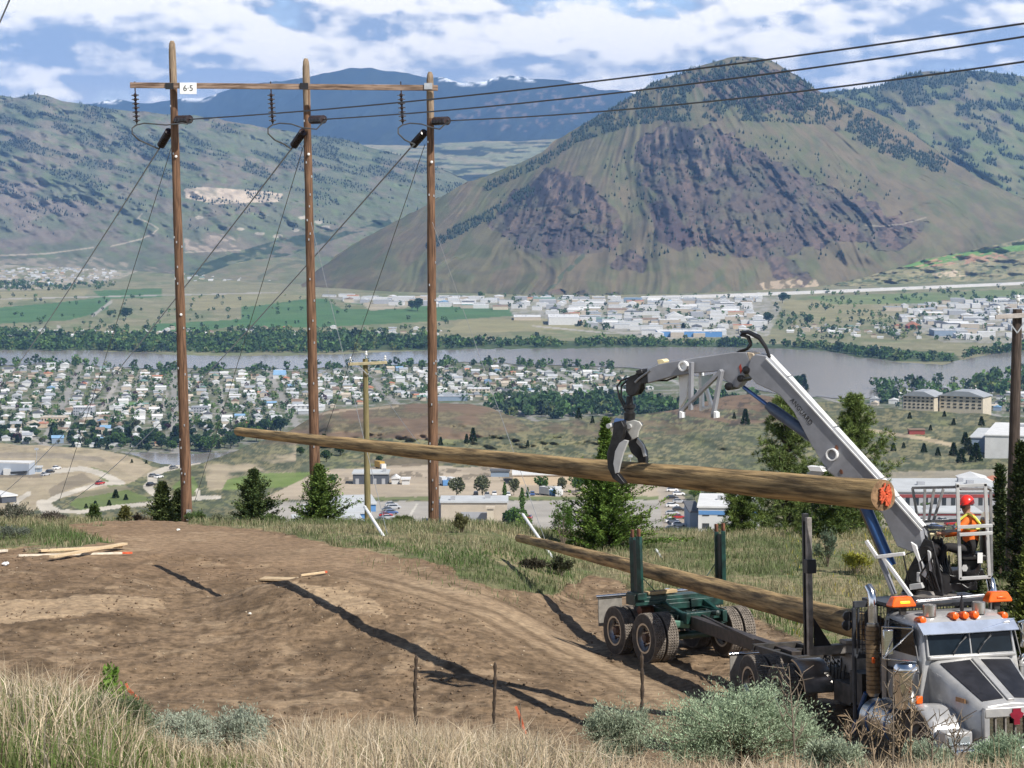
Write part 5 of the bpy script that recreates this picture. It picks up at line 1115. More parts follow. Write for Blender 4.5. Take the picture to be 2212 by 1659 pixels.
    m = MB(); c = BPl(1360, 906, 0); m.lathe(LL(c), (0, 0, 1), [(-.02, .06), (0, .10), (.12, .11), (.13, .085), (.20, .085), (.21, .11), (.27, .11), (.28, .07), (.36, .06), (.42, .06)], 20); m.build('rotator', M_DARKM, t, smooth=True)
    # grapple: head plate, two cylinders, curved tines closing round the log
    ax = (LG_A - LG_B).normalized(); g0 = LG_B + ax * ((BPl(1357, 992) - LG_B).dot(ax)); rr = .108 + (.238 - .108) * (1 - (g0 - LG_B).length / (LG_A - LG_B).length)
    gx = ax.cross(Vector((0, 0, 1))).normalized(); 
    if gx.x > 0: gx = -gx      # image left
    up = Vector((0, 0, 1)); hub = BPl(1366, 922, 0)
    m = MB(); hp = [(1353, 912), (1369, 907), (1382, 911), (1387, 919), (1380, 932), (1378, 944), (1369, 949), (1360, 946), (1351, 932), (1349, 921)]
    for o_ in (-.16, .16): plate(m, hp, o_, .035)
    gh = m.build('grapple_head', mat('pale_warm_grey_paint', (.50, .49, .45), .5, var=.15), t, bevel=.008)
    for x, y in ((1366, 945), (1340, 916), (1384, 917)):
        m = MB(); m.lathe(LL(BPl(x, y, -.22)), NL, [(0, .045), (.44, .045)], 14); m.build('grapple_pin', M_LGREY, gh, smooth=True)
    m = MB(); plate(m, [(1329, 912), (1345, 908), (1352, 921), (1349, 939), (1336, 974), (1329, 1001), (1332, 1017), (1345, 1033), (1353, 1043), (1345, 1046), (1327, 1033), (1316, 1010), (1314, 979), (1321, 957), (1326, 939)], .30, .12); tn = m.build('grapple_tine', M_DARKM, t, bevel=.01)
    m = MB(); plate(m, [(1349, 950), (1358, 952), (1347, 979), (1341, 1001), (1337, 1021), (1330, 1023), (1326, 1001), (1330, 974), (1339, 957)], .355, .05); m.build('tine_plate', M_LGREY, tn, bevel=.006)
    m = MB(); plate(m, [(1345, 918), (1356, 930), (1366, 946), (1352, 956), (1340, 966)], .16, .08); m.build('tine_arm', M_DARKM, tn)
    m = MB(); plate(m, [(1362, 944), (1374, 944), (1387, 957), (1396, 974), (1398, 992), (1396, 1010), (1384, 1014), (1380, 990), (1367, 978), (1360, 961)], -.30, .12); tn = m.build('grapple_tine', M_DARKM, t, bevel=.01)
    m = MB(); plate(m, [(1378, 946), (1390, 961), (1397, 985), (1391, 987), (1386, 968), (1375, 955)], -.22, .05); m.build('tine_plate', M_LGREY, tn, bevel=.006)
    m = MB(); m.path([LL(BPl(1331, 913, .08)), LL(BPl(1349, 914, .08))], [.085, .07], 14); m.build('grapple_cylinder', mat('dull_blue_paint', (.06, .10, .20), .4, var=.3), t, smooth=True)
    # mast, turntable
    m = MB(); m.lathe((0, 0, -.12), (0, 0, 1), [(0, .42), (.06, .42), (.07, .46), (.13, .46), (.14, .30), (.20, .28)], 36); m.build('turntable', M_GREYSTEEL, t, smooth=True)
    m = MB()
    for o_ in (-.20, .20): m.prism([LL(CB + hd * a + up * b + NL * o_) for a, b in ((.40, .02), (-.34, .02), (-.30, .35), (-.14, .92), (.02, .95), (.14, .70), (.32, .35))], NL * .05)
    m.build('mast', M_DARKM, t, bevel=.015)
    m = MB(); m.lathe(LL(CB - hd * .05 + up * .72 - NL * .32), NL, [(0, .12), (.64, .12)], 20); m.lathe(LL(CB + hd * .08 + up * .36 - NL * .32), NL, [(0, .17), (.64, .17)], 20); m.lathe(LL(CB + hd * .22 + up * .12 - NL * .3), NL, [(0, .10), (.6, .10)], 16); m.box((.12, -.1, .20), (.36, .3, .3)); m.build('slew_motor', M_DARKM, t, smooth=True)
    m = MB()
    for k in range(10):
        a = random.uniform(-.3, .3); m.path([LL(CB + hd * a + up * .1 + NL * .28), LL(CB + hd * (a + .1) + up * (.3 + .04 * k) + NL * (.34 + .02 * (k % 3))), LL(CB - hd * (.1 - a * .3) + up * (.55 + .03 * k) + NL * .3), LL(CB - hd * .2 + up * (.4 + .05 * (k % 4)) + NL * .26)], .016, 6, False)
    m.build('hose_bundle', M_HOSE, t, smooth=True)
    m = MB(); plate(m, [(1968, 1170), (1980, 1178), (1988, 1205), (1998, 1222), (2006, 1246), (2004, 1252), (1990, 1240), (1984, 1212), (1974, 1190)], .32, .05); m.build('mast_guard', M_WHITE, t, bevel=.008)
    m = MB(); plate(m, [(2004, 1188), (2010, 1192), (2016, 1222), (2016, 1236), (2008, 1232)], .34, .05); plate(m, [(1966, 1262), (1992, 1258), (1996, 1270), (1968, 1274)], .36, .1); plate(m, [(1981, 1236), (1988, 1236), (1988, 1258), (1981, 1256)], .36, .05); m.build('valve_block', M_LGREY, t, bevel=.008)
    # stabiliser frame on the boom side: white rails and grey legs
    m = MB()
    for a, b, w in (((1871, 1168), (1896, 1206), .05), ((1895, 1203), (1954, 1196), .06), ((1908, 1204), (1969, 1289), .055)):
        m.beam(LL(BPl(*a, .42)), LL(BPl(*b, .42)), .06, w, NL)
    m.build('guard_rail', M_WHITE, t, bevel=.006)
    m = MB(); m.beam(LL(BPl(1902, 1206, .36)), LL(BPl(1932, 1284, .36)), .05, .14, NL); m.build('guard_leg', M_GREY, t, bevel=.008)
    # seat arm and operator's cage
    dC = 40.1
    C = lambda x, y, d=dC: LL(P(x, y, d))
    m = MB(); m.beam(LL(CB - hd * .1 + up * .12), C(2100, 1262, 40.5), .36, .14); m.prism([C(2012, 1284, 40.5), C(2016, 1240, 40.5), (C(2060, 1228, 40.5)), C(2120, 1226, 40.5), C(2124, 1246, 40.5), C(2060, 1268, 40.5)], (0, .34, 0)); m.build('seat_arm', M_DARKM, t, bevel=.01)
    m = MB(); m.box(C(2100, 1200, 40.45), (.46, .46, .10)); m.box(C(2128, 1160, 40.45), (.10, .46, .62)); m.box(C(2094, 1222, 40.45), (.3, .3, .26)); m.build('seat', mat('black_vinyl', (.018, .018, .018), .5), t, bevel=.03)
    m = MB()
    def bar(p, q, w=.055, h=.055): m.beam(C(*p), C(*q), w, h)
    bar((2068, 1044, dC), (2074, 1252, dC)); bar((2128, 1044, dC), (2137, 1247, dC)); bar((2064, 1050, dC), (2132, 1047, dC)); bar((2072, 1250, dC), (2140, 1246, dC))
    bar((2068, 1139, dC - .12), (2144, 1135, dC - .12)); bar((2072, 1155, dC - .12), (2144, 1151, dC - .12))
    m.build('cage_front', M_LGREY, t, bevel=.006)
    m = MB(); dB = dC + .62
    def bar2(p, q, w=.045, h=.045): m.beam(C(*p), C(*q), w, h)
    bar2((1971, 1054, dB), (2066, 1052, dC + .03)); bar2((1971, 1054, dB), (1984, 1128, dB)); bar2((1984, 1127, dB), (2068, 1124, dC + .03)); bar2((1990, 1150, dB), (2068, 1146, dC + .03), .05, .05); bar2((1992, 1138, dB), (2040, 1140, dC + .2))
    for a, b in ((1998, 1996), (2018, 2006), (2038, 2016)): bar2((a, 1056, dB - .2), (b, 1126, dB - .2), .035, .045)
    bar2((2128, 1050, dC), (2140, 1056, dB)); bar2((2066, 1050, dC), (2076, 1056, dB)); bar2((2076, 1056, dB), (2140, 1056, dB)); bar2((2140, 1056, dB), (2142, 1240, dB)); bar2((2137, 1246, dC), (2142, 1240, dB))
    m.build('cage_guard', mat('mid_grey_cage_paint', (.20, .20, .20), .5, var=.2), t, bevel=.005)
    m = MB(); m.box(C(2117, 1205, dC - .02), (.085, .02, .17)); m.build('cage_notice', M_WHITE, t)
    m = MB(); m.prism([C(2084 + 7 * math.cos(R(a)), 1227 + 8 * math.sin(R(a)), dC - .02) for a in range(0, 360, 60)], (0, .012, 0)); m.build('cage_plate', M_LGREY, t)
    m = MB()
    for k in range(7):
        yy = 1232 + 3.2 * k; m.path([C(2070, yy + 2, dC + .1 + .03 * k), C(2090, yy + 4, dC + .06), C(2106, yy, dC + .05), (C(2116, yy - 12 - k, dC + .06)), C(2118, yy - 26, dC + .2)], .014, 6, False)
    for k in range(6): m.path([C(2020 + 6 * k, 1200, dC + .3), C(2026 + 5 * k, 1222, dC + .2), C(2040 + 4 * k, 1240 + k, dC + .2), C(2066, 1246, dC + .2)], .014, 6, False)
    m.path([C(2078, 1262, dC), C(2090, 1270, dC), C(2104, 1264, dC), C(2106, 1254, dC), C(2092, 1252, dC)], .013, 6, False)
    m.build('hose_bundle', M_HOSE, t, smooth=True)
    m = MB()
    for k in range(3): m.beam(C(2020 + 9 * k, 1164, dC + .3), C(2024 + 9 * k, 1148 - 3 * k, dC + .25), .02, .02)
    m.path([C(2008, 1154, dC + .3), C(2022, 1154, dC + .3), C(2022, 1164, dC + .3)], .025, 6); m.build('control_lever', mat('cream_lever', (.6, .52, .3), .5), t)
build_loader()

# ------------------------------------------------------------------ operator
def operator():
    dO = 40.52; O = P(2098, 1190, dO); t = thing('person', 'seated person in red hard hat and orange striped vest working the loader levers', 'person', O)
    p = lambda x, y, d: P(x, y, d) - O
    J = {}; V = []; E = []; Rr = []
    def j(n, v, r, par=None):
        J[n] = len(V); V.append(v); Rr.append(r)
        if par: E.append((J[par], J[n]))
    j('pelvis', p(2098, 1186, dO), .15); j('waist', p(2098, 1165, dO), .15, 'pelvis'); j('chest', p(2096, 1135, dO), .175, 'waist'); j('neck0', p(2092, 1116, dO), .10, 'chest'); j('neck', p(2089, 1108, dO), .062, 'neck0'); j('head0', p(2086, 1097, dO), .085, 'neck'); j('head1', p(2086, 1086, dO), .095, 'head0')
    for s, n in ((-1, 'n'), (1, 'f')):
        j('sh' + n, p(2093, 1120, dO + .17 * s), .075, 'neck0'); j('el' + n, p(2068, 1150 + 2 * s, dO + .26 * s), .052, 'sh' + n); j('wr' + n, p(2040, 1155 + 2 * s, dO + .20 * s), .036, 'el' + n); j('ha' + n, p(2032, 1153 + 2 * s, dO + .19 * s), .042, 'wr' + n)
        j('hip' + n, p(2094, 1190, dO + .10 * s), .105, 'pelvis'); j('kn' + n, p(2040, 1180 + s, dO + .15 * s), .075, 'hip' + n); j('an' + n, p(2030, 1226, dO + .14 * s), .05, 'kn' + n); j('to' + n, p(2008, 1234, dO + .15 * s), .042, 'an' + n)
    me = bpy.data.meshes.new('body'); me.from_pydata([tuple(v) for v in V], E, []); o = bpy.data.objects.new('body', me); COL.objects.link(o); o.parent = t
    sk = o.modifiers.new('skin', 'SKIN'); o.modifiers.new('sub', 'SUBSURF').levels = 2; o.modifiers['sub'].render_levels = 2
    for i, v in enumerate(me.skin_vertices[0].data): v.radius = (Rr[i], Rr[i] * (1.0)); v.use_root = (i == 0)
    dg = bpy.context.evaluated_depsgraph_get(); ev = bpy.data.meshes.new_from_object(o.evaluated_get(dg)); o.modifiers.clear(); o.data = ev
    vest = mat('orange_hivis', (.85, .17, .02), .7, var=.12); pants = mat('dark_work_trousers', (.016, .015, .016), .85); skin = mat('tanned_skin', (.33, .17, .11), .6); ye = mat('yellow_reflective', (.80, .80, .12), .5)
    ev.materials.clear()
    for m_ in (vest, pants, skin, ye): ev.materials.append(m_)
    arm = [V[J['wrn']], V[J['wrf']]]; zt = p(2090, 1110, dO).z; zw = p(2098, 1170, dO).z; nx = V[J['chest']]
    for f in ev.polygons:
        c = Vector(f.center)
        if c.z > zt: f.material_index = 2
        elif c.z < zw and c.x > p(2060, 1160, dO).x: f.material_index = 1
        elif c.x < p(2046, 1160, dO).x and c.z > p(2040, 1163, dO).z: f.material_index = 2
        elif c.z < p(2060, 1164, dO).z: f.material_index = 1
        f.use_smooth = True
    # reflective tape: a band round the chest and two shoulder straps
    m = MB()
    ch = p(2097, 1138, dO); N = 20
    m.path([ch + Vector((math.cos(2 * math.pi * k / N) * .225, math.sin(2 * math.pi * k / N) * .225, 0)) for k in range(N + 1)], .022, 6)
    for s in (-1, 1): m.path([p(2065, 1134, dO + .17 * s), p(2074, 1122, dO + .21 * s), p(2091, 1109.5, dO + .19 * s), p(2106, 1118, dO + .19 * s), p(2122, 1138, dO + .10 * s)], .022, 6)
    m.build('reflective_tape', ye, t, smooth=True)
    m = MB(); hc = p(2089, 1084, dO)
    m.lathe(hc + Vector((0, 0, -.03)), (-.10, 0, 1), [(0, .128), (.02, .128), (.06, .122), (.10, .102), (.13, .068), (.145, .03), (.148, .001)], 22)
    m.lathe(hc + Vector((-.02, 0, -.035)), (-.12, 0, 1), [(0, .15), (.012, .15), (.014, .12)], 22); m.build('hard_hat', mat('red_hard_hat', (.78, .035, .025), .3, var=.05), t, smooth=True)
    m = MB(); m.lathe(p(2080, 1093.5, dO - .09), (0, -1, 0), [(0, .045), (.03, .042), (.035, .001)], 14); m.path([p(2073, 1093, dO - .05), p(2072, 1094, dO), p(2073, 1093, dO + .05)], .02, 6); m.build('glasses_and_muffs', M_BLACK, t, smooth=True)
    m = MB(); m.path([p(2075, 1095, dO), p(2071, 1100, dO), p(2075, 1103, dO)], [.015, .022, .015], 8); m.build('nose', skin, t, smooth=True)
    for s in (-1, 1):
        m = MB(); h = p(2032, 1153 + 2 * s, dO + .19 * s)
        for k in range(4): m.path([h + Vector((-.01, (-.03 + .02 * k), .01)), h + Vector((-.06, -.03 + .02 * k, 0)), h + Vector((-.065, -.03 + .02 * k, -.035)), h + Vector((-.03, -.03 + .02 * k, -.045))], [.011, .0105, .010, .008], 7)
        m.path([h + Vector((0, -.04, 0)), h + Vector((-.03, -.055, -.01)), h + Vector((-.055, -.045, -.02))], [.012, .011, .008], 7); m.build('fingers', skin, t, smooth=True)
operator()
# ------------------------------------------------------------------ near vegetation
rv = np.random.default_rng(91)
M_LEAF = mat('leaf_colours', rough=.8, attr=True, var=.12, scale=3, spec=.15, trans=.25)
M_NEEDLE = mat('needle_colours', rough=.75, attr=True, var=.12, scale=3, spec=.15, trans=.12)
M_BARK = mat('tree_bark', (.06, .042, .03), .9, var=.4, scale=8)
M_TWIG = mat('sage_twig', (.17, .135, .10), .9, var=.3, scale=10)
def leaf_cloud(name, centres, dirs, length, width, cols, m, parent=None, loc=None, fold=.0):
    """many single pointed leaves (2 triangles each): base point, direction, size, colour"""
    N = len(centres); d = dirs / np.linalg.norm(dirs, axis=1, keepdims=True); ref = rv.normal(0, 1, (N, 3)); s = np.cross(d, ref); s /= np.linalg.norm(s, axis=1, keepdims=True) + 1e-9
    L = np.asarray(length).reshape(-1, 1) * np.ones((N, 1)); Wd = np.asarray(width).reshape(-1, 1) * np.ones((N, 1))
    v = np.stack([centres, centres + d * L * .5 + s * Wd * .5, centres + d * L, centres + d * L * .5 - s * Wd * .5], 1).reshape(-1, 3)
    f = np.arange(N * 4, dtype=np.int32).reshape(-1, 4)
    return mesh_obj(name, v, f, m, parent, cols=np.repeat(cols, 4, 0), loc=loc)
def conifer(label, base, top, rad, style, seed, dens=1.0, pw=.9, col=(.040, .062, .020), name='fir_tree', low=.06, group=None, cat='tree'):
    r = np.random.default_rng(seed); base = Vector(base); H = top.z - base.z; lean = Vector((top.x - base.x, top.y - base.y, 0)); t = thing(name, label, cat, base, group=group)
    m = MB(); pts = [Vector((lean.x * k / 8, lean.y * k / 8, H * k / 8)) for k in range(9)]; m.path(pts, [max(.006, .028 * H * (1 - k / 8) ** .9 * (.6 if style == 'fir' else .8)) for k in range(9)], 8)
    C = []; D = []; K = []; Ls = []; Ws = []
    nb = int((40 if style == 'fir' else 19) * (H + .8) * dens * 1.6)
    for i in range(nb):
        h = low + (1 - low) * (i + r.uniform(0, 1)) / nb; az = r.uniform(0, 6.283); prof = (1 - h) ** (pw if style == 'fir' else .42) * (.55 + .45 * min(1, h / .15)); L = rad * prof * r.uniform(.40, 1.18) * (1 + .25 * math.sin(3 * az + seed)) * (1 + .38 * math.sin(2 * az + seed * 1.7 + 5 * h) * math.sin(h * 15 + seed)) + .05
        up = (.42 if style == 'fir' else .42) + h * .6 + r.normal(0, .20); d = np.array([math.cos(az), math.sin(az), up]); d /= np.linalg.norm(d); o = np.array([lean.x * h, lean.y * h, H * h])
        curve = -.30 * (1 - h) if style == 'fir' else .10
        tip = o + d * L + np.array([0, 0, curve * L * .4]); m.path([Vector(o), Vector(o + d * L * .6), Vector(tip)], [.010 * H ** .5 + .004, .006, .003], 4, False)
        if style == 'fir':
            n = int(22 + 60 * L); s_ = r.uniform(.18, 1.04, n); p = o + d * (L * s_)[:, None] + np.array([0, 0, 1]) * (curve * L * .4 * s_ ** 2)[:, None]
            side = np.cross(d, [0, 0, 1]); side /= np.linalg.norm(side); sg = r.choice([-1, 1], n)[:, None]
            dd = d * r.uniform(.4, 1.1, (n, 1)) + side * sg * r.uniform(.3, 1.0, (n, 1)) + np.array([0, 0, 1]) * r.normal(.05, .28, (n, 1)); p = p + r.normal(0, .035, (n, 3)); ll = r.uniform(.08, .17, n) * (1 - .3 * s_); ww = ll * r.uniform(.30, .48, n)
        else:
            k = max(3, int(3 + 6 * L)); pc = o + d * (L * np.linspace(.5, 1.04, k))[:, None] + r.normal(0, .09 * L + .02, (k, 3)); n = k * 26; p = np.repeat(pc, 26, 0); dd = r.normal(0, 1, (n, 3)) + d * .8 + np.array([0, 0, .55]); ll = r.uniform(.12, .22, n); ww = np.full(n, .020); s_ = np.repeat(np.linspace(.3, 1, k), 26)
        g = r.uniform(.65, 1.35, (n, 1)); cc = np.array(col)[None] * 1.55 * g * (1 + .9 * (r.uniform(0, 1, (n, 1)) < .22)); cc = cc + np.array([.03, .025, .0])[None] * (s_[:, None] > .85) * r.uniform(0, 1.2, (n, 1))
        C.append(p); D.append(dd); K.append(cc); Ls.append(ll); Ws.append(ww)
    m.build('trunk', M_BARK, t, smooth=True)
    leaf_cloud('crown', np.concatenate(C), np.concatenate(D), np.concatenate(Ls), np.concatenate(Ws), np.concatenate(K), M_NEEDLE, t)
    return t
def conifer_px(label, px, ytop, ybase, d, halfw, style, seed, **k):
    t = P(px, ytop, d); b = P(px + k.pop('lean', 0), ybase, d); return conifer(label, b, t, halfw * d / FP, style, seed, **k)
GD = (.038, .060, .018)
conifer_px('small dark fir growing below the edge between the left and middle tall poles', 548, 1018, 1150, 88, 66, 'fir', 1, col=(.036, .055, .020), dens=1.5)
conifer_px('broad bright fir in front of the foot of the middle tall pole', 690, 1010, 1165, 80, 84, 'fir', 2, col=(.055, .088, .022), dens=1.5)
conifer_px('slim dark fir just left of the left tall pole', 350, 1046, 1140, 88, 40, 'fir', 3, col=(.045, .060, .022), dens=1.3)
conifer_px('small dark fir close behind the left tall pole', 386, 1062, 1140, 90, 30, 'fir', 4, col=(.030, .042, .018), dens=1.3)
conifer_px('tiny dark fir at the dirt edge far left of the tall poles', 204, 1096, 1140, 88, 16, 'fir', 5, dens=1.6)
conifer_px('tiny yellowish fir at the dirt edge left of the tall poles', 270, 1100, 1140, 88, 18, 'fir', 6, col=(.085, .085, .03), dens=1.6)
conifer_px('large spreading fir behind the lower log and green stakes', 1308, 908, 1235, 75, 185, 'fir', 7, col=(.052, .088, .018), dens=1.55, pw=1.5)
conifer_px('tall loose pine behind the boom cylinder', 1697, 868, 1225, 86, 92, 'pine', 8, col=(.072, .098, .032), dens=1.0)
conifer_px('tall pointed pine behind the boom', 1846, 862, 1235, 86, 84, 'pine', 9, col=(.070, .098, .030), dens=1.1)
conifer_px('short dense pine behind the left green stake', 1600, 1040, 1210, 82, 62, 'pine', 10, col=(.055, .080, .022), dens=1.3)
conifer_px('short dark pine behind the tall black stake', 1790, 1060, 1240, 80, 74, 'pine', 11, col=(.040, .062, .018), dens=1.4)
conifer_px('dark dense fir beside the old pole at the right edge', 2205, 960, 1420, 60, 66, 'fir', 12, col=(.020, .030, .011), dens=.8)
conifer_px('dark fir between the cage and the old pole', 2160, 1010, 1380, 66, 44, 'fir', 13, col=(.020, .031, .012), dens=.8)
conifer_px('yellow green fir sapling beside the truck cab at the right edge', 2225, 1180, 1500, 44, 70, 'fir', 14, col=(.085, .105, .026), dens=1.0)
conifer_px('dark low fir behind the operator', 2090, 1130, 1330, 62, 56, 'fir', 15, col=(.022, .032, .012), dens=1.3)

# leafy bush and sage at the pad edge
def shrub(label, base, rx, rz, n, col, seed, leaf=(.035, .06), width=.28, name='sagebrush', twigs=26, cat='shrub', tall=0.0, group=None, lvar=.35):
    r = np.random.default_rng(seed); t = thing(name, label, cat, base, group=group); m = MB(); tips = []
    for k in range(twigs):
        az = r.uniform(0, 6.283); sp = r.uniform(.1, 1.0) ** .6; h = rz * (1 - .55 * sp ** 2) * r.uniform(.75, 1.05); e = Vector((math.cos(az) * rx * sp * .9, math.sin(az) * rx * sp * .9, h)); mid = Vector((e.x * .35, e.y * .35, h * .55)) + Vector(r.normal(0, .05 * rx, 3))
        m.path([(0, 0, -.08), tuple(mid), tuple(e)], [.018 * rx + .006, .010 * rx + .003, .003], 5, False); tips.append((mid, e))
        for q in range(4):
            e2 = mid.lerp(e, r.uniform(.2, .9)); f = e2 + Vector((r.normal(0, .16 * rx), r.normal(0, .16 * rx), abs(r.normal(.10, .10)) * rz)); m.path([tuple(e2), tuple(f)], [.005, .002], 4, False); tips.append((e2, f))
    m.build('stems', M_TWIG, t)
    idx = r.integers(0, len(tips), n); s_ = r.uniform(.15, 1.08, n); A = np.array([tuple(a) for a, b in tips]); B = np.array([tuple(b) for a, b in tips])
    c = A[idx] + (B[idx] - A[idx]) * s_[:, None] + r.normal(0, .045 * rx + .008, (n, 3)); c[:, 2] = np.maximum(.02, c[:, 2]); d = (B[idx] - A[idx]); d /= np.linalg.norm(d, axis=1, keepdims=True) + 1e-6; d = d * .7 + r.normal(0, .6, (n, 3)) + np.array([0, 0, .5])
    ll = r.uniform(*leaf, n); g = r.uniform(1 - lvar, 1 + lvar, (n, 1)); cc = np.array(col)[None] * g; cc = np.where(r.uniform(0, 1, (n, 1)) < .10, cc * 1.2, cc)
    leaf_cloud('foliage', c, d, ll, ll * width, cc, M_LEAF, t)
    return t
def ground_pt(px, d): 
    x = P(px, 1000, d).x; return Vector((x, d, GZ(x, d)))
SG = (.32, .37, .26)
def sage(label, px, py_top, d, halfw, seed, n=7000, col=SG, **k):
    b = ground_pt(px, d); top = P(px, py_top, d).z; k.setdefault('leaf', (.016, .034)); return shrub(label, b, halfw * d / FP, max(.25, top - b.z), n, col, seed, **k)
G_S = 'sagebrush in the foreground'
sage('largest rounded silver green sagebrush in front of the drive wheels', 1606, 1490, 18.5, 235, 21, 42000, col=(.34, .42, .275), group=G_S, twigs=44)
sage('wide low sagebrush just left of the largest one', 1330, 1515, 19, 125, 22, 20000, col=(.32, .37, .26), group=G_S)
sage('greyish sagebrush left of centre among the dry grass', 375, 1545, 18.5, 120, 23, 15000, col=(.37, .41, .315), group=G_S, twigs=36)
sage('second greyish sagebrush beside the one left of centre', 500, 1530, 20, 110, 28, 13000, col=(.36, .40, .31), group=G_S, twigs=30)
sage('small sagebrush between the dry stalks under the truck bumper', 2010, 1605, 17, 80, 24, 11000, group=G_S)
sage('dense sagebrush below the grille at the right edge', 2175, 1598, 17, 95, 25, 14000, col=(.28, .36, .235), group=G_S)
sage('small sagebrush at the lower edge under the largest one', 1800, 1600, 16, 90, 26, 11000, group=G_S)
sage('low dark green clump in the green grass at the lower left', 230, 1580, 16.5, 110, 27, 9000, col=(.12, .16, .08), name='leafy_shrub', group=G_S)
G_D = 'scrub at the pad edge'
for k, (lab, px, yt, d, hw, col) in enumerate((('grey sage bush at the left edge of the dirt pad', 30, 1092, 74, 62, (.11, .115, .085)), ('brown grey sage bush right of the left edge sage', 108, 1110, 75, 40, (.10, .085, .07)), ('low pale sage bush by the stacked boards', 20, 1148, 68, 60, (.13, .15, .115)),
        ('tall thin weed standing in the grass behind the small pole', 998, 1112, 72, 24, (.13, .13, .06)), ('green leafy bush beside the large spreading fir', 1215, 1080, 74, 34, (.09, .17, .035)), ('small leafy bush at the foot of the right tall pole', 870, 1122, 80, 26, (.10, .13, .05)),
        ('dry brown scrub along the edge right of the small firs', 300, 1112, 84, 44, (.15, .12, .075)), ('pale sage scrub in front of the left tall pole', 470, 1112, 82, 40, (.15, .165, .095)), ('green bush below the small dark fir', 590, 1118, 80, 36, (.10, .145, .05)), ('green weedy bush at the foot of the left tall pole', 420, 1108, 79, 26, (.085, .13, .045)),
        ('pale sage beyond the tall black stake', 1790, 1150, 70, 40, (.13, .17, .11)), ('yellow flowering weeds in the field behind the truck', 1850, 1196, 68, 46, (.30, .30, .05)), ('dark torn brush pile behind the log tip', 1150, 1212, 66, 40, (.05, .045, .03)), ('second dark brush pile beside the torn one', 1210, 1205, 66.5, 30, (.05, .055, .03)))):
    sage(lab, px, yt, d, hw, 40 + k, 1500, col=col, leaf=(.06, .12), twigs=16, name='bush', group=G_D)
b = ground_pt(238, 27); shrub('young green leafy sapling standing above the dry grass', b, .20, P(238, 1418, 27).z - b.z, 1500, (.16, .27, .05), 61, leaf=(.05, .10), width=.4, twigs=9, name='sapling', cat='plant')
# dead mullein stalks
for k, (px, yt, yb, d, lab) in enumerate(((896, 1414, 1590, 24, 'dead brown mullein stalk standing in the left of the three'), (1068, 1430, 1560, 25, 'shortest dead mullein stalk in the middle of the dirt'), (1388, 1408, 1680, 22, 'tallest dead mullein stalk in front of the trailer wheels'))):
    a = P(px, yt, d); g = ground_pt(px, d); t = thing('mullein_stalk', lab, 'plant', g, group='dead mullein stalks'); h = a.z - g.z; m = MB(); r = np.random.default_rng(k); N = 26; m.path([(.007 * math.sin(i * .3 + k), .005 * math.cos(i * .5), -.05 + (h + .05) * i / N) for i in range(N + 1)], [(.010 if i < N * .25 else .017 + .005 * math.sin(i * 2.1)) * (1 if i < N else .3) for i in range(N + 1)], 7)
    m.build('stalk', mat('dead_stalk', (.055, .038, .026), .95, var=.4, scale=20), t)
# dry branching stalks in front of the truck
def dry_stalk(label, px, yt, d, seed, col=M_TWIG):
    g = ground_pt(px, d); h = P(px, yt, d).z - g.z; t = thing('dry_stalk', label, 'plant', g, group='dry branching stalks before the truck'); r = np.random.default_rng(seed); m = MB(); lx = r.normal(0, .06)
    m.path([(0, 0, -.05), (lx * .5, 0, h * .5), (lx, .02, h)], [.009, .006, .003], 5, False)
    for k in range(9):
        s_ = .35 + .6 * k / 9; a = r.uniform(0, 6.28); L = r.uniform(.10, .26) * (1.15 - s_ * .5); p0 = Vector((lx * s_, 0, h * s_)); p1 = p0 + Vector((math.cos(a) * L * .55, math.sin(a) * L * .5, L * .8)); m.path([p0, p0.lerp(p1, .5) + Vector((0, 0, -.02)), p1], [.0045, .0035, .002], 4, False)
        for q in range(3): e = p0.lerp(p1, r.uniform(.5, 1)); m.path([e, e + Vector((r.normal(0, .05), r.normal(0, .05), r.uniform(.02, .09)))], [.004, .002], 4, False)
    m.build('stems', col, t)
M_DRY = mat('dry_stalk_tan', (.27, .20, .13), .9, var=.35, scale=10)
for k, (px, yt, lab) in enumerate(((1938, 1455, 'tall dry stalk crossing the air cleaner'), (1975, 1470, 'tall dry stalk in front of the orange turn signal'), (1728, 1440, 'leaning dry stalk above the largest sagebrush'), (1905, 1540, 'dry stalk in front of the fuel tank'), (2020, 1560, 'dry stalk in front of the fender'), (1860, 1570, 'dry stalk between sagebrush and fuel tank'),
                                   (2080, 1572, 'dry stalk in front of the headlamp pod'), (1945, 1590, 'short dry stalk below the front wheel'))): dry_stalk(lab, px, yt, 15.5 + .5 * (k % 3), 70 + k, M_DRY if k % 2 else M_TWIG)

# ------------------------------------------------------------------ grass
def blades(name, x, d, h, w, cols, lean=.35, seed=1, kinds=None):
    r = np.random.default_rng(seed); N = len(x); z = HN(x, d) - .02; az = r.uniform(0, 6.283, N); ln = np.abs(r.normal(0, lean, N)) * h; a2 = r.uniform(0, 6.283, N)
    b = np.stack([x, d, z], -1); s = np.stack([np.cos(az) * w, np.sin(az) * w, 0 * w], -1); mid = b + np.stack([np.cos(a2) * ln * .35, np.sin(a2) * ln * .35, h * .6], -1); tip = b + np.stack([np.cos(a2) * ln, np.sin(a2) * ln, h * (1 - .25 * (ln / h))], -1)
    v = np.stack([b - s * .5, b + s * .5, mid - s * .40, mid + s * .40, tip], 1).reshape(-1, 3); i = np.arange(N)[:, None] * 5
    f = np.concatenate([np.concatenate([i, i + 1, i + 3], 1), np.concatenate([i, i + 3, i + 2], 1), np.concatenate([i + 2, i + 3, i + 4], 1)], 0).astype(np.int32)
    o = mesh_obj(name, v, f, M_LEAF, cols=np.repeat(cols, 5, 0)); return tag(o, kind='stuff')
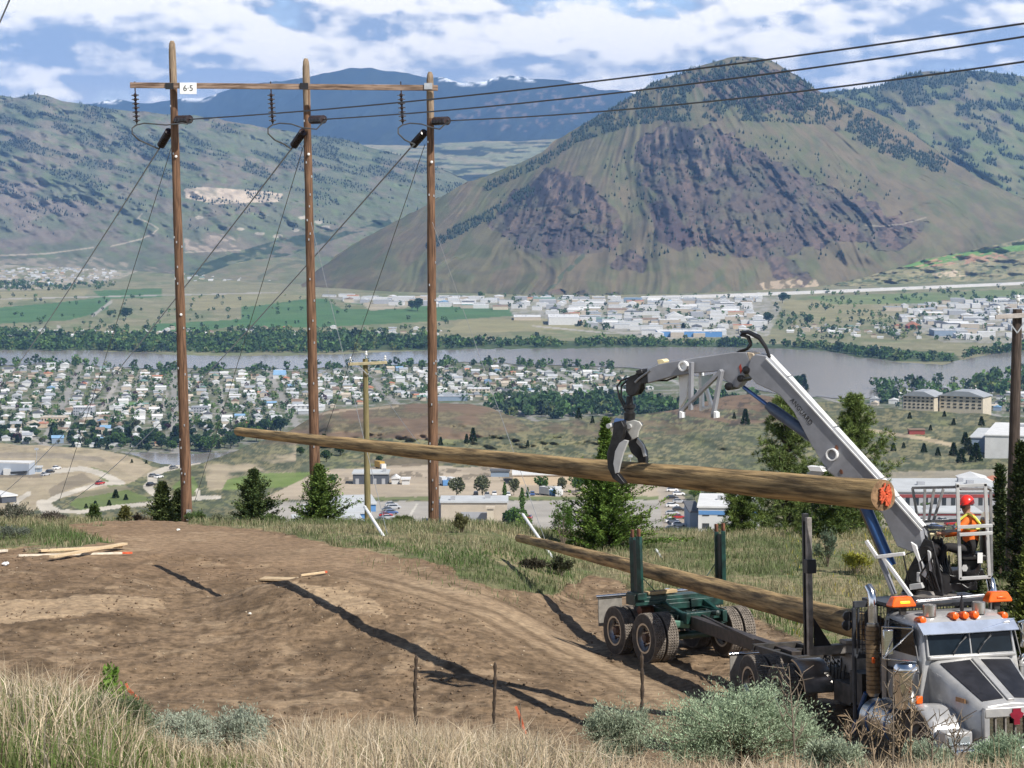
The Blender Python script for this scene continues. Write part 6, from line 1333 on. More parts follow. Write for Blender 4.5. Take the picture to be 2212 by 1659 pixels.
def grass_fore():
    r = np.random.default_rng(5); N = 185000; d = r.uniform(11.0, 34, N) ; ang = r.uniform(-.29, .31, N); x = ang * d; px = 1106 + ang * FP
    dens = .30 + .70 * sstep(.38, .60, fbm(x * .9, d * .9, 3, 501)); keep = r.uniform(0, 1, N) < dens; keep &= ~((px > 1180) & (d > 26)) & ~((px > 560) & (d > 31)); keep &= ~((px > 1850) & (d > 20)); keep &= ~((px > 1180) & (r.uniform(0, 1, N) < .55)); keep &= ~((px < 560) & (d > 30))
    x, d, px = x[keep], d[keep], px[keep]; n = len(x)
    dry = np.clip(sstep(.40, .58, fbm(x * .55, d * .45, 3, 503)) * .75 + .38 * sstep(400, 800, px) - .50 * sstep(18.5, 13.5, d) * sstep(700, 300, px) + .10, .06, 1); dry = np.where((px < 150) & (d > 22), dry * .7, dry); isd = r.uniform(0, 1, n) < dry
    tan = np.array([.53, .43, .295]); tan2 = np.array([.43, .335, .225]); pal = np.array([.64, .55, .41]); grn = np.array([.115, .165, .048]); g2 = np.array([.19, .215, .085])
    u = r.uniform(0, 1, (n, 1)); cd_ = np.where(u < .5, tan, np.where(u < .78, tan2, pal)) * r.uniform(.75, 1.2, (n, 1)); cg = np.where(u < .6, grn, g2) * r.uniform(.7, 1.3, (n, 1)); c = np.where(isd[:, None], cd_, cg)
    h = .9 * np.where(isd, r.uniform(.16, .50, n), r.uniform(.12, .34, n)) * (.75 + .5 * fbm(x * .7, d * .7, 2, 505)) * (1 - .45 * sstep(1150, 1450, px)) * (1 - .4 * sstep(240, 330, px) * sstep(640, 540, px)) * np.where(px < 200, 1.1, 1.0) * (1 - .45 * sstep(24, 31, d)); w = r.uniform(.004, .0085, n)
    blades('foreground_grass', x, d, h, w, c, .85, 6)
    # seed heads on taller dry stems
    N = 3800; d = r.uniform(12, 26, N); ang = r.uniform(-.24, .24, N); x = ang * d; px = 1106 + ang * FP; k = (r.uniform(0, 1, N) < .25 + .75 * sstep(500, 700, px)) & ~((px > 1250) & (r.uniform(0, 1, N) < .6)); x, d = x[k], d[k]; n = len(x); h = r.uniform(.26, .50, n) * (1 - .3 * sstep(1150, 1400, px[k]))
    blades('dry_grass_stems', x, d, h, np.full(n, .004), np.array([.47, .36, .23])[None] * r.uniform(.7, 1.15, (n, 1)), .30, 8)
grass_fore()
def grass_edge():
    r = np.random.default_rng(15); N = 265000; d = r.uniform(47, 90, N); ang = r.uniform(-.28, .31, N); x = ang * d
    px, py, dirt = near_zone(x, d); cl = fbm(x * .8, d * .6, 3, 511); keep = ~dirt & (r.uniform(0, 1, N) < .25 + .75 * sstep(.38, .58, cl)); keep |= dirt & (r.uniform(0, 1, N) < .05) & inpoly(px, py, [(700, 1190), (1000, 1222), (1150, 1275), (1260, 1260), (1270, 1300), (1120, 1310), (960, 1275), (760, 1215)])
    x, d, px, py, cl = x[keep], d[keep], px[keep], py[keep], cl[keep]; n = len(x); u = r.uniform(0, 1, (n, 1)); t = fbm(x * .35, d * .3, 3, 513)[:, None] + (.12 * sstep(1400, 1900, px))[:, None]
    g = np.where(u < .5, np.array([.125, .165, .065]), np.array([.19, .21, .11])); y = np.where(u < .5, np.array([.30, .27, .155]), np.array([.37, .33, .21])); c = np.where(r.uniform(0, 1, (n, 1)) < sstep(.38, .64, t) * .8, y, g) * r.uniform(.75, 1.25, (n, 1))
    lush = inpoly(px, py, [(760, 1170), (1200, 1200), (1250, 1260), (900, 1230)]) | inpoly(px, py, [(150, 1150), (270, 1170), (280, 1190), (90, 1180)]) | (inpoly(px, py, [(1560, 1290), (1900, 1330), (1900, 1440), (1640, 1350)])); c = np.where(lush[:, None] & (u < .6), np.array([.085, .145, .040]) * r.uniform(.8, 1.3, (n, 1)), c)
    yel = (px > 1700) & (px < 2100) & (r.uniform(0, 1, n) < .045); c = np.where(yel[:, None], np.array([.50, .42, .03]), c)
    blades('edge_grass', x, d, r.uniform(.09, .28, n) * (.6 + .8 * cl), r.uniform(.012, .022, n), c, .6, 16)
grass_edge()

# ------------------------------------------------------------------ clods, boards, tape, litter
def clods():
    r = np.random.default_rng(33); N = 7000; d = r.uniform(38, 72, N) ; ang = r.uniform(-.22, .12, N); x = ang * d; px, py, dirt = near_zone(x, d); tr = line_dist(px, py, TRACK, 1.8); k = dirt & (tr > 60) & (r.uniform(0, 1, N) < .25 + .9 * sstep(.42, .62, fbm(x * .5, d * .4, 3, 521))); k |= dirt & (np.abs(line_dist(px, py, RUTS, 1.5) - 8) < 8)
    x, d = x[k], d[k]; n = len(x); z = HN(x, d); s = r.uniform(.010, .040, n) * np.where(r.uniform(0, 1, n) < .06, 1.9, 1); base = np.array([[1, 0, 0], [-1, 0, 0], [0, 1, 0], [0, -1, 0], [0, 0, 1], [0, 0, -1]], float); v = (base[None] * r.uniform(.6, 1.2, (n, 6, 3))) * s[:, None, None]; v[:, :, 2] *= .7; a = r.uniform(0, 6.28, n); ca, sa = np.cos(a)[:, None], np.sin(a)[:, None]
    X = v[:, :, 0] * ca - v[:, :, 1] * sa; Y = v[:, :, 0] * sa + v[:, :, 1] * ca; v = np.stack([X + x[:, None], Y + d[:, None], v[:, :, 2] + z[:, None] + s[:, None] * .3], -1).reshape(-1, 3); f0 = np.array([[0, 2, 4], [2, 1, 4], [1, 3, 4], [3, 0, 4], [2, 0, 5], [1, 2, 5], [3, 1, 5], [0, 3, 5]]); f = (np.arange(n)[:, None, None] * 6 + f0[None]).reshape(-1, 3).astype(np.int32)
    pale = r.uniform(0, 1, (n, 1)) < .16; c = np.where(pale, np.array([.36, .29, .21]), np.array([.185, .13, .085])) * r.uniform(.6, 1.25, (n, 1)); tag(mesh_obj('dirt_clods', v, f, M_GROUND, cols=np.repeat(c, 6, 0)), kind='stuff')
clods()
M_LUM = mat('fresh_lumber', (.62, .47, .29), .8, var=.15, scale=5, stretch=(1, 6, 6)); M_LUMD = mat('old_lumber', (.22, .165, .11), .85, var=.25, scale=5)
def board(label, a, b, w, h, m, tip=None):
    c = (a + b) / 2; mb = MB(); mb.beam(a - c, b - c, w, h); 
    if tip: mb.m = 1; v = (b - c); mb.beam(v * .82, v * 1.003, w * 1.02, h * 1.03)
    o = mb.build('board', [m, M_PAINT] if tip else m, bevel=.004); o.location = c; tag(o, label, 'board', 'boards lying on the dirt pad')
def gp(px, py, dz=.05):
    lo, hi = 38., 84.
    for _ in range(40):
        md = (lo + hi) / 2; q = P(px, py, md); 
        if q.z > GZ(q.x, q.y): lo = md
        else: hi = md
    q = P(px, py, lo); q.z = GZ(q.x, q.y) + dz; return q
board('pale crossing board reaching furthest right in the lumber pile', gp(112, 1213, .12), gp(270, 1187, .16), .16, .06, M_LUM)
board('long pale board under the crossing one in the lumber pile', gp(86, 1196, .08), gp(262, 1187, .08), .14, .06, M_LUM)
board('thin white stake with an orange painted end in the lumber pile', gp(40, 1204, .05), gp(285, 1199, .06), .06, .05, mat('white_stake_wood', (.70, .62, .5), .8), True)
board('dark old board at the back of the lumber pile', gp(52, 1192, .06), gp(200, 1188, .06), .16, .05, M_LUMD)
board('short pale board at the left edge of the dirt', gp(-20, 1197, .06), gp(14, 1194, .06), .10, .06, mat('white_stake_wood'))
board('flat plank lying on the mound beside the log shadow', gp(566, 1253, .04), gp(652, 1256, .05), .35, .05, mat('weathered_plank', (.48, .36, .22), .85))
board('small stake with orange paint on the mound', gp(650, 1247, .05), gp(706, 1241, .07), .05, .05, M_LUM, True)
for k, (px, py, lab, c) in enumerate(((12, 1222, 'crumpled white scrap at the far left of the dirt', (.75, .75, .75)), (905, 1157, 'small pale stone in the dirt near the grass edge', (.6, .55, .45)), (385, 1148, 'white scrap on the green patch behind the boards', (.7, .7, .65)), (540, 1330, 'small white stone in the rough dirt', (.62, .58, .5)))):
    q = gp(px, py, .05); r = np.random.default_rng(k); bm = bmesh.new(); bmesh.ops.create_icosphere(bm, subdivisions=2, radius=(.09, .05, .06, .045)[k])
    for v in bm.verts: v.co *= r.uniform(.6, 1.25); v.co.z *= .6
    me = bpy.data.meshes.new('scrap'); bm.to_mesh(me); bm.free(); me.materials.append(mat('scrap_%d' % k, c, .7)); o = bpy.data.objects.new('litter' if k in (0, 2) else 'stone', me); COL.objects.link(o); o.location = q; tag(o, lab, 'litter' if k in (0, 2) else 'stone')
M_TAPE = mat('orange_tape', (.85, .25, .13), .5, trans=.3)
def tape(label, pts, d, w):
    g = P(*pts[len(pts) // 2], d); m = MB(); N = len(pts)
    for (a, b), i in zip(zip(pts[:-1], pts[1:]), range(N)): m.beam(P(*a, d) - g, P(*b, d + .02 * (i % 2)) - g, w * (1 + .4 * (i % 2)), .006, (0, 1, .3))
    o = m.build('flagging_tape', M_TAPE); o.location = g; tag(o, label, 'tape', 'orange flagging tapes')
tape('tangled orange flagging tape fallen on the dirt beside the green sapling', [(272, 1476), (278, 1490), (288, 1500), (298, 1508), (290, 1516), (280, 1512), (294, 1520)], 26, .028)
tape('faded orange flagging tape hanging in the dry grass at the centre', [(1114, 1526), (1122, 1545), (1128, 1565), (1136, 1585)], 21, .022)
for (px, py, lab, dd) in ((268, 1472, 'dry twig holding the tangled orange tape', 26), (1124, 1520, 'dry twig holding the faded orange tape', 21)):
    a = P(px, py, dd); g = ground_pt(px, dd); m = MB(); m.path([(0, 0, -.05), (.01, 0, (a.z - g.z) * .5), tuple(a - g)], [.008, .007, .004], 5); o = m.build('twig', M_TWIG); o.location = g; tag(o, lab, 'twig')
# ------------------------------------------------------------------ buildings, cars and trees on the lower hillside
def bscale(d): return d / FP
M_BW = {k: mat('wall_' + k, c, .85, var=.06, scale=.3) for k, c in dict(white=(.58, .58, .57), grey=(.34, .35, .37), cream=(.52, .46, .36), beige=(.46, .40, .32), blue=(.10, .24, .48), red=(.26, .055, .05), dark=(.07, .08, .10), tan=(.52, .42, .30), bluegrey=(.22, .28, .36)).items()}
M_RF = {k: mat('roof_' + k, c, .8, var=.08, scale=.2) for k, c in dict(white=(.62, .62, .61), pale=(.46, .475, .48), grey=(.30, .32, .34), dark=(.10, .105, .115), brown=(.22, .155, .11), terracotta=(.48, .20, .12), green=(.16, .26, .22), blue=(.20, .34, .50), tan=(.50, .43, .34)).items()}
M_WIN = mat('window_dark_glass', (.035, .042, .05), .15, spec=.7)
def place_building(name, label, px0, px1, pyb, hpx, depth, wall, roof, yaw=0.0, gable=0.0, group=None, win=None, cat='building', over=.4, stripe=None, doors=0, dist=None, lift=0.0):
    """front face spans px0..px1 at base row pyb; hpx tall in the photograph; depth in metres"""
    pm = (px0 + px1) / 2; q, d = BP(pm, pyb)
    if dist: d = dist; q = P(pm, pyb, d)
    k = d / FP; w = (px1 - px0) * k / max(.4, math.cos(yaw)); h = hpx * k
    t = thing(name, label, cat, q + Vector((0, 0, lift)), yaw, group); m = MB(); m.box((0, depth / 2, h / 2 - 1.5), (w, depth, h + 3)); m.build('wall', M_BW[wall], t)
    m = MB(); o = over
    if gable > 0:
        a = [Vector((-w / 2 - o, -o, h)), Vector((-w / 2 - o, depth + o, h)), Vector((-w / 2 - o, depth / 2, h + gable))]; m.prism([p + Vector((w / 2 + o, 0, 0)) for p in a], (w + 2 * o, 0, 0))
    elif gable < 0:
        a = [Vector((-w / 2 - o, -o, h)), Vector((w / 2 + o, -o, h)), Vector((0, -o, h - gable))]; m.prism([p + Vector((0, depth / 2 + o, 0)) for p in a], (0, depth + 2 * o, 0))
    else: m.box((0, depth / 2, h + .2), (w + 2 * o, depth + 2 * o, .5))
    rf = m.build('roof', M_RF[roof], t)
    if not gable and w > 12:
        r = random.Random(int(px0)); 
        for _ in range(min(9, int(w / 9))): m = MB(); m.box((r.uniform(-.42, .42) * w, r.uniform(.2, .8) * depth, h + 1.0), (r.uniform(1.2, 2.6), r.uniform(1.2, 2.4), 1.2)); m.build('roof_unit', M_BW['grey'], rf)
    if stripe: m = MB(); m.box((0, -.06, h * .80), (w * .99, .12, h * .16)); m.build('fascia', M_BW[stripe], t)
    if win:
        rows, cols = win
        for i in range(rows):
            for j in range(cols): m = MB(); m.box((-w / 2 + w * (j + .5) / cols, -.05, h * (i + .55) / rows), (w / cols * .45, .12, h / rows * .42)); m.build('window', M_WIN, t)
    for j in range(doors): m = MB(); m.box((-w / 2 + w * (j + .5) / doors, -.07, h * .28), (w / doors * .4, .14, h * .55)); m.build('loading_door', M_BW['grey'], t)
    return t
# left: curved grey hall, sheds
def hall():
    q, d = BP(30, 1026); k = d / FP; t = thing('hall', 'low pale blue grey hall with a bowed front on the tan terrace', 'building', q); h = 26 * k
    m = MB(); pts = [((-110 + 147 * s) * k, (10 - 26 * s * s) * k * 1.2) for s in [i / 10 for i in range(11)]]; a = [Vector((x, y, -2)) for x, y in pts]; poly = a + [Vector((40 * k, 30 * k, -2)), Vector((-110 * k, 40 * k, -2))]
    m.prism([p + Vector((0, 0, h / 2 + 1)) for p in poly], (0, 0, h + 2)); m.build('wall', mat('hall_wall', (.40, .45, .52), .6, var=.04, scale=.2), t)
    m = MB(); m.prism([p * 1.01 + Vector((0, 0, h + 2.2)) for p in poly], (0, 0, .5)); m.build('roof', M_RF['white'], t)
    m = MB(); m.box((-14 * k, -1.0 * k, 7 * k), (16 * k, 8 * k, 14 * k)); m.build('porch', M_BW['white'], t)
    m = MB(); m.beam((-4 * k, -12 * k, 6 * k), (32 * k, -20 * k, 9 * k), 1.0, 5 * k); m.build('window_band', M_WIN, t)
hall()
place_building('shed', 'small pale service shed right of the bowed hall', 69, 86, 1020, 9, 5, 'bluegrey', 'pale')
for k, (px, py, c, lab) in enumerate(((95, 1028, 'grey', 'silver car parked left in the row by the bowed hall'), (108, 1022, 'dark', 'dark car parked in the middle of the row by the bowed hall'), (122, 1013, 'white', 'white van parked right in the row by the bowed hall'))): pass
# retaining wall / ramp at lower left
place_building('loading_ramp', 'dark loading ramp wall at the lower left of the road', 6, 34, 1086, 14, 14, 'dark', 'white', yaw=R(35))
# street lamp-like poles
def lamp_post(px, yt, yb, label):
    q, d = BP(px, yb); t = P(px, yt, d); m = MB(); m.tube((0, 0, -1), t - q, .16, .10, 6); m.box(t - q, (1.6, .8, .9)); o = m.build('lamp_post', M_STEEL); o.location = q; tag(o, label, 'lamp post', 'lamp posts on the hillside')
lamp_post(79, 970, 1020, 'lamp post beside the bowed hall')
lamp_post(1362, 985, 1055, 'tall lamp post above the lifted log')
# yard buildings
place_building('equipment_shed', 'open dark equipment shed with pale flat roof on the sandy yard', 762, 838, 1046, 22, 12, 'dark', 'pale', doors=4)
place_building('container', 'dark blue storage container at the back of the sandy yard', 1060, 1100, 1030, 12, 6, 'bluegrey', 'dark')
place_building('warehouse', 'beige warehouse half hidden by the lifted log', 1108, 1250, 1046, 20, 30, 'tan', 'white')
place_building('warehouse', 'second pale roofed warehouse behind the beige one', 1150, 1330, 1032, 16, 26, 'cream', 'white')
place_building('tent', 'small white and blue tent in the sandy yard', 846, 862, 1046, 12, 6, 'white', 'white', gable=-1.2)
place_building('container', 'small white container in the sandy yard', 868, 884, 1047, 11, 5, 'white', 'white')
# shop units with blue fronts, big plain store
for k, (x0, x1, yb, lab) in enumerate(((690, 812, 1106, 'blue fronted shop unit with pale roof, rear one of three'), (660, 800, 1126, 'blue fronted shop unit with pale roof, middle one of three'), (640, 786, 1150, 'blue fronted shop unit with pale roof, front one of three'))): place_building('shop_unit', lab, x0, x1, yb, 16, 22, 'blue', 'pale', yaw=R(8), group='shop units by the car park')
place_building('big_store', 'large plain grey store with flat roof at the car park', 952, 1096, 1131, 46, 14, 'beige', 'pale', doors=1)
place_building('store_annex', 'dark recessed wing at the left of the large plain store', 940, 962, 1128, 38, 10, 'grey', 'pale')
place_building('store_porch', 'cream entrance porch on the large plain store', 1052, 1066, 1134, 36, 3, 'cream', 'tan')
place_building('depot', 'pale depot with a blue gable beside the parked car row', 1508, 1640, 1152, 56, 30, 'pale' if 'pale' in M_BW else 'white', 'white', yaw=R(-6), win=(2, 4), stripe='blue')
place_building('garage', 'dark blue garage front beside the pale depot', 1490, 1512, 1146, 40, 24, 'bluegrey', 'dark')
place_building('school', 'long low school block with pale flat roof and red window bands', 1930, 2168, 1106, 44, 34, 'grey', 'pale', stripe='red', win=(1, 12))
place_building('school_wing', 'lower front wing of the long school block', 1960, 2120, 1126, 18, 14, 'grey', 'pale', stripe='red')
place_building('gym_hall', 'small white gabled hall behind the school', 2088, 2150, 1052, 10, 22, 'white', 'white', gable=-1.6)
place_building('barn', 'orange red shed beside the white gabled hall', 2142, 2168, 1050, 12, 10, 'red', 'terracotta', gable=-.8)
place_building('shed', 'dark open shed behind the school roof', 2046, 2076, 1052, 10, 10, 'dark', 'white')
place_building('arena', 'large white flat hall on the slope at the right edge', 2132, 2330, 985, 42, 60, 'white', 'white', yaw=R(-16))
place_building('arena_shaded_end', 'shaded left end of the large white hall, its shade coloured blue grey', 2096, 2134, 976, 30, 46, 'bluegrey', 'pale', yaw=R(-16))  # the hall's shaded left face, its shade put into the wall colour
# two apartment blocks
for x0, x1, yb, lab in ((1958, 2010, 884, 'left four storey cream apartment block with long grey roof'), (2040, 2112, 884, 'right four storey cream apartment block with long grey roof')):
    q, d = BP((x0 + x1) / 2, yb); k = d / FP; w = (x1 - x0) * k * 1.35; h = 28 * k; t = thing('apartment_block', lab, 'apartment block', q, R(-28), 'apartment blocks on the knoll'); L = 62 * k
    m = MB(); m.box((0, L / 2, h / 2 - 3), (w, L, h + 6)); m.build('wall', M_BW['cream'], t)
    m = MB(); m.prism([Vector((-w / 2 - 1, L / 2, h)), Vector((w / 2 + 1, L / 2, h)), Vector((w * .18, L / 2, h + 11 * k)), Vector((-w * .18, L / 2, h + 11 * k))], (0, L + 2, 0)); m.build('roof', M_RF['grey'], t)
    m = MB(); m.box((-w / 2 - .2, L * .5, h * .5), (.5, L * .98, h * .96)); m.build('shaded_gable', M_BW['bluegrey'], t)  # slab over the left end, coloured blue grey to stand for shade
    for i in range(4):
        for j in range(7): m = MB(); m.box((-w / 2 + w * (j + .5) / 7, -.06, h * (i + .55) / 4), (w / 7 * .5, .2, h / 4 * .45)); m.build('window', M_WIN, t)
# boxcar on the slope
place_building('boxcar', 'dark red container on the brown slope', 1964, 1998, 938, 9, 5, 'red', 'brown')

# cars and trucks: one of each paint, copied
CARS = {}
def car_proto(paint):
    if paint in CARS: return CARS[paint]
    col = dict(white=(.75, .75, .75), silver=(.42, .43, .45), black=(.02, .02, .022), red=(.36, .02, .02), blue=(.05, .10, .26), grey=(.16, .165, .17))[paint]
    t = thing('parked_car', 'x', 'car', (0, 0, -999)); m = MB(); secs = []
    for x, zt, w in ((-2.2, .72, .78), (-2.1, .95, .86), (-.9, 1.0, .90), (.9, .98, .90), (2.0, .82, .86), (2.25, .62, .78)): secs.append([Vector((x, -w, .25)), Vector((x, -w, zt * .8)), Vector((x, -w * .92, zt)), Vector((x, w * .92, zt)), Vector((x, w, zt * .8)), Vector((x, w, .25))])
    m.loft(secs); m.build('body', mat('car_paint_' + paint, col, .3, coat=.5), t)
    m = MB(); m.loft([[Vector((x, -w, z0)), Vector((x, -w * .8, z1)), Vector((x, w * .8, z1)), Vector((x, w, z0))] for x, z0, z1, w in ((-1.9, .93, 1.0, .82), (-1.3, .95, 1.45, .84), (.3, .97, 1.47, .84), (1.1, .95, 1.0, .82))]); m.build('cabin', M_WIN, t)
    m = MB(); m.box((-.5, 0, 1.47), (1.5, 1.2, .05)); m.build('roof', mat('car_paint_' + paint), t)
    for x in (-1.4, 1.4):
        for s in (-1, 1): m = MB(); m.lathe((x, .80 * s, .33), (0, s, 0), [(-.1, .33), (.1, .33)], 12); m.build('wheel', M_RUBBER, t)
    CARS[paint] = t; t['used'] = 0; return t
def put_car(px, py, paint, yaw, label, group):
    p = car_proto(paint); q, d = BP(px, py)
    if p['used'] == 0: t = p; p['used'] = 1
    else:
        t = p.copy(); COL.objects.link(t)
        for ch in p.children: c = ch.copy(); COL.objects.link(c); c.parent = t
    t.location = q + Vector((0, 0, .12)); t.rotation_euler = (0, 0, yaw); t['label'] = label; t['group'] = group; return t
pc = ['silver', 'black', 'white', 'grey', 'blue', 'red']
rc = random.Random(4)
for i in range(8):
    p_ = rc.choice(pc); put_car(1110 + (i % 4) * 11, 1122 + (i // 4) * 12, p_, R(80), '%s car parked right of the large plain store' % p_, 'cars beside the large store')
for i in range(9):
    p_ = rc.choice(pc); put_car(846 + (i % 2) * 9 - i * 3.2, 1094 + i * 5.6, p_ if i != 4 else 'red', R(10), '%s car number %d from the back in the row beside the blue fronted shops' % (p_ if i != 4 else 'red', i + 1) if False else '%s car in the row beside the blue fronted shops' % (p_ if i != 4 else 'red'), 'cars beside the blue shops')
for i in range(13):
    p_ = rc.choice(pc); put_car(1452 + (i % 2) * 14, 1062 + i * 8.4, p_, R(4), '%s car in the long parked row left of the pale depot' % p_, 'cars parked in the long row')
for i in range(12):
    p_ = rc.choice(pc); put_car(1936 + i * 17, 1128 + (i % 3) * 7, p_, R(20), '%s car parked in front of the long school block' % p_, 'cars in front of the school')
for i, px in enumerate((1028, 1052, 1068, 1140, 1150, 1098)): p_ = rc.choice(pc); put_car(px, 1070 + (i % 2) * 2, p_, R(90), '%s car parked along the sandy yard' % p_, 'cars along the sandy yard')
for px, py, pt_, lab in ((98, 1028, 'silver', 'silver car parked left in the row by the bowed hall'), (108, 1022, 'black', 'black car in the middle of the row by the bowed hall'), (122, 1014, 'white', 'white car at the right of the row by the bowed hall'), (216, 1047, 'red', 'red car driving on the pale curving road'), (331, 1031, 'grey', 'grey car climbing the curved highway'), (343, 1033, 'white', 'white car on the curved highway'), (326, 1050, 'black', 'black car lowest on the curved highway'), (375, 1013, 'grey', 'grey car highest on the curved highway'), (1020, 1128, 'black', 'black car by the entrance of the large plain store'), (1032, 1126, 'white', 'white car by the entrance of the large plain store')): put_car(px, py, pt_, R(60), lab, 'cars on the lower hillside')
for k, p in enumerate(list(CARS.values())):
    if p['used'] == 0: 
        for ch in list(p.children): bpy.data.objects.remove(ch)
        bpy.data.objects.remove(p)
    else: del p['used']
for o in COL.objects:
    if o.name.startswith('parked_car') and 'used' in o.keys(): del o['used']
for i, (px, py, lab) in enumerate(((1145, 1030, 'white box truck at the back of the sandy yard'), (1152, 1033, 'second white box truck at the back of the sandy yard'), (820, 1012, 'yellow machine on the sandy yard behind the small pole'), (1180, 1070, 'white box truck near the road behind the spreading fir'), (1192, 1070, 'white motorhome near the road behind the spreading fir'), (1206, 1071, 'small white trailer near the road'), (958, 1048, 'white box truck in the sandy yard'), (975, 1049, 'white truck right of the box truck in the sandy yard'), (2052, 1052, 'blue and white truck behind the school'), (2062, 1053, 'grey truck behind the school'))):
    q, d = BP(px, py); t = thing('box_truck', lab, 'truck', q, R(15 * (i % 5)), 'trucks on the lower hillside'); m = MB(); m.box((0, 0, 1.9), (2.4, 5.0, 2.6)); m.build('cargo_box', M_BW['white'] if i != 2 else mat('machine_yellow', (.42, .26, .05), .6), t); m = MB(); m.box((0, -3.3, 1.3), (2.2, 1.5, 2.0)); m.build('cab', M_BW['white' if i % 3 else 'blue'], t)
    for yy in (-3.2, 1.2): m = MB(); m.lathe((-1.1, yy, .5), (1, 0, 0), [(0, .5), (2.2, .5)], 10); m.build('axle', M_RUBBER, t)

# trees on the lower hillside: a few kinds, each copied
TP = {}
def far_tree(kind, col, seed, n=900):
    r = np.random.default_rng(seed); m = MB(); m.tube((0, 0, -.06), (0, 0, .5), .022, .012, 6); tr = m.build('trunk', M_BARK); 
    if kind == 'cone':
        h = r.uniform(.08, 1, n) ** 1.15; rad = .25 * (1 - h) + .015; a = r.uniform(0, 6.28, n); q = r.uniform(.45, 1.1, n); c = np.stack([np.cos(a) * rad * q, np.sin(a) * rad * q, h], -1); d = np.stack([np.cos(a), np.sin(a), r.uniform(-.1, .9, n)], -1); ll = r.uniform(.07, .13, n)
    elif kind == 'poplar':
        h = r.uniform(.05, 1, n); rad = .12 * np.sin(np.clip(h * 3.0 + .3, 0, 3.14)) + .01; a = r.uniform(0, 6.28, n); q = r.uniform(.3, 1.1, n); c = np.stack([np.cos(a) * rad * q, np.sin(a) * rad * q, h], -1); d = r.normal(0, 1, (n, 3)); ll = r.uniform(.05, .10, n)
    else:
        lob = r.normal(0, 1, (9, 3)); lob /= np.linalg.norm(lob, axis=1, keepdims=True); lob = lob * np.array([.26, .26, .20]) + np.array([0, 0, .62]); i = r.integers(0, 9, n); u = r.normal(0, 1, (n, 3)); u /= np.linalg.norm(u, axis=1, keepdims=True); c = lob[i] + u * r.uniform(.08, .17, (n, 1)); d = u + r.normal(0, .5, (n, 3)); ll = r.uniform(.07, .13, n)
    cc = np.array(col)[None] * 1.35 * r.uniform(.55, 1.45, (n, 1)); cr = leaf_cloud('crown', c, d, ll, ll * .8, cc, M_LEAF); return tr.data, cr.data, tr, cr
def tree_kinds():
    for k, kind, col in (('dark_pine', 'cone', (.028, .048, .020)), ('grey_pine', 'cone', (.055, .075, .045)), ('leafy', 'round', (.060, .110, .030)), ('dark_leafy', 'round', (.032, .062, .025)), ('bright_leafy', 'round', (.11, .165, .040)), ('poplar', 'poplar', (.075, .13, .032)), ('grey_leafy', 'round', (.10, .11, .065)), ('purple_leafy', 'round', (.05, .025, .03))):
        a, b, o1, o2 = far_tree(kind, col, len(k) + 5); TP[k] = (a, b); bpy.data.objects.remove(o1); bpy.data.objects.remove(o2)
tree_kinds()
KN = dict(dark_pine='dark pointed pine', grey_pine='grey green pine', leafy='rounded green tree', dark_leafy='dark rounded tree', bright_leafy='bright spring green tree', poplar='slim green poplar', grey_leafy='greyish bare leafed tree', purple_leafy='dark purple leafed tree')
def put_tree(kind, q, h, label, group, wide=1.0, rot=None):
    t = thing('pine_tree' if 'pine' in kind else 'broadleaf_tree', label, 'tree', q, random.uniform(0, 6.28) if rot is None else rot, group); t.scale = (h * wide, h * wide, h)
    for nme, me in zip(('trunk', 'crown'), TP[kind]): o = bpy.data.objects.new(nme, me); COL.objects.link(o); o.parent = t
    return t
rt = random.Random(21)
def bench_tree(kind, px, pyb, hpx, where, wide=1.0):
    q, d = BP(px, pyb); put_tree(kind, q, hpx * d / FP, '%s %s' % (KN[kind], where), 'trees on the lower hillside', wide)
for px, yb, h in ((862, 978, 14), (1022, 955, 30), (1008, 958, 20), (952, 962, 18), (1140, 965, 14)): bench_tree('dark_pine', px, yb, h, 'on the brown knoll behind the lifted log')
for px, yb, h in ((1250, 905, 24), (1280, 915, 16), (1610, 918, 34), (1586, 905, 14)): bench_tree('dark_pine', px, yb, h, 'on the dry slope below the boom')
for px, yb, h in ((1996, 978, 20), (2026, 985, 18), (2060, 985, 28), (2076, 1000, 30), (2085, 960, 26), (2092, 980, 34), (2120, 948, 22), (1930, 975, 18), (1952, 968, 12), (2010, 930, 12), (2060, 918, 14), (2108, 998, 40), (2120, 920, 20), (2150, 930, 16), (2180, 935, 18), (1965, 905, 14), (2040, 900, 12), (1900, 960, 14), (2152, 968, 16)): bench_tree('dark_pine' if rt.random() < .7 else 'grey_pine', px, yb, h, 'on the grassy slope left of the large white hall', 1.25)
for px, yb, h, k in ((1042, 1076, 50, 'grey_leafy'), (1110, 1070, 38, 'grey_leafy'), (1170, 1068, 44, 'leafy'), (1140, 1076, 24, 'poplar'), (1244, 1064, 44, 'leafy'), (1215, 1064, 34, 'grey_leafy'), (1270, 1062, 46, 'bright_leafy'), (986, 1076, 46, 'grey_leafy'), (1090, 1078, 36, 'poplar'), (1128, 1102, 48, 'poplar'), (720, 1050, 30, 'leafy')): bench_tree(k, px, yb, h, 'in the row behind the car park', .9)
for px, yb, h, k in ((1118, 1150, 60, 'leafy'), (1100, 1146, 44, 'dark_leafy'), (1130, 1160, 50, 'bright_leafy')): bench_tree(k, px, yb, h, 'at the right corner of the large plain store')
for px, yb, h, k in ((1500, 1080, 30, 'bright_leafy'), (1535, 1082, 30, 'grey_leafy'), (1580, 1064, 20, 'dark_leafy'), (1462, 1050, 16, 'dark_leafy')): bench_tree(k, px, yb, h, 'behind the pale depot')
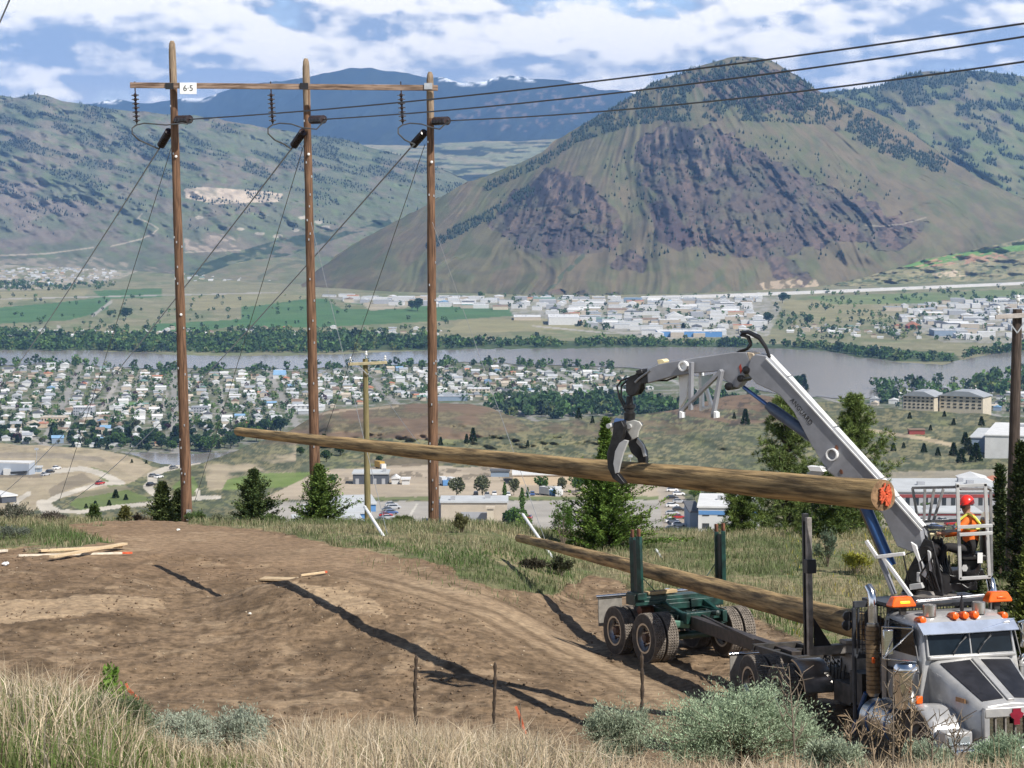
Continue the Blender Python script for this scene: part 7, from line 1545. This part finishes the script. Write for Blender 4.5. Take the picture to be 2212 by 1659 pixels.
for px, yb, h in ((250, 1076, 18), (272, 1080, 12), (206, 1096, 14), (236, 1092, 12), (186, 1098, 10)): bench_tree('dark_pine', px, yb, h, 'on the green verge between the two roads', 1.5)
for px, yb, h in ((285, 1000, 8), (316, 1002, 8), (700, 968, 30), (735, 985, 26), (650, 985, 20), (705, 998, 26), (820, 1000, 16)): bench_tree('dark_leafy' if rt.random() < .5 else 'dark_pine', px, yb, h, 'on the slope beside the middle tall pole', 1.3)
for px, yb, h in ((2166, 1090, 26), (2150, 1080, 18), (2000, 1110, 28), (2040, 1100, 20), (2130, 1100, 22)): bench_tree('leafy', px, yb, h, 'in front of the school block')
# heavier grove at the edge of the backwater
for i in range(46):
    px = 250 + (i * 7.9) % 380 + rt.uniform(-6, 6); yb = interp(px, [(230, 970), (340, 978), (480, 974), (560, 950), (640, 925)]) - rt.uniform(-3, 26); q = VP(px, float(yb)); k_ = rt.choice(['dark_leafy', 'leafy', 'dark_leafy', 'leafy', 'bright_leafy', 'dark_pine']); put_tree(k_, q, rt.uniform(18, 40) * q.y / FP * 1.0, '%s in the grove along the backwater below the town' % KN[k_], 'grove along the backwater', 1.1)
# ------------------------------------------------------------------ the town on the valley floor
rt2 = np.random.default_rng(77)
def house_mesh(w, l, h, g, wall, roof, name='house', hip=False):
    m = MB(); m.m = 0; m.box((0, 0, h / 2), (w, l, h)); m.m = 1; o = .5
    if g > 0: m.prism([Vector((-w / 2 - o, 0, h)), Vector((w / 2 + o, 0, h)), Vector((0, 0, h + g))], (0, l + 2 * o, 0))
    else: m.box((0, 0, h + .25), (w + .4, l + .4, .6)); m.box((w * .2, l * .1, h + 1.0), (w * .12, l * .1, 1.0))
    o_ = m.build(name, [M_BW[wall], M_RF[roof]]); return o_
HK = [('white', 'white'), ('beige', 'white'), ('white', 'pale'), ('beige', 'grey'), ('cream', 'brown'), ('white', 'dark'), ('tan', 'terracotta'), ('grey', 'pale'), ('white', 'grey'), ('bluegrey', 'blue'), ('beige', 'green'), ('beige', 'tan')]
HW = np.array([.20, .13, .17, .10, .06, .07, .03, .08, .07, .02, .03, .04])
def protos(kind):
    L = []
    for i, (wl, rf) in enumerate(HK):
        for v in range(3):
            o = house_mesh(*(((10, 15, 3.6, 2.2), (9, 18, 3.2, 1.2), (13, 13, 5.6, 2.6))[v]), wl, rf) if kind == 'house' else house_mesh(*(((34, 44, 8, 0), (26, 60, 7, 3.0), (50, 34, 9, 0))[v]), wl, rf, 'warehouse')
            L.append((o.data, rf)); bpy.data.objects.remove(o)
    return L
PH_, PWH = protos('house'), protos('warehouse')
TOWN = [(-60, 800), (150, 792), (330, 806), (640, 805), (960, 796), (1330, 800), (1420, 845), (1300, 890), (1130, 886), (1060, 868), (900, 866), (780, 874), (690, 886), (600, 920), (520, 950), (420, 960), (300, 972), (200, 972), (60, 960), (-60, 952)]
TOWN_R = [(1860, 872), (1940, 850), (2120, 838), (2260, 815), (2260, 896), (2110, 890), (1900, 880)]
SHORE = [(-60, 712), (200, 716), (500, 708), (980, 712), (980, 728), (500, 732), (200, 738), (-60, 740)]
FARL = [(-60, 578), (240, 580), (260, 600), (160, 622), (-60, 626)]
FARM = [(380, 592), (640, 600), (640, 612), (380, 606)]
IND = [(700, 640), (1000, 644), (1400, 643), (1640, 645), (1660, 690), (1640, 730), (1420, 728), (1240, 700), (1160, 672), (960, 664), (760, 656)]
IND_R = [(1920, 665), (2060, 650), (2260, 640), (2260, 738), (2060, 735), (1960, 705)]
MIDR = [(1690, 706), (1900, 700), (2010, 722), (2000, 736), (1840, 730), (1700, 724)]
def lots(poly, du, dvv, yaw, p, jit, streets=False):
    xs = [VP(a, b) for a, b in poly]; X0_, X1_ = min(q.x for q in xs), max(q.x for q in xs); Y0_, Y1_ = min(q.y for q in xs), max(q.y for q in xs); R_ = max(X1_ - X0_, Y1_ - Y0_); c = np.array([(X0_ + X1_) / 2, (Y0_ + Y1_) / 2])
    u, v = np.meshgrid(np.arange(-R_ * .8, R_ * .8, du), np.arange(-R_ * .8, R_ * .8, dvv)); u = u.ravel(); v = v.ravel(); k = (np.floor(v / dvv) % 3 != 5); u = u + rt2.normal(0, jit, u.size); v = v + rt2.normal(0, jit, v.size)
    if streets:
        kk, jj = np.meshgrid(np.arange(-40, 40), np.arange(6)); us = (kk * 152 + 22 + jj * 22.5).ravel(); k2, j2 = np.meshgrid(np.arange(0, 70), np.arange(2)); vs = (k2 * 92 + 30 + j2 * 42).ravel(); u, v = np.meshgrid(us, vs); u = u.ravel() + rt2.normal(0, jit, u.size); v = v.ravel() + rt2.normal(0, jit, v.size); c = np.array([0., 0.])
    X = c[0] + u * np.cos(yaw) - v * np.sin(yaw); Y = c[1] + u * np.sin(yaw) + v * np.cos(yaw); ok = (X >= X0_) & (X <= X1_) & (Y >= Y0_) & (Y <= Y1_) & (rt2.uniform(0, 1, X.size) < p); X, Y = X[ok], Y[ok]
    px, py = proj(X, Y, np.full(X.shape, ZV)); ok = inpoly(px, py, poly) & (px > -25) & (px < 2237); return np.stack([X[ok], Y[ok], px[ok], py[ok]], -1)
ROADPX = [[(252, 824), (228, 870), (204, 912)], [(476, 838), (478, 865), (482, 896)]]
def scatter(kind, sets, protos_, weights, nmax, label, group, stuffname):
    A = []
    for (poly, du, dvv, yaw, p, jit, where) in sets:
        q = lots(poly, du, dvv, yaw, p, jit, poly is TOWN)
        if kind == 'house' and len(q):
            m_ = np.zeros(len(q), bool)
            for rd in ROADPX: m_ |= near_line(q[:, 2], q[:, 3], rd, 10)
            q = q[~m_]
        A += [(*row, yaw, where) for row in q]
    A.sort(key=lambda a: a[1]); big = []
    for i, (X, Y, px, py, yaw, where) in enumerate(A):
        ci = int(rt2.choice(len(HK), p=weights)); v = int(rt2.integers(0, 3)); me, rf = protos_[ci * 3 + v]; rz = yaw + (math.pi / 2 if rt2.uniform() < .35 else 0) + rt2.normal(0, .05); sc = rt2.uniform(.72, 1.08) if kind == 'house' else rt2.uniform(.5, 1.0)
        if i < nmax:
            o = bpy.data.objects.new(kind, me); COL.objects.link(o); o.location = (X, Y, ZV); o.rotation_euler = (0, 0, rz); o.scale = (sc, sc, rt2.uniform(.85, 1.2)); tag(o, label % (rf, where), kind, group)
        else: big.append((me, X, Y, rz, sc))
    if big:
        V, F, MI = [], [], []; mats = []; off = 0; mi_of = {}
        for me, X, Y, rz, sc in big:
            co = np.empty(len(me.vertices) * 3, np.float32); me.vertices.foreach_get('co', co); co = co.reshape(-1, 3) * sc; c, s = math.cos(rz), math.sin(rz); V.append(np.stack([co[:, 0] * c - co[:, 1] * s + X, co[:, 0] * s + co[:, 1] * c + Y, co[:, 2] + ZV], -1))
            for mt in me.materials:
                if mt.name not in mi_of: mi_of[mt.name] = len(mats); mats.append(mt)
            for f in me.polygons: F.append(tuple(j + off for j in f.vertices)); MI.append(mi_of[me.materials[f.material_index].name])
            off += len(co)
        o = mesh_obj(stuffname, np.concatenate(V), F, mats, mi=MI); tag(o, kind='stuff')
    return A
YT_ = R(8)
HS = scatter('house', [(TOWN, 23, 34, YT_, .86, 2.0, 'in the suburb between the hillside and the river'), (TOWN_R, 24, 36, R(-14), .75, 2.5, 'in the streets right of the apartment blocks'), (SHORE, 34, 42, R(3), .42, 9, 'by the trees on the far river bank'), (FARL, 34, 60, R(3), .55, 8, 'at the foot of the left range'), (FARM, 44, 70, R(3), .5, 10, 'in the valley mouth'), (MIDR, 24, 42, R(-6), .45, 6, 'near the far bank behind the boom')],
             PH_, HW, 295, '%s roofed house %s', 'houses of the valley town', 'distant_houses')
WHW = np.array([.28, .10, .16, .10, .02, .06, .03, .10, .07, .04, .02, .02])
WS = scatter('warehouse', [(IND, 46, 74, R(-3), .74, 8, 'in the industrial area under the mountain'), (IND_R, 46, 78, R(-3), .66, 8, 'in the industrial area at the right beyond the river')], PWH, WHW, 290, '%s roofed warehouse %s', 'industrial buildings beyond the river', 'distant_warehouses')
# a few larger buildings that stand out
def vbox(name, label, px0, px1, pyb, hpx, depth, wall, roof, **k):
    q = VP((px0 + px1) / 2, pyb); return place_building(name, label, px0, px1, pyb, hpx, depth, wall, roof, dist=q.y, **k)
vbox('warehouse', 'largest bright white warehouse in the industrial area', 1185, 1252, 702, 16, 130, 'white', 'white')
vbox('warehouse', 'wide white roofed warehouse left of the largest one', 1110, 1168, 692, 7, 90, 'beige', 'white')
vbox('warehouse', 'teal walled warehouse in the industrial area', 1280, 1330, 696, 7, 60, 'bluegrey', 'green')
vbox('warehouse', 'long white warehouse with blue base nearest the far bank', 1420, 1560, 728, 12, 60, 'blue', 'white')
vbox('warehouse', 'pale arched warehouse behind the boom elbow', 1440, 1478, 694, 10, 60, 'white', 'white', gable=-9)
vbox('warehouse', 'blue walled warehouse at the right beyond the river', 2018, 2066, 726, 12, 60, 'bluegrey', 'pale')
vbox('warehouse', 'orange red roofed building at the right beyond the river', 1962, 1990, 710, 6, 40, 'red', 'terracotta', gable=-8)
vbox('school', 'long orange walled school in the suburb', 88, 142, 912, 10, 26, 'tan', 'tan', win=(1, 8))
vbox('school', 'second orange building in front of the long school', 70, 100, 924, 9, 22, 'tan', 'terracotta')
vbox('apartment_block', 'dark walled apartment block with white roof in the suburb', 158, 200, 898, 18, 24, 'grey', 'white', win=(3, 8))
vbox('apartment_block', 'grey apartment block behind the left tall pole', 412, 448, 896, 16, 22, 'grey', 'grey', win=(3, 6))
vbox('community_hall', 'low cream hall with flat roof beside the sports field', 268, 332, 890, 9, 30, 'cream', 'tan')
vbox('community_hall', 'long pale roofed hall in front of the sports field', 236, 262, 886, 8, 40, 'white', 'white')
vbox('shop_hall', 'blue roofed shop hall near the backwater grove', 214, 262, 932, 7, 22, 'white', 'blue', gable=3)
vbox('church', 'church with a bright blue gabled roof near the river', 590, 616, 818, 8, 22, 'white', 'blue', gable=7)
vbox('shop_hall', 'long grey roofed shop hall right of the right tall pole', 945, 1010, 866, 9, 50, 'bluegrey', 'grey')
vbox('shop_hall', 'wide white hall behind the right tall pole', 905, 965, 862, 7, 40, 'white', 'white')
vbox('apartment_block', 'cream block in the trees left of the boom tip', 1010, 1058, 852, 12, 24, 'cream', 'white', win=(2, 6))
vbox('apartment_block', 'pale block in the suburb behind the middle tall pole', 620, 700, 886, 9, 24, 'white', 'white', win=(2, 8))

# trees of the town: nearest as things, the rest one mass; bank woods one mass
def tree_mass(name, X, Y, Z, H, C, seed, k=26):
    r = np.random.default_rng(seed); N = len(X); u = r.normal(0, 1, (N, k, 3)); u /= np.linalg.norm(u, axis=2, keepdims=True); w = H * r.uniform(.32, .48, N)
    c = np.stack([X, Y, Z], -1)[:, None] + u * np.stack([w, w, H * .42], -1)[:, None] * r.uniform(.55, 1.0, (N, k, 1)); c[:, :, 2] += (H * .52)[:, None]; d = u + r.normal(0, .6, (N, k, 3)); s = np.cross(d, r.normal(0, 1, (N, k, 3))); d /= np.linalg.norm(d, axis=2, keepdims=True); s /= np.linalg.norm(s, axis=2, keepdims=True) + 1e-9; L = (H * .30)[:, None, None] * r.uniform(.7, 1.3, (N, k, 1))
    v = np.stack([c - d * L * .5, c + s * L * .5, c + d * L * .5, c - s * L * .5], 2).reshape(-1, 3); col = np.repeat((C[:, None] * r.uniform(.6, 1.4, (N, k, 1))).reshape(-1, 3), 4, 0); f = np.arange(len(v), dtype=np.int32).reshape(-1, 4); return tag(mesh_obj(name, v, f, M_LEAF, cols=col), kind='stuff')
def in_poly_pts(poly, n, seed):
    r = np.random.default_rng(seed); a = np.array(poly, float); x0, y0 = a.min(0); x1, y1 = a.max(0); px = r.uniform(x0, x1, n * 6); py = r.uniform(y0, y1, n * 6); w = (1.0 / (py - 395) ** 2); w /= w.max(); k = inpoly(px, py, poly) & (r.uniform(0, 1, n * 6) < 1.0); px, py = px[k][:n], py[k][:n]; pts = PN(px, py, zd(py, ZV)); return px, py, pts
GC = 1.6 * np.array([[.040, .075, .028], [.055, .10, .032], [.032, .052, .026], [.085, .14, .04], [.11, .135, .05], [.05, .03, .035]]); GPb = [.30, .26, .20, .11, .09, .04]
px, py, pts = in_poly_pts(TOWN, 1650, 601); px2, py2, pts2 = in_poly_pts(TOWN_R, 160, 602); pts = np.concatenate([pts, pts2]); o_ = np.argsort(pts[:, 1]); pts = pts[o_]
kinds = ['dark_leafy', 'leafy', 'dark_pine', 'bright_leafy', 'grey_leafy', 'purple_leafy']
for i in range(235):
    k_ = kinds[int(rt2.choice(6, p=GPb))]; put_tree(k_, Vector(pts[i]), rt2.uniform(5, 11.5), '%s among the houses at the near edge of the suburb' % KN[k_], 'town trees', 1.15)
rest = pts[235:]; ci = rt2.choice(6, len(rest), p=GPb); tree_mass('suburb_trees', rest[:, 0], rest[:, 1], rest[:, 2], rt2.uniform(4.5, 10, len(rest)), GC[ci], 611)
WOOD = [(-60, 728), (380, 731), (700, 724), (1000, 742), (1300, 740), (1660, 745), (1800, 752), (1940, 772), (2060, 778), (2110, 764), (2212, 752), (2260, 748), (2260, 754), (2100, 772), (2050, 784), (1940, 780), (1840, 768), (1780, 754), (1640, 750), (1300, 750), (1000, 752), (700, 763), (380, 762), (-60, 755)]
px, py, pts = in_poly_pts(WOOD, 3600, 603); ck = fbm(px / 26, py / 3, 3, 618); kk_ = rt2.uniform(0, 1, len(px)) < sstep(.34, .56, ck) * .9 + .1; pts, px = pts[kk_], px[kk_]; ci = rt2.choice(6, len(pts), p=[.32, .32, .16, .10, .10, .0]); tree_mass('riverbank_woods', pts[:, 0], pts[:, 1], pts[:, 2], rt2.uniform(5, 11, len(pts)) + 8 * rt2.uniform(0, 1, len(pts)) ** 3 + 7 * fbm(px / 40, px * 0, 3, 619), GC[ci], 612, 30)
NEARB = [(-60, 786), (150, 784), (230, 790), (330, 796), (640, 796), (980, 784), (1330, 790), (1330, 800), (980, 796), (640, 808), (330, 808), (150, 794), (-60, 796)]
px, py, pts = in_poly_pts(NEARB, 190, 604); ci = rt2.choice(6, len(pts), p=[.35, .25, .25, .1, .05, 0]); tree_mass('near_bank_trees', pts[:, 0], pts[:, 1], pts[:, 2], rt2.uniform(7, 17, len(pts)), GC[ci], 613, 30)
GROVE = [(1040, 884), (1120, 870), (1260, 868), (1420, 872), (1560, 870), (1640, 862), (1640, 888), (1400, 905), (1130, 905)]
px, py, pts = in_poly_pts(GROVE, 240, 605); ci = rt2.choice(6, len(pts), p=[.45, .28, .22, .03, .02, 0]); tree_mass('grove_behind_knoll', pts[:, 0], pts[:, 1], pts[:, 2], rt2.uniform(8, 24, len(pts)), GC[ci], 614, 40)
for poly, n, sd, nm_, hh in (([(-60, 712), (960, 712), (1000, 735), (-60, 738)], 420, 606, 'far_bank_trees', (7, 14)), ([(0, 640), (1000, 640), (1000, 712), (0, 712)], 150, 607, 'field_trees', (6, 13)), ([(1000, 640), (1660, 642), (1660, 735), (1240, 712)], 230, 608, 'industrial_area_trees', (7, 15)), ([(1660, 632), (2240, 618), (2240, 740), (1690, 735)], 420, 609, 'east_flat_trees', (7, 15)), ([(-60, 608), (250, 612), (250, 626), (-60, 630)], 160, 615, 'foothill_trees', (8, 15)), ([(1880, 838), (2100, 822), (2250, 800), (2250, 850), (1900, 872)], 130, 616, 'right_bank_trees', (9, 22))):
    px, py, pts = in_poly_pts(poly, n * 3, sd); kq = rt2.uniform(0, 1, len(px)) < sstep(.50, .62, fbm(px / 36, py / 5, 3, sd)) * .85 + .05; px, py, pts = px[kq], py[kq], pts[kq]; ci = rt2.choice(6, len(pts), p=[.36, .26, .24, .08, .06, 0]); tree_mass(nm_, pts[:, 0], pts[:, 1], pts[:, 2], rt2.uniform(*hh, len(pts)), GC[ci], sd + 20, 24)
for px, py, h, k in ((272, 690, 22, 'dark_leafy'), (238, 685, 14, 'leafy'), (902, 672, 24, 'dark_leafy'), (890, 670, 18, 'dark_leafy'), (1476, 720, 18, 'dark_pine'), (1660, 700, 22, 'dark_leafy'), (1690, 655, 20, 'dark_leafy'), (1745, 700, 20, 'leafy'), (1720, 846, 30, 'dark_leafy'), (1735, 843, 28, 'dark_pine'), (1250, 705, 10, 'dark_pine')):
    q = VP(px, py); put_tree(k, q, h * q.y / FP * 1.2, '%s standing out alone on the valley floor' % KN[k], 'lone trees on the valley floor', 1.2)
# vehicles on the far highway
xs_, ys_, ds_ = HWY
for i, px in enumerate((1435, 1500, 1548, 1602, 1640, 1716, 1760, 1830, 1905, 1960, 2040, 2096, 2160)):
    y = float(np.interp(px, xs_, ys_)); d = float(np.interp(px, xs_, ds_)) + 8; q = P(px, y, d); m = MB(); m.box((0, 0, 1.9), (10 if i % 4 == 0 else 5.5, 2.6, 3.2 if i % 4 == 0 else 2.0)); m.box((3.2, 0, .9), (2.0, 2.3, 1.4)); o = m.build('highway_vehicle', M_BW['white' if i % 3 else 'grey']); o.location = q; tag(o, ('white lorry on the highway under the mountain' if i % 4 == 0 else 'small pale car on the highway under the mountain'), 'vehicle', 'traffic on the far highway')
# ------------------------------------------------------------------ the air between: one even box of haze
def haze():
    b = MB(); b.box((0, 13400, 440), (25000, 28200, 1640)); m = bpy.data.materials.new('haze_air'); m.use_nodes = True; n = m.node_tree.nodes; n.clear()
    v = n.new('ShaderNodeVolumePrincipled'); v.inputs['Color'].default_value = (.27, .52, 1.0, 1); v.inputs['Density'].default_value = 2.9e-5; v.inputs['Anisotropy'].default_value = 0.0
    o = n.new('ShaderNodeOutputMaterial'); m.node_tree.links.new(v.outputs[0], o.inputs['Volume'])
    tag(b.build('haze', m), kind='stuff')
haze()
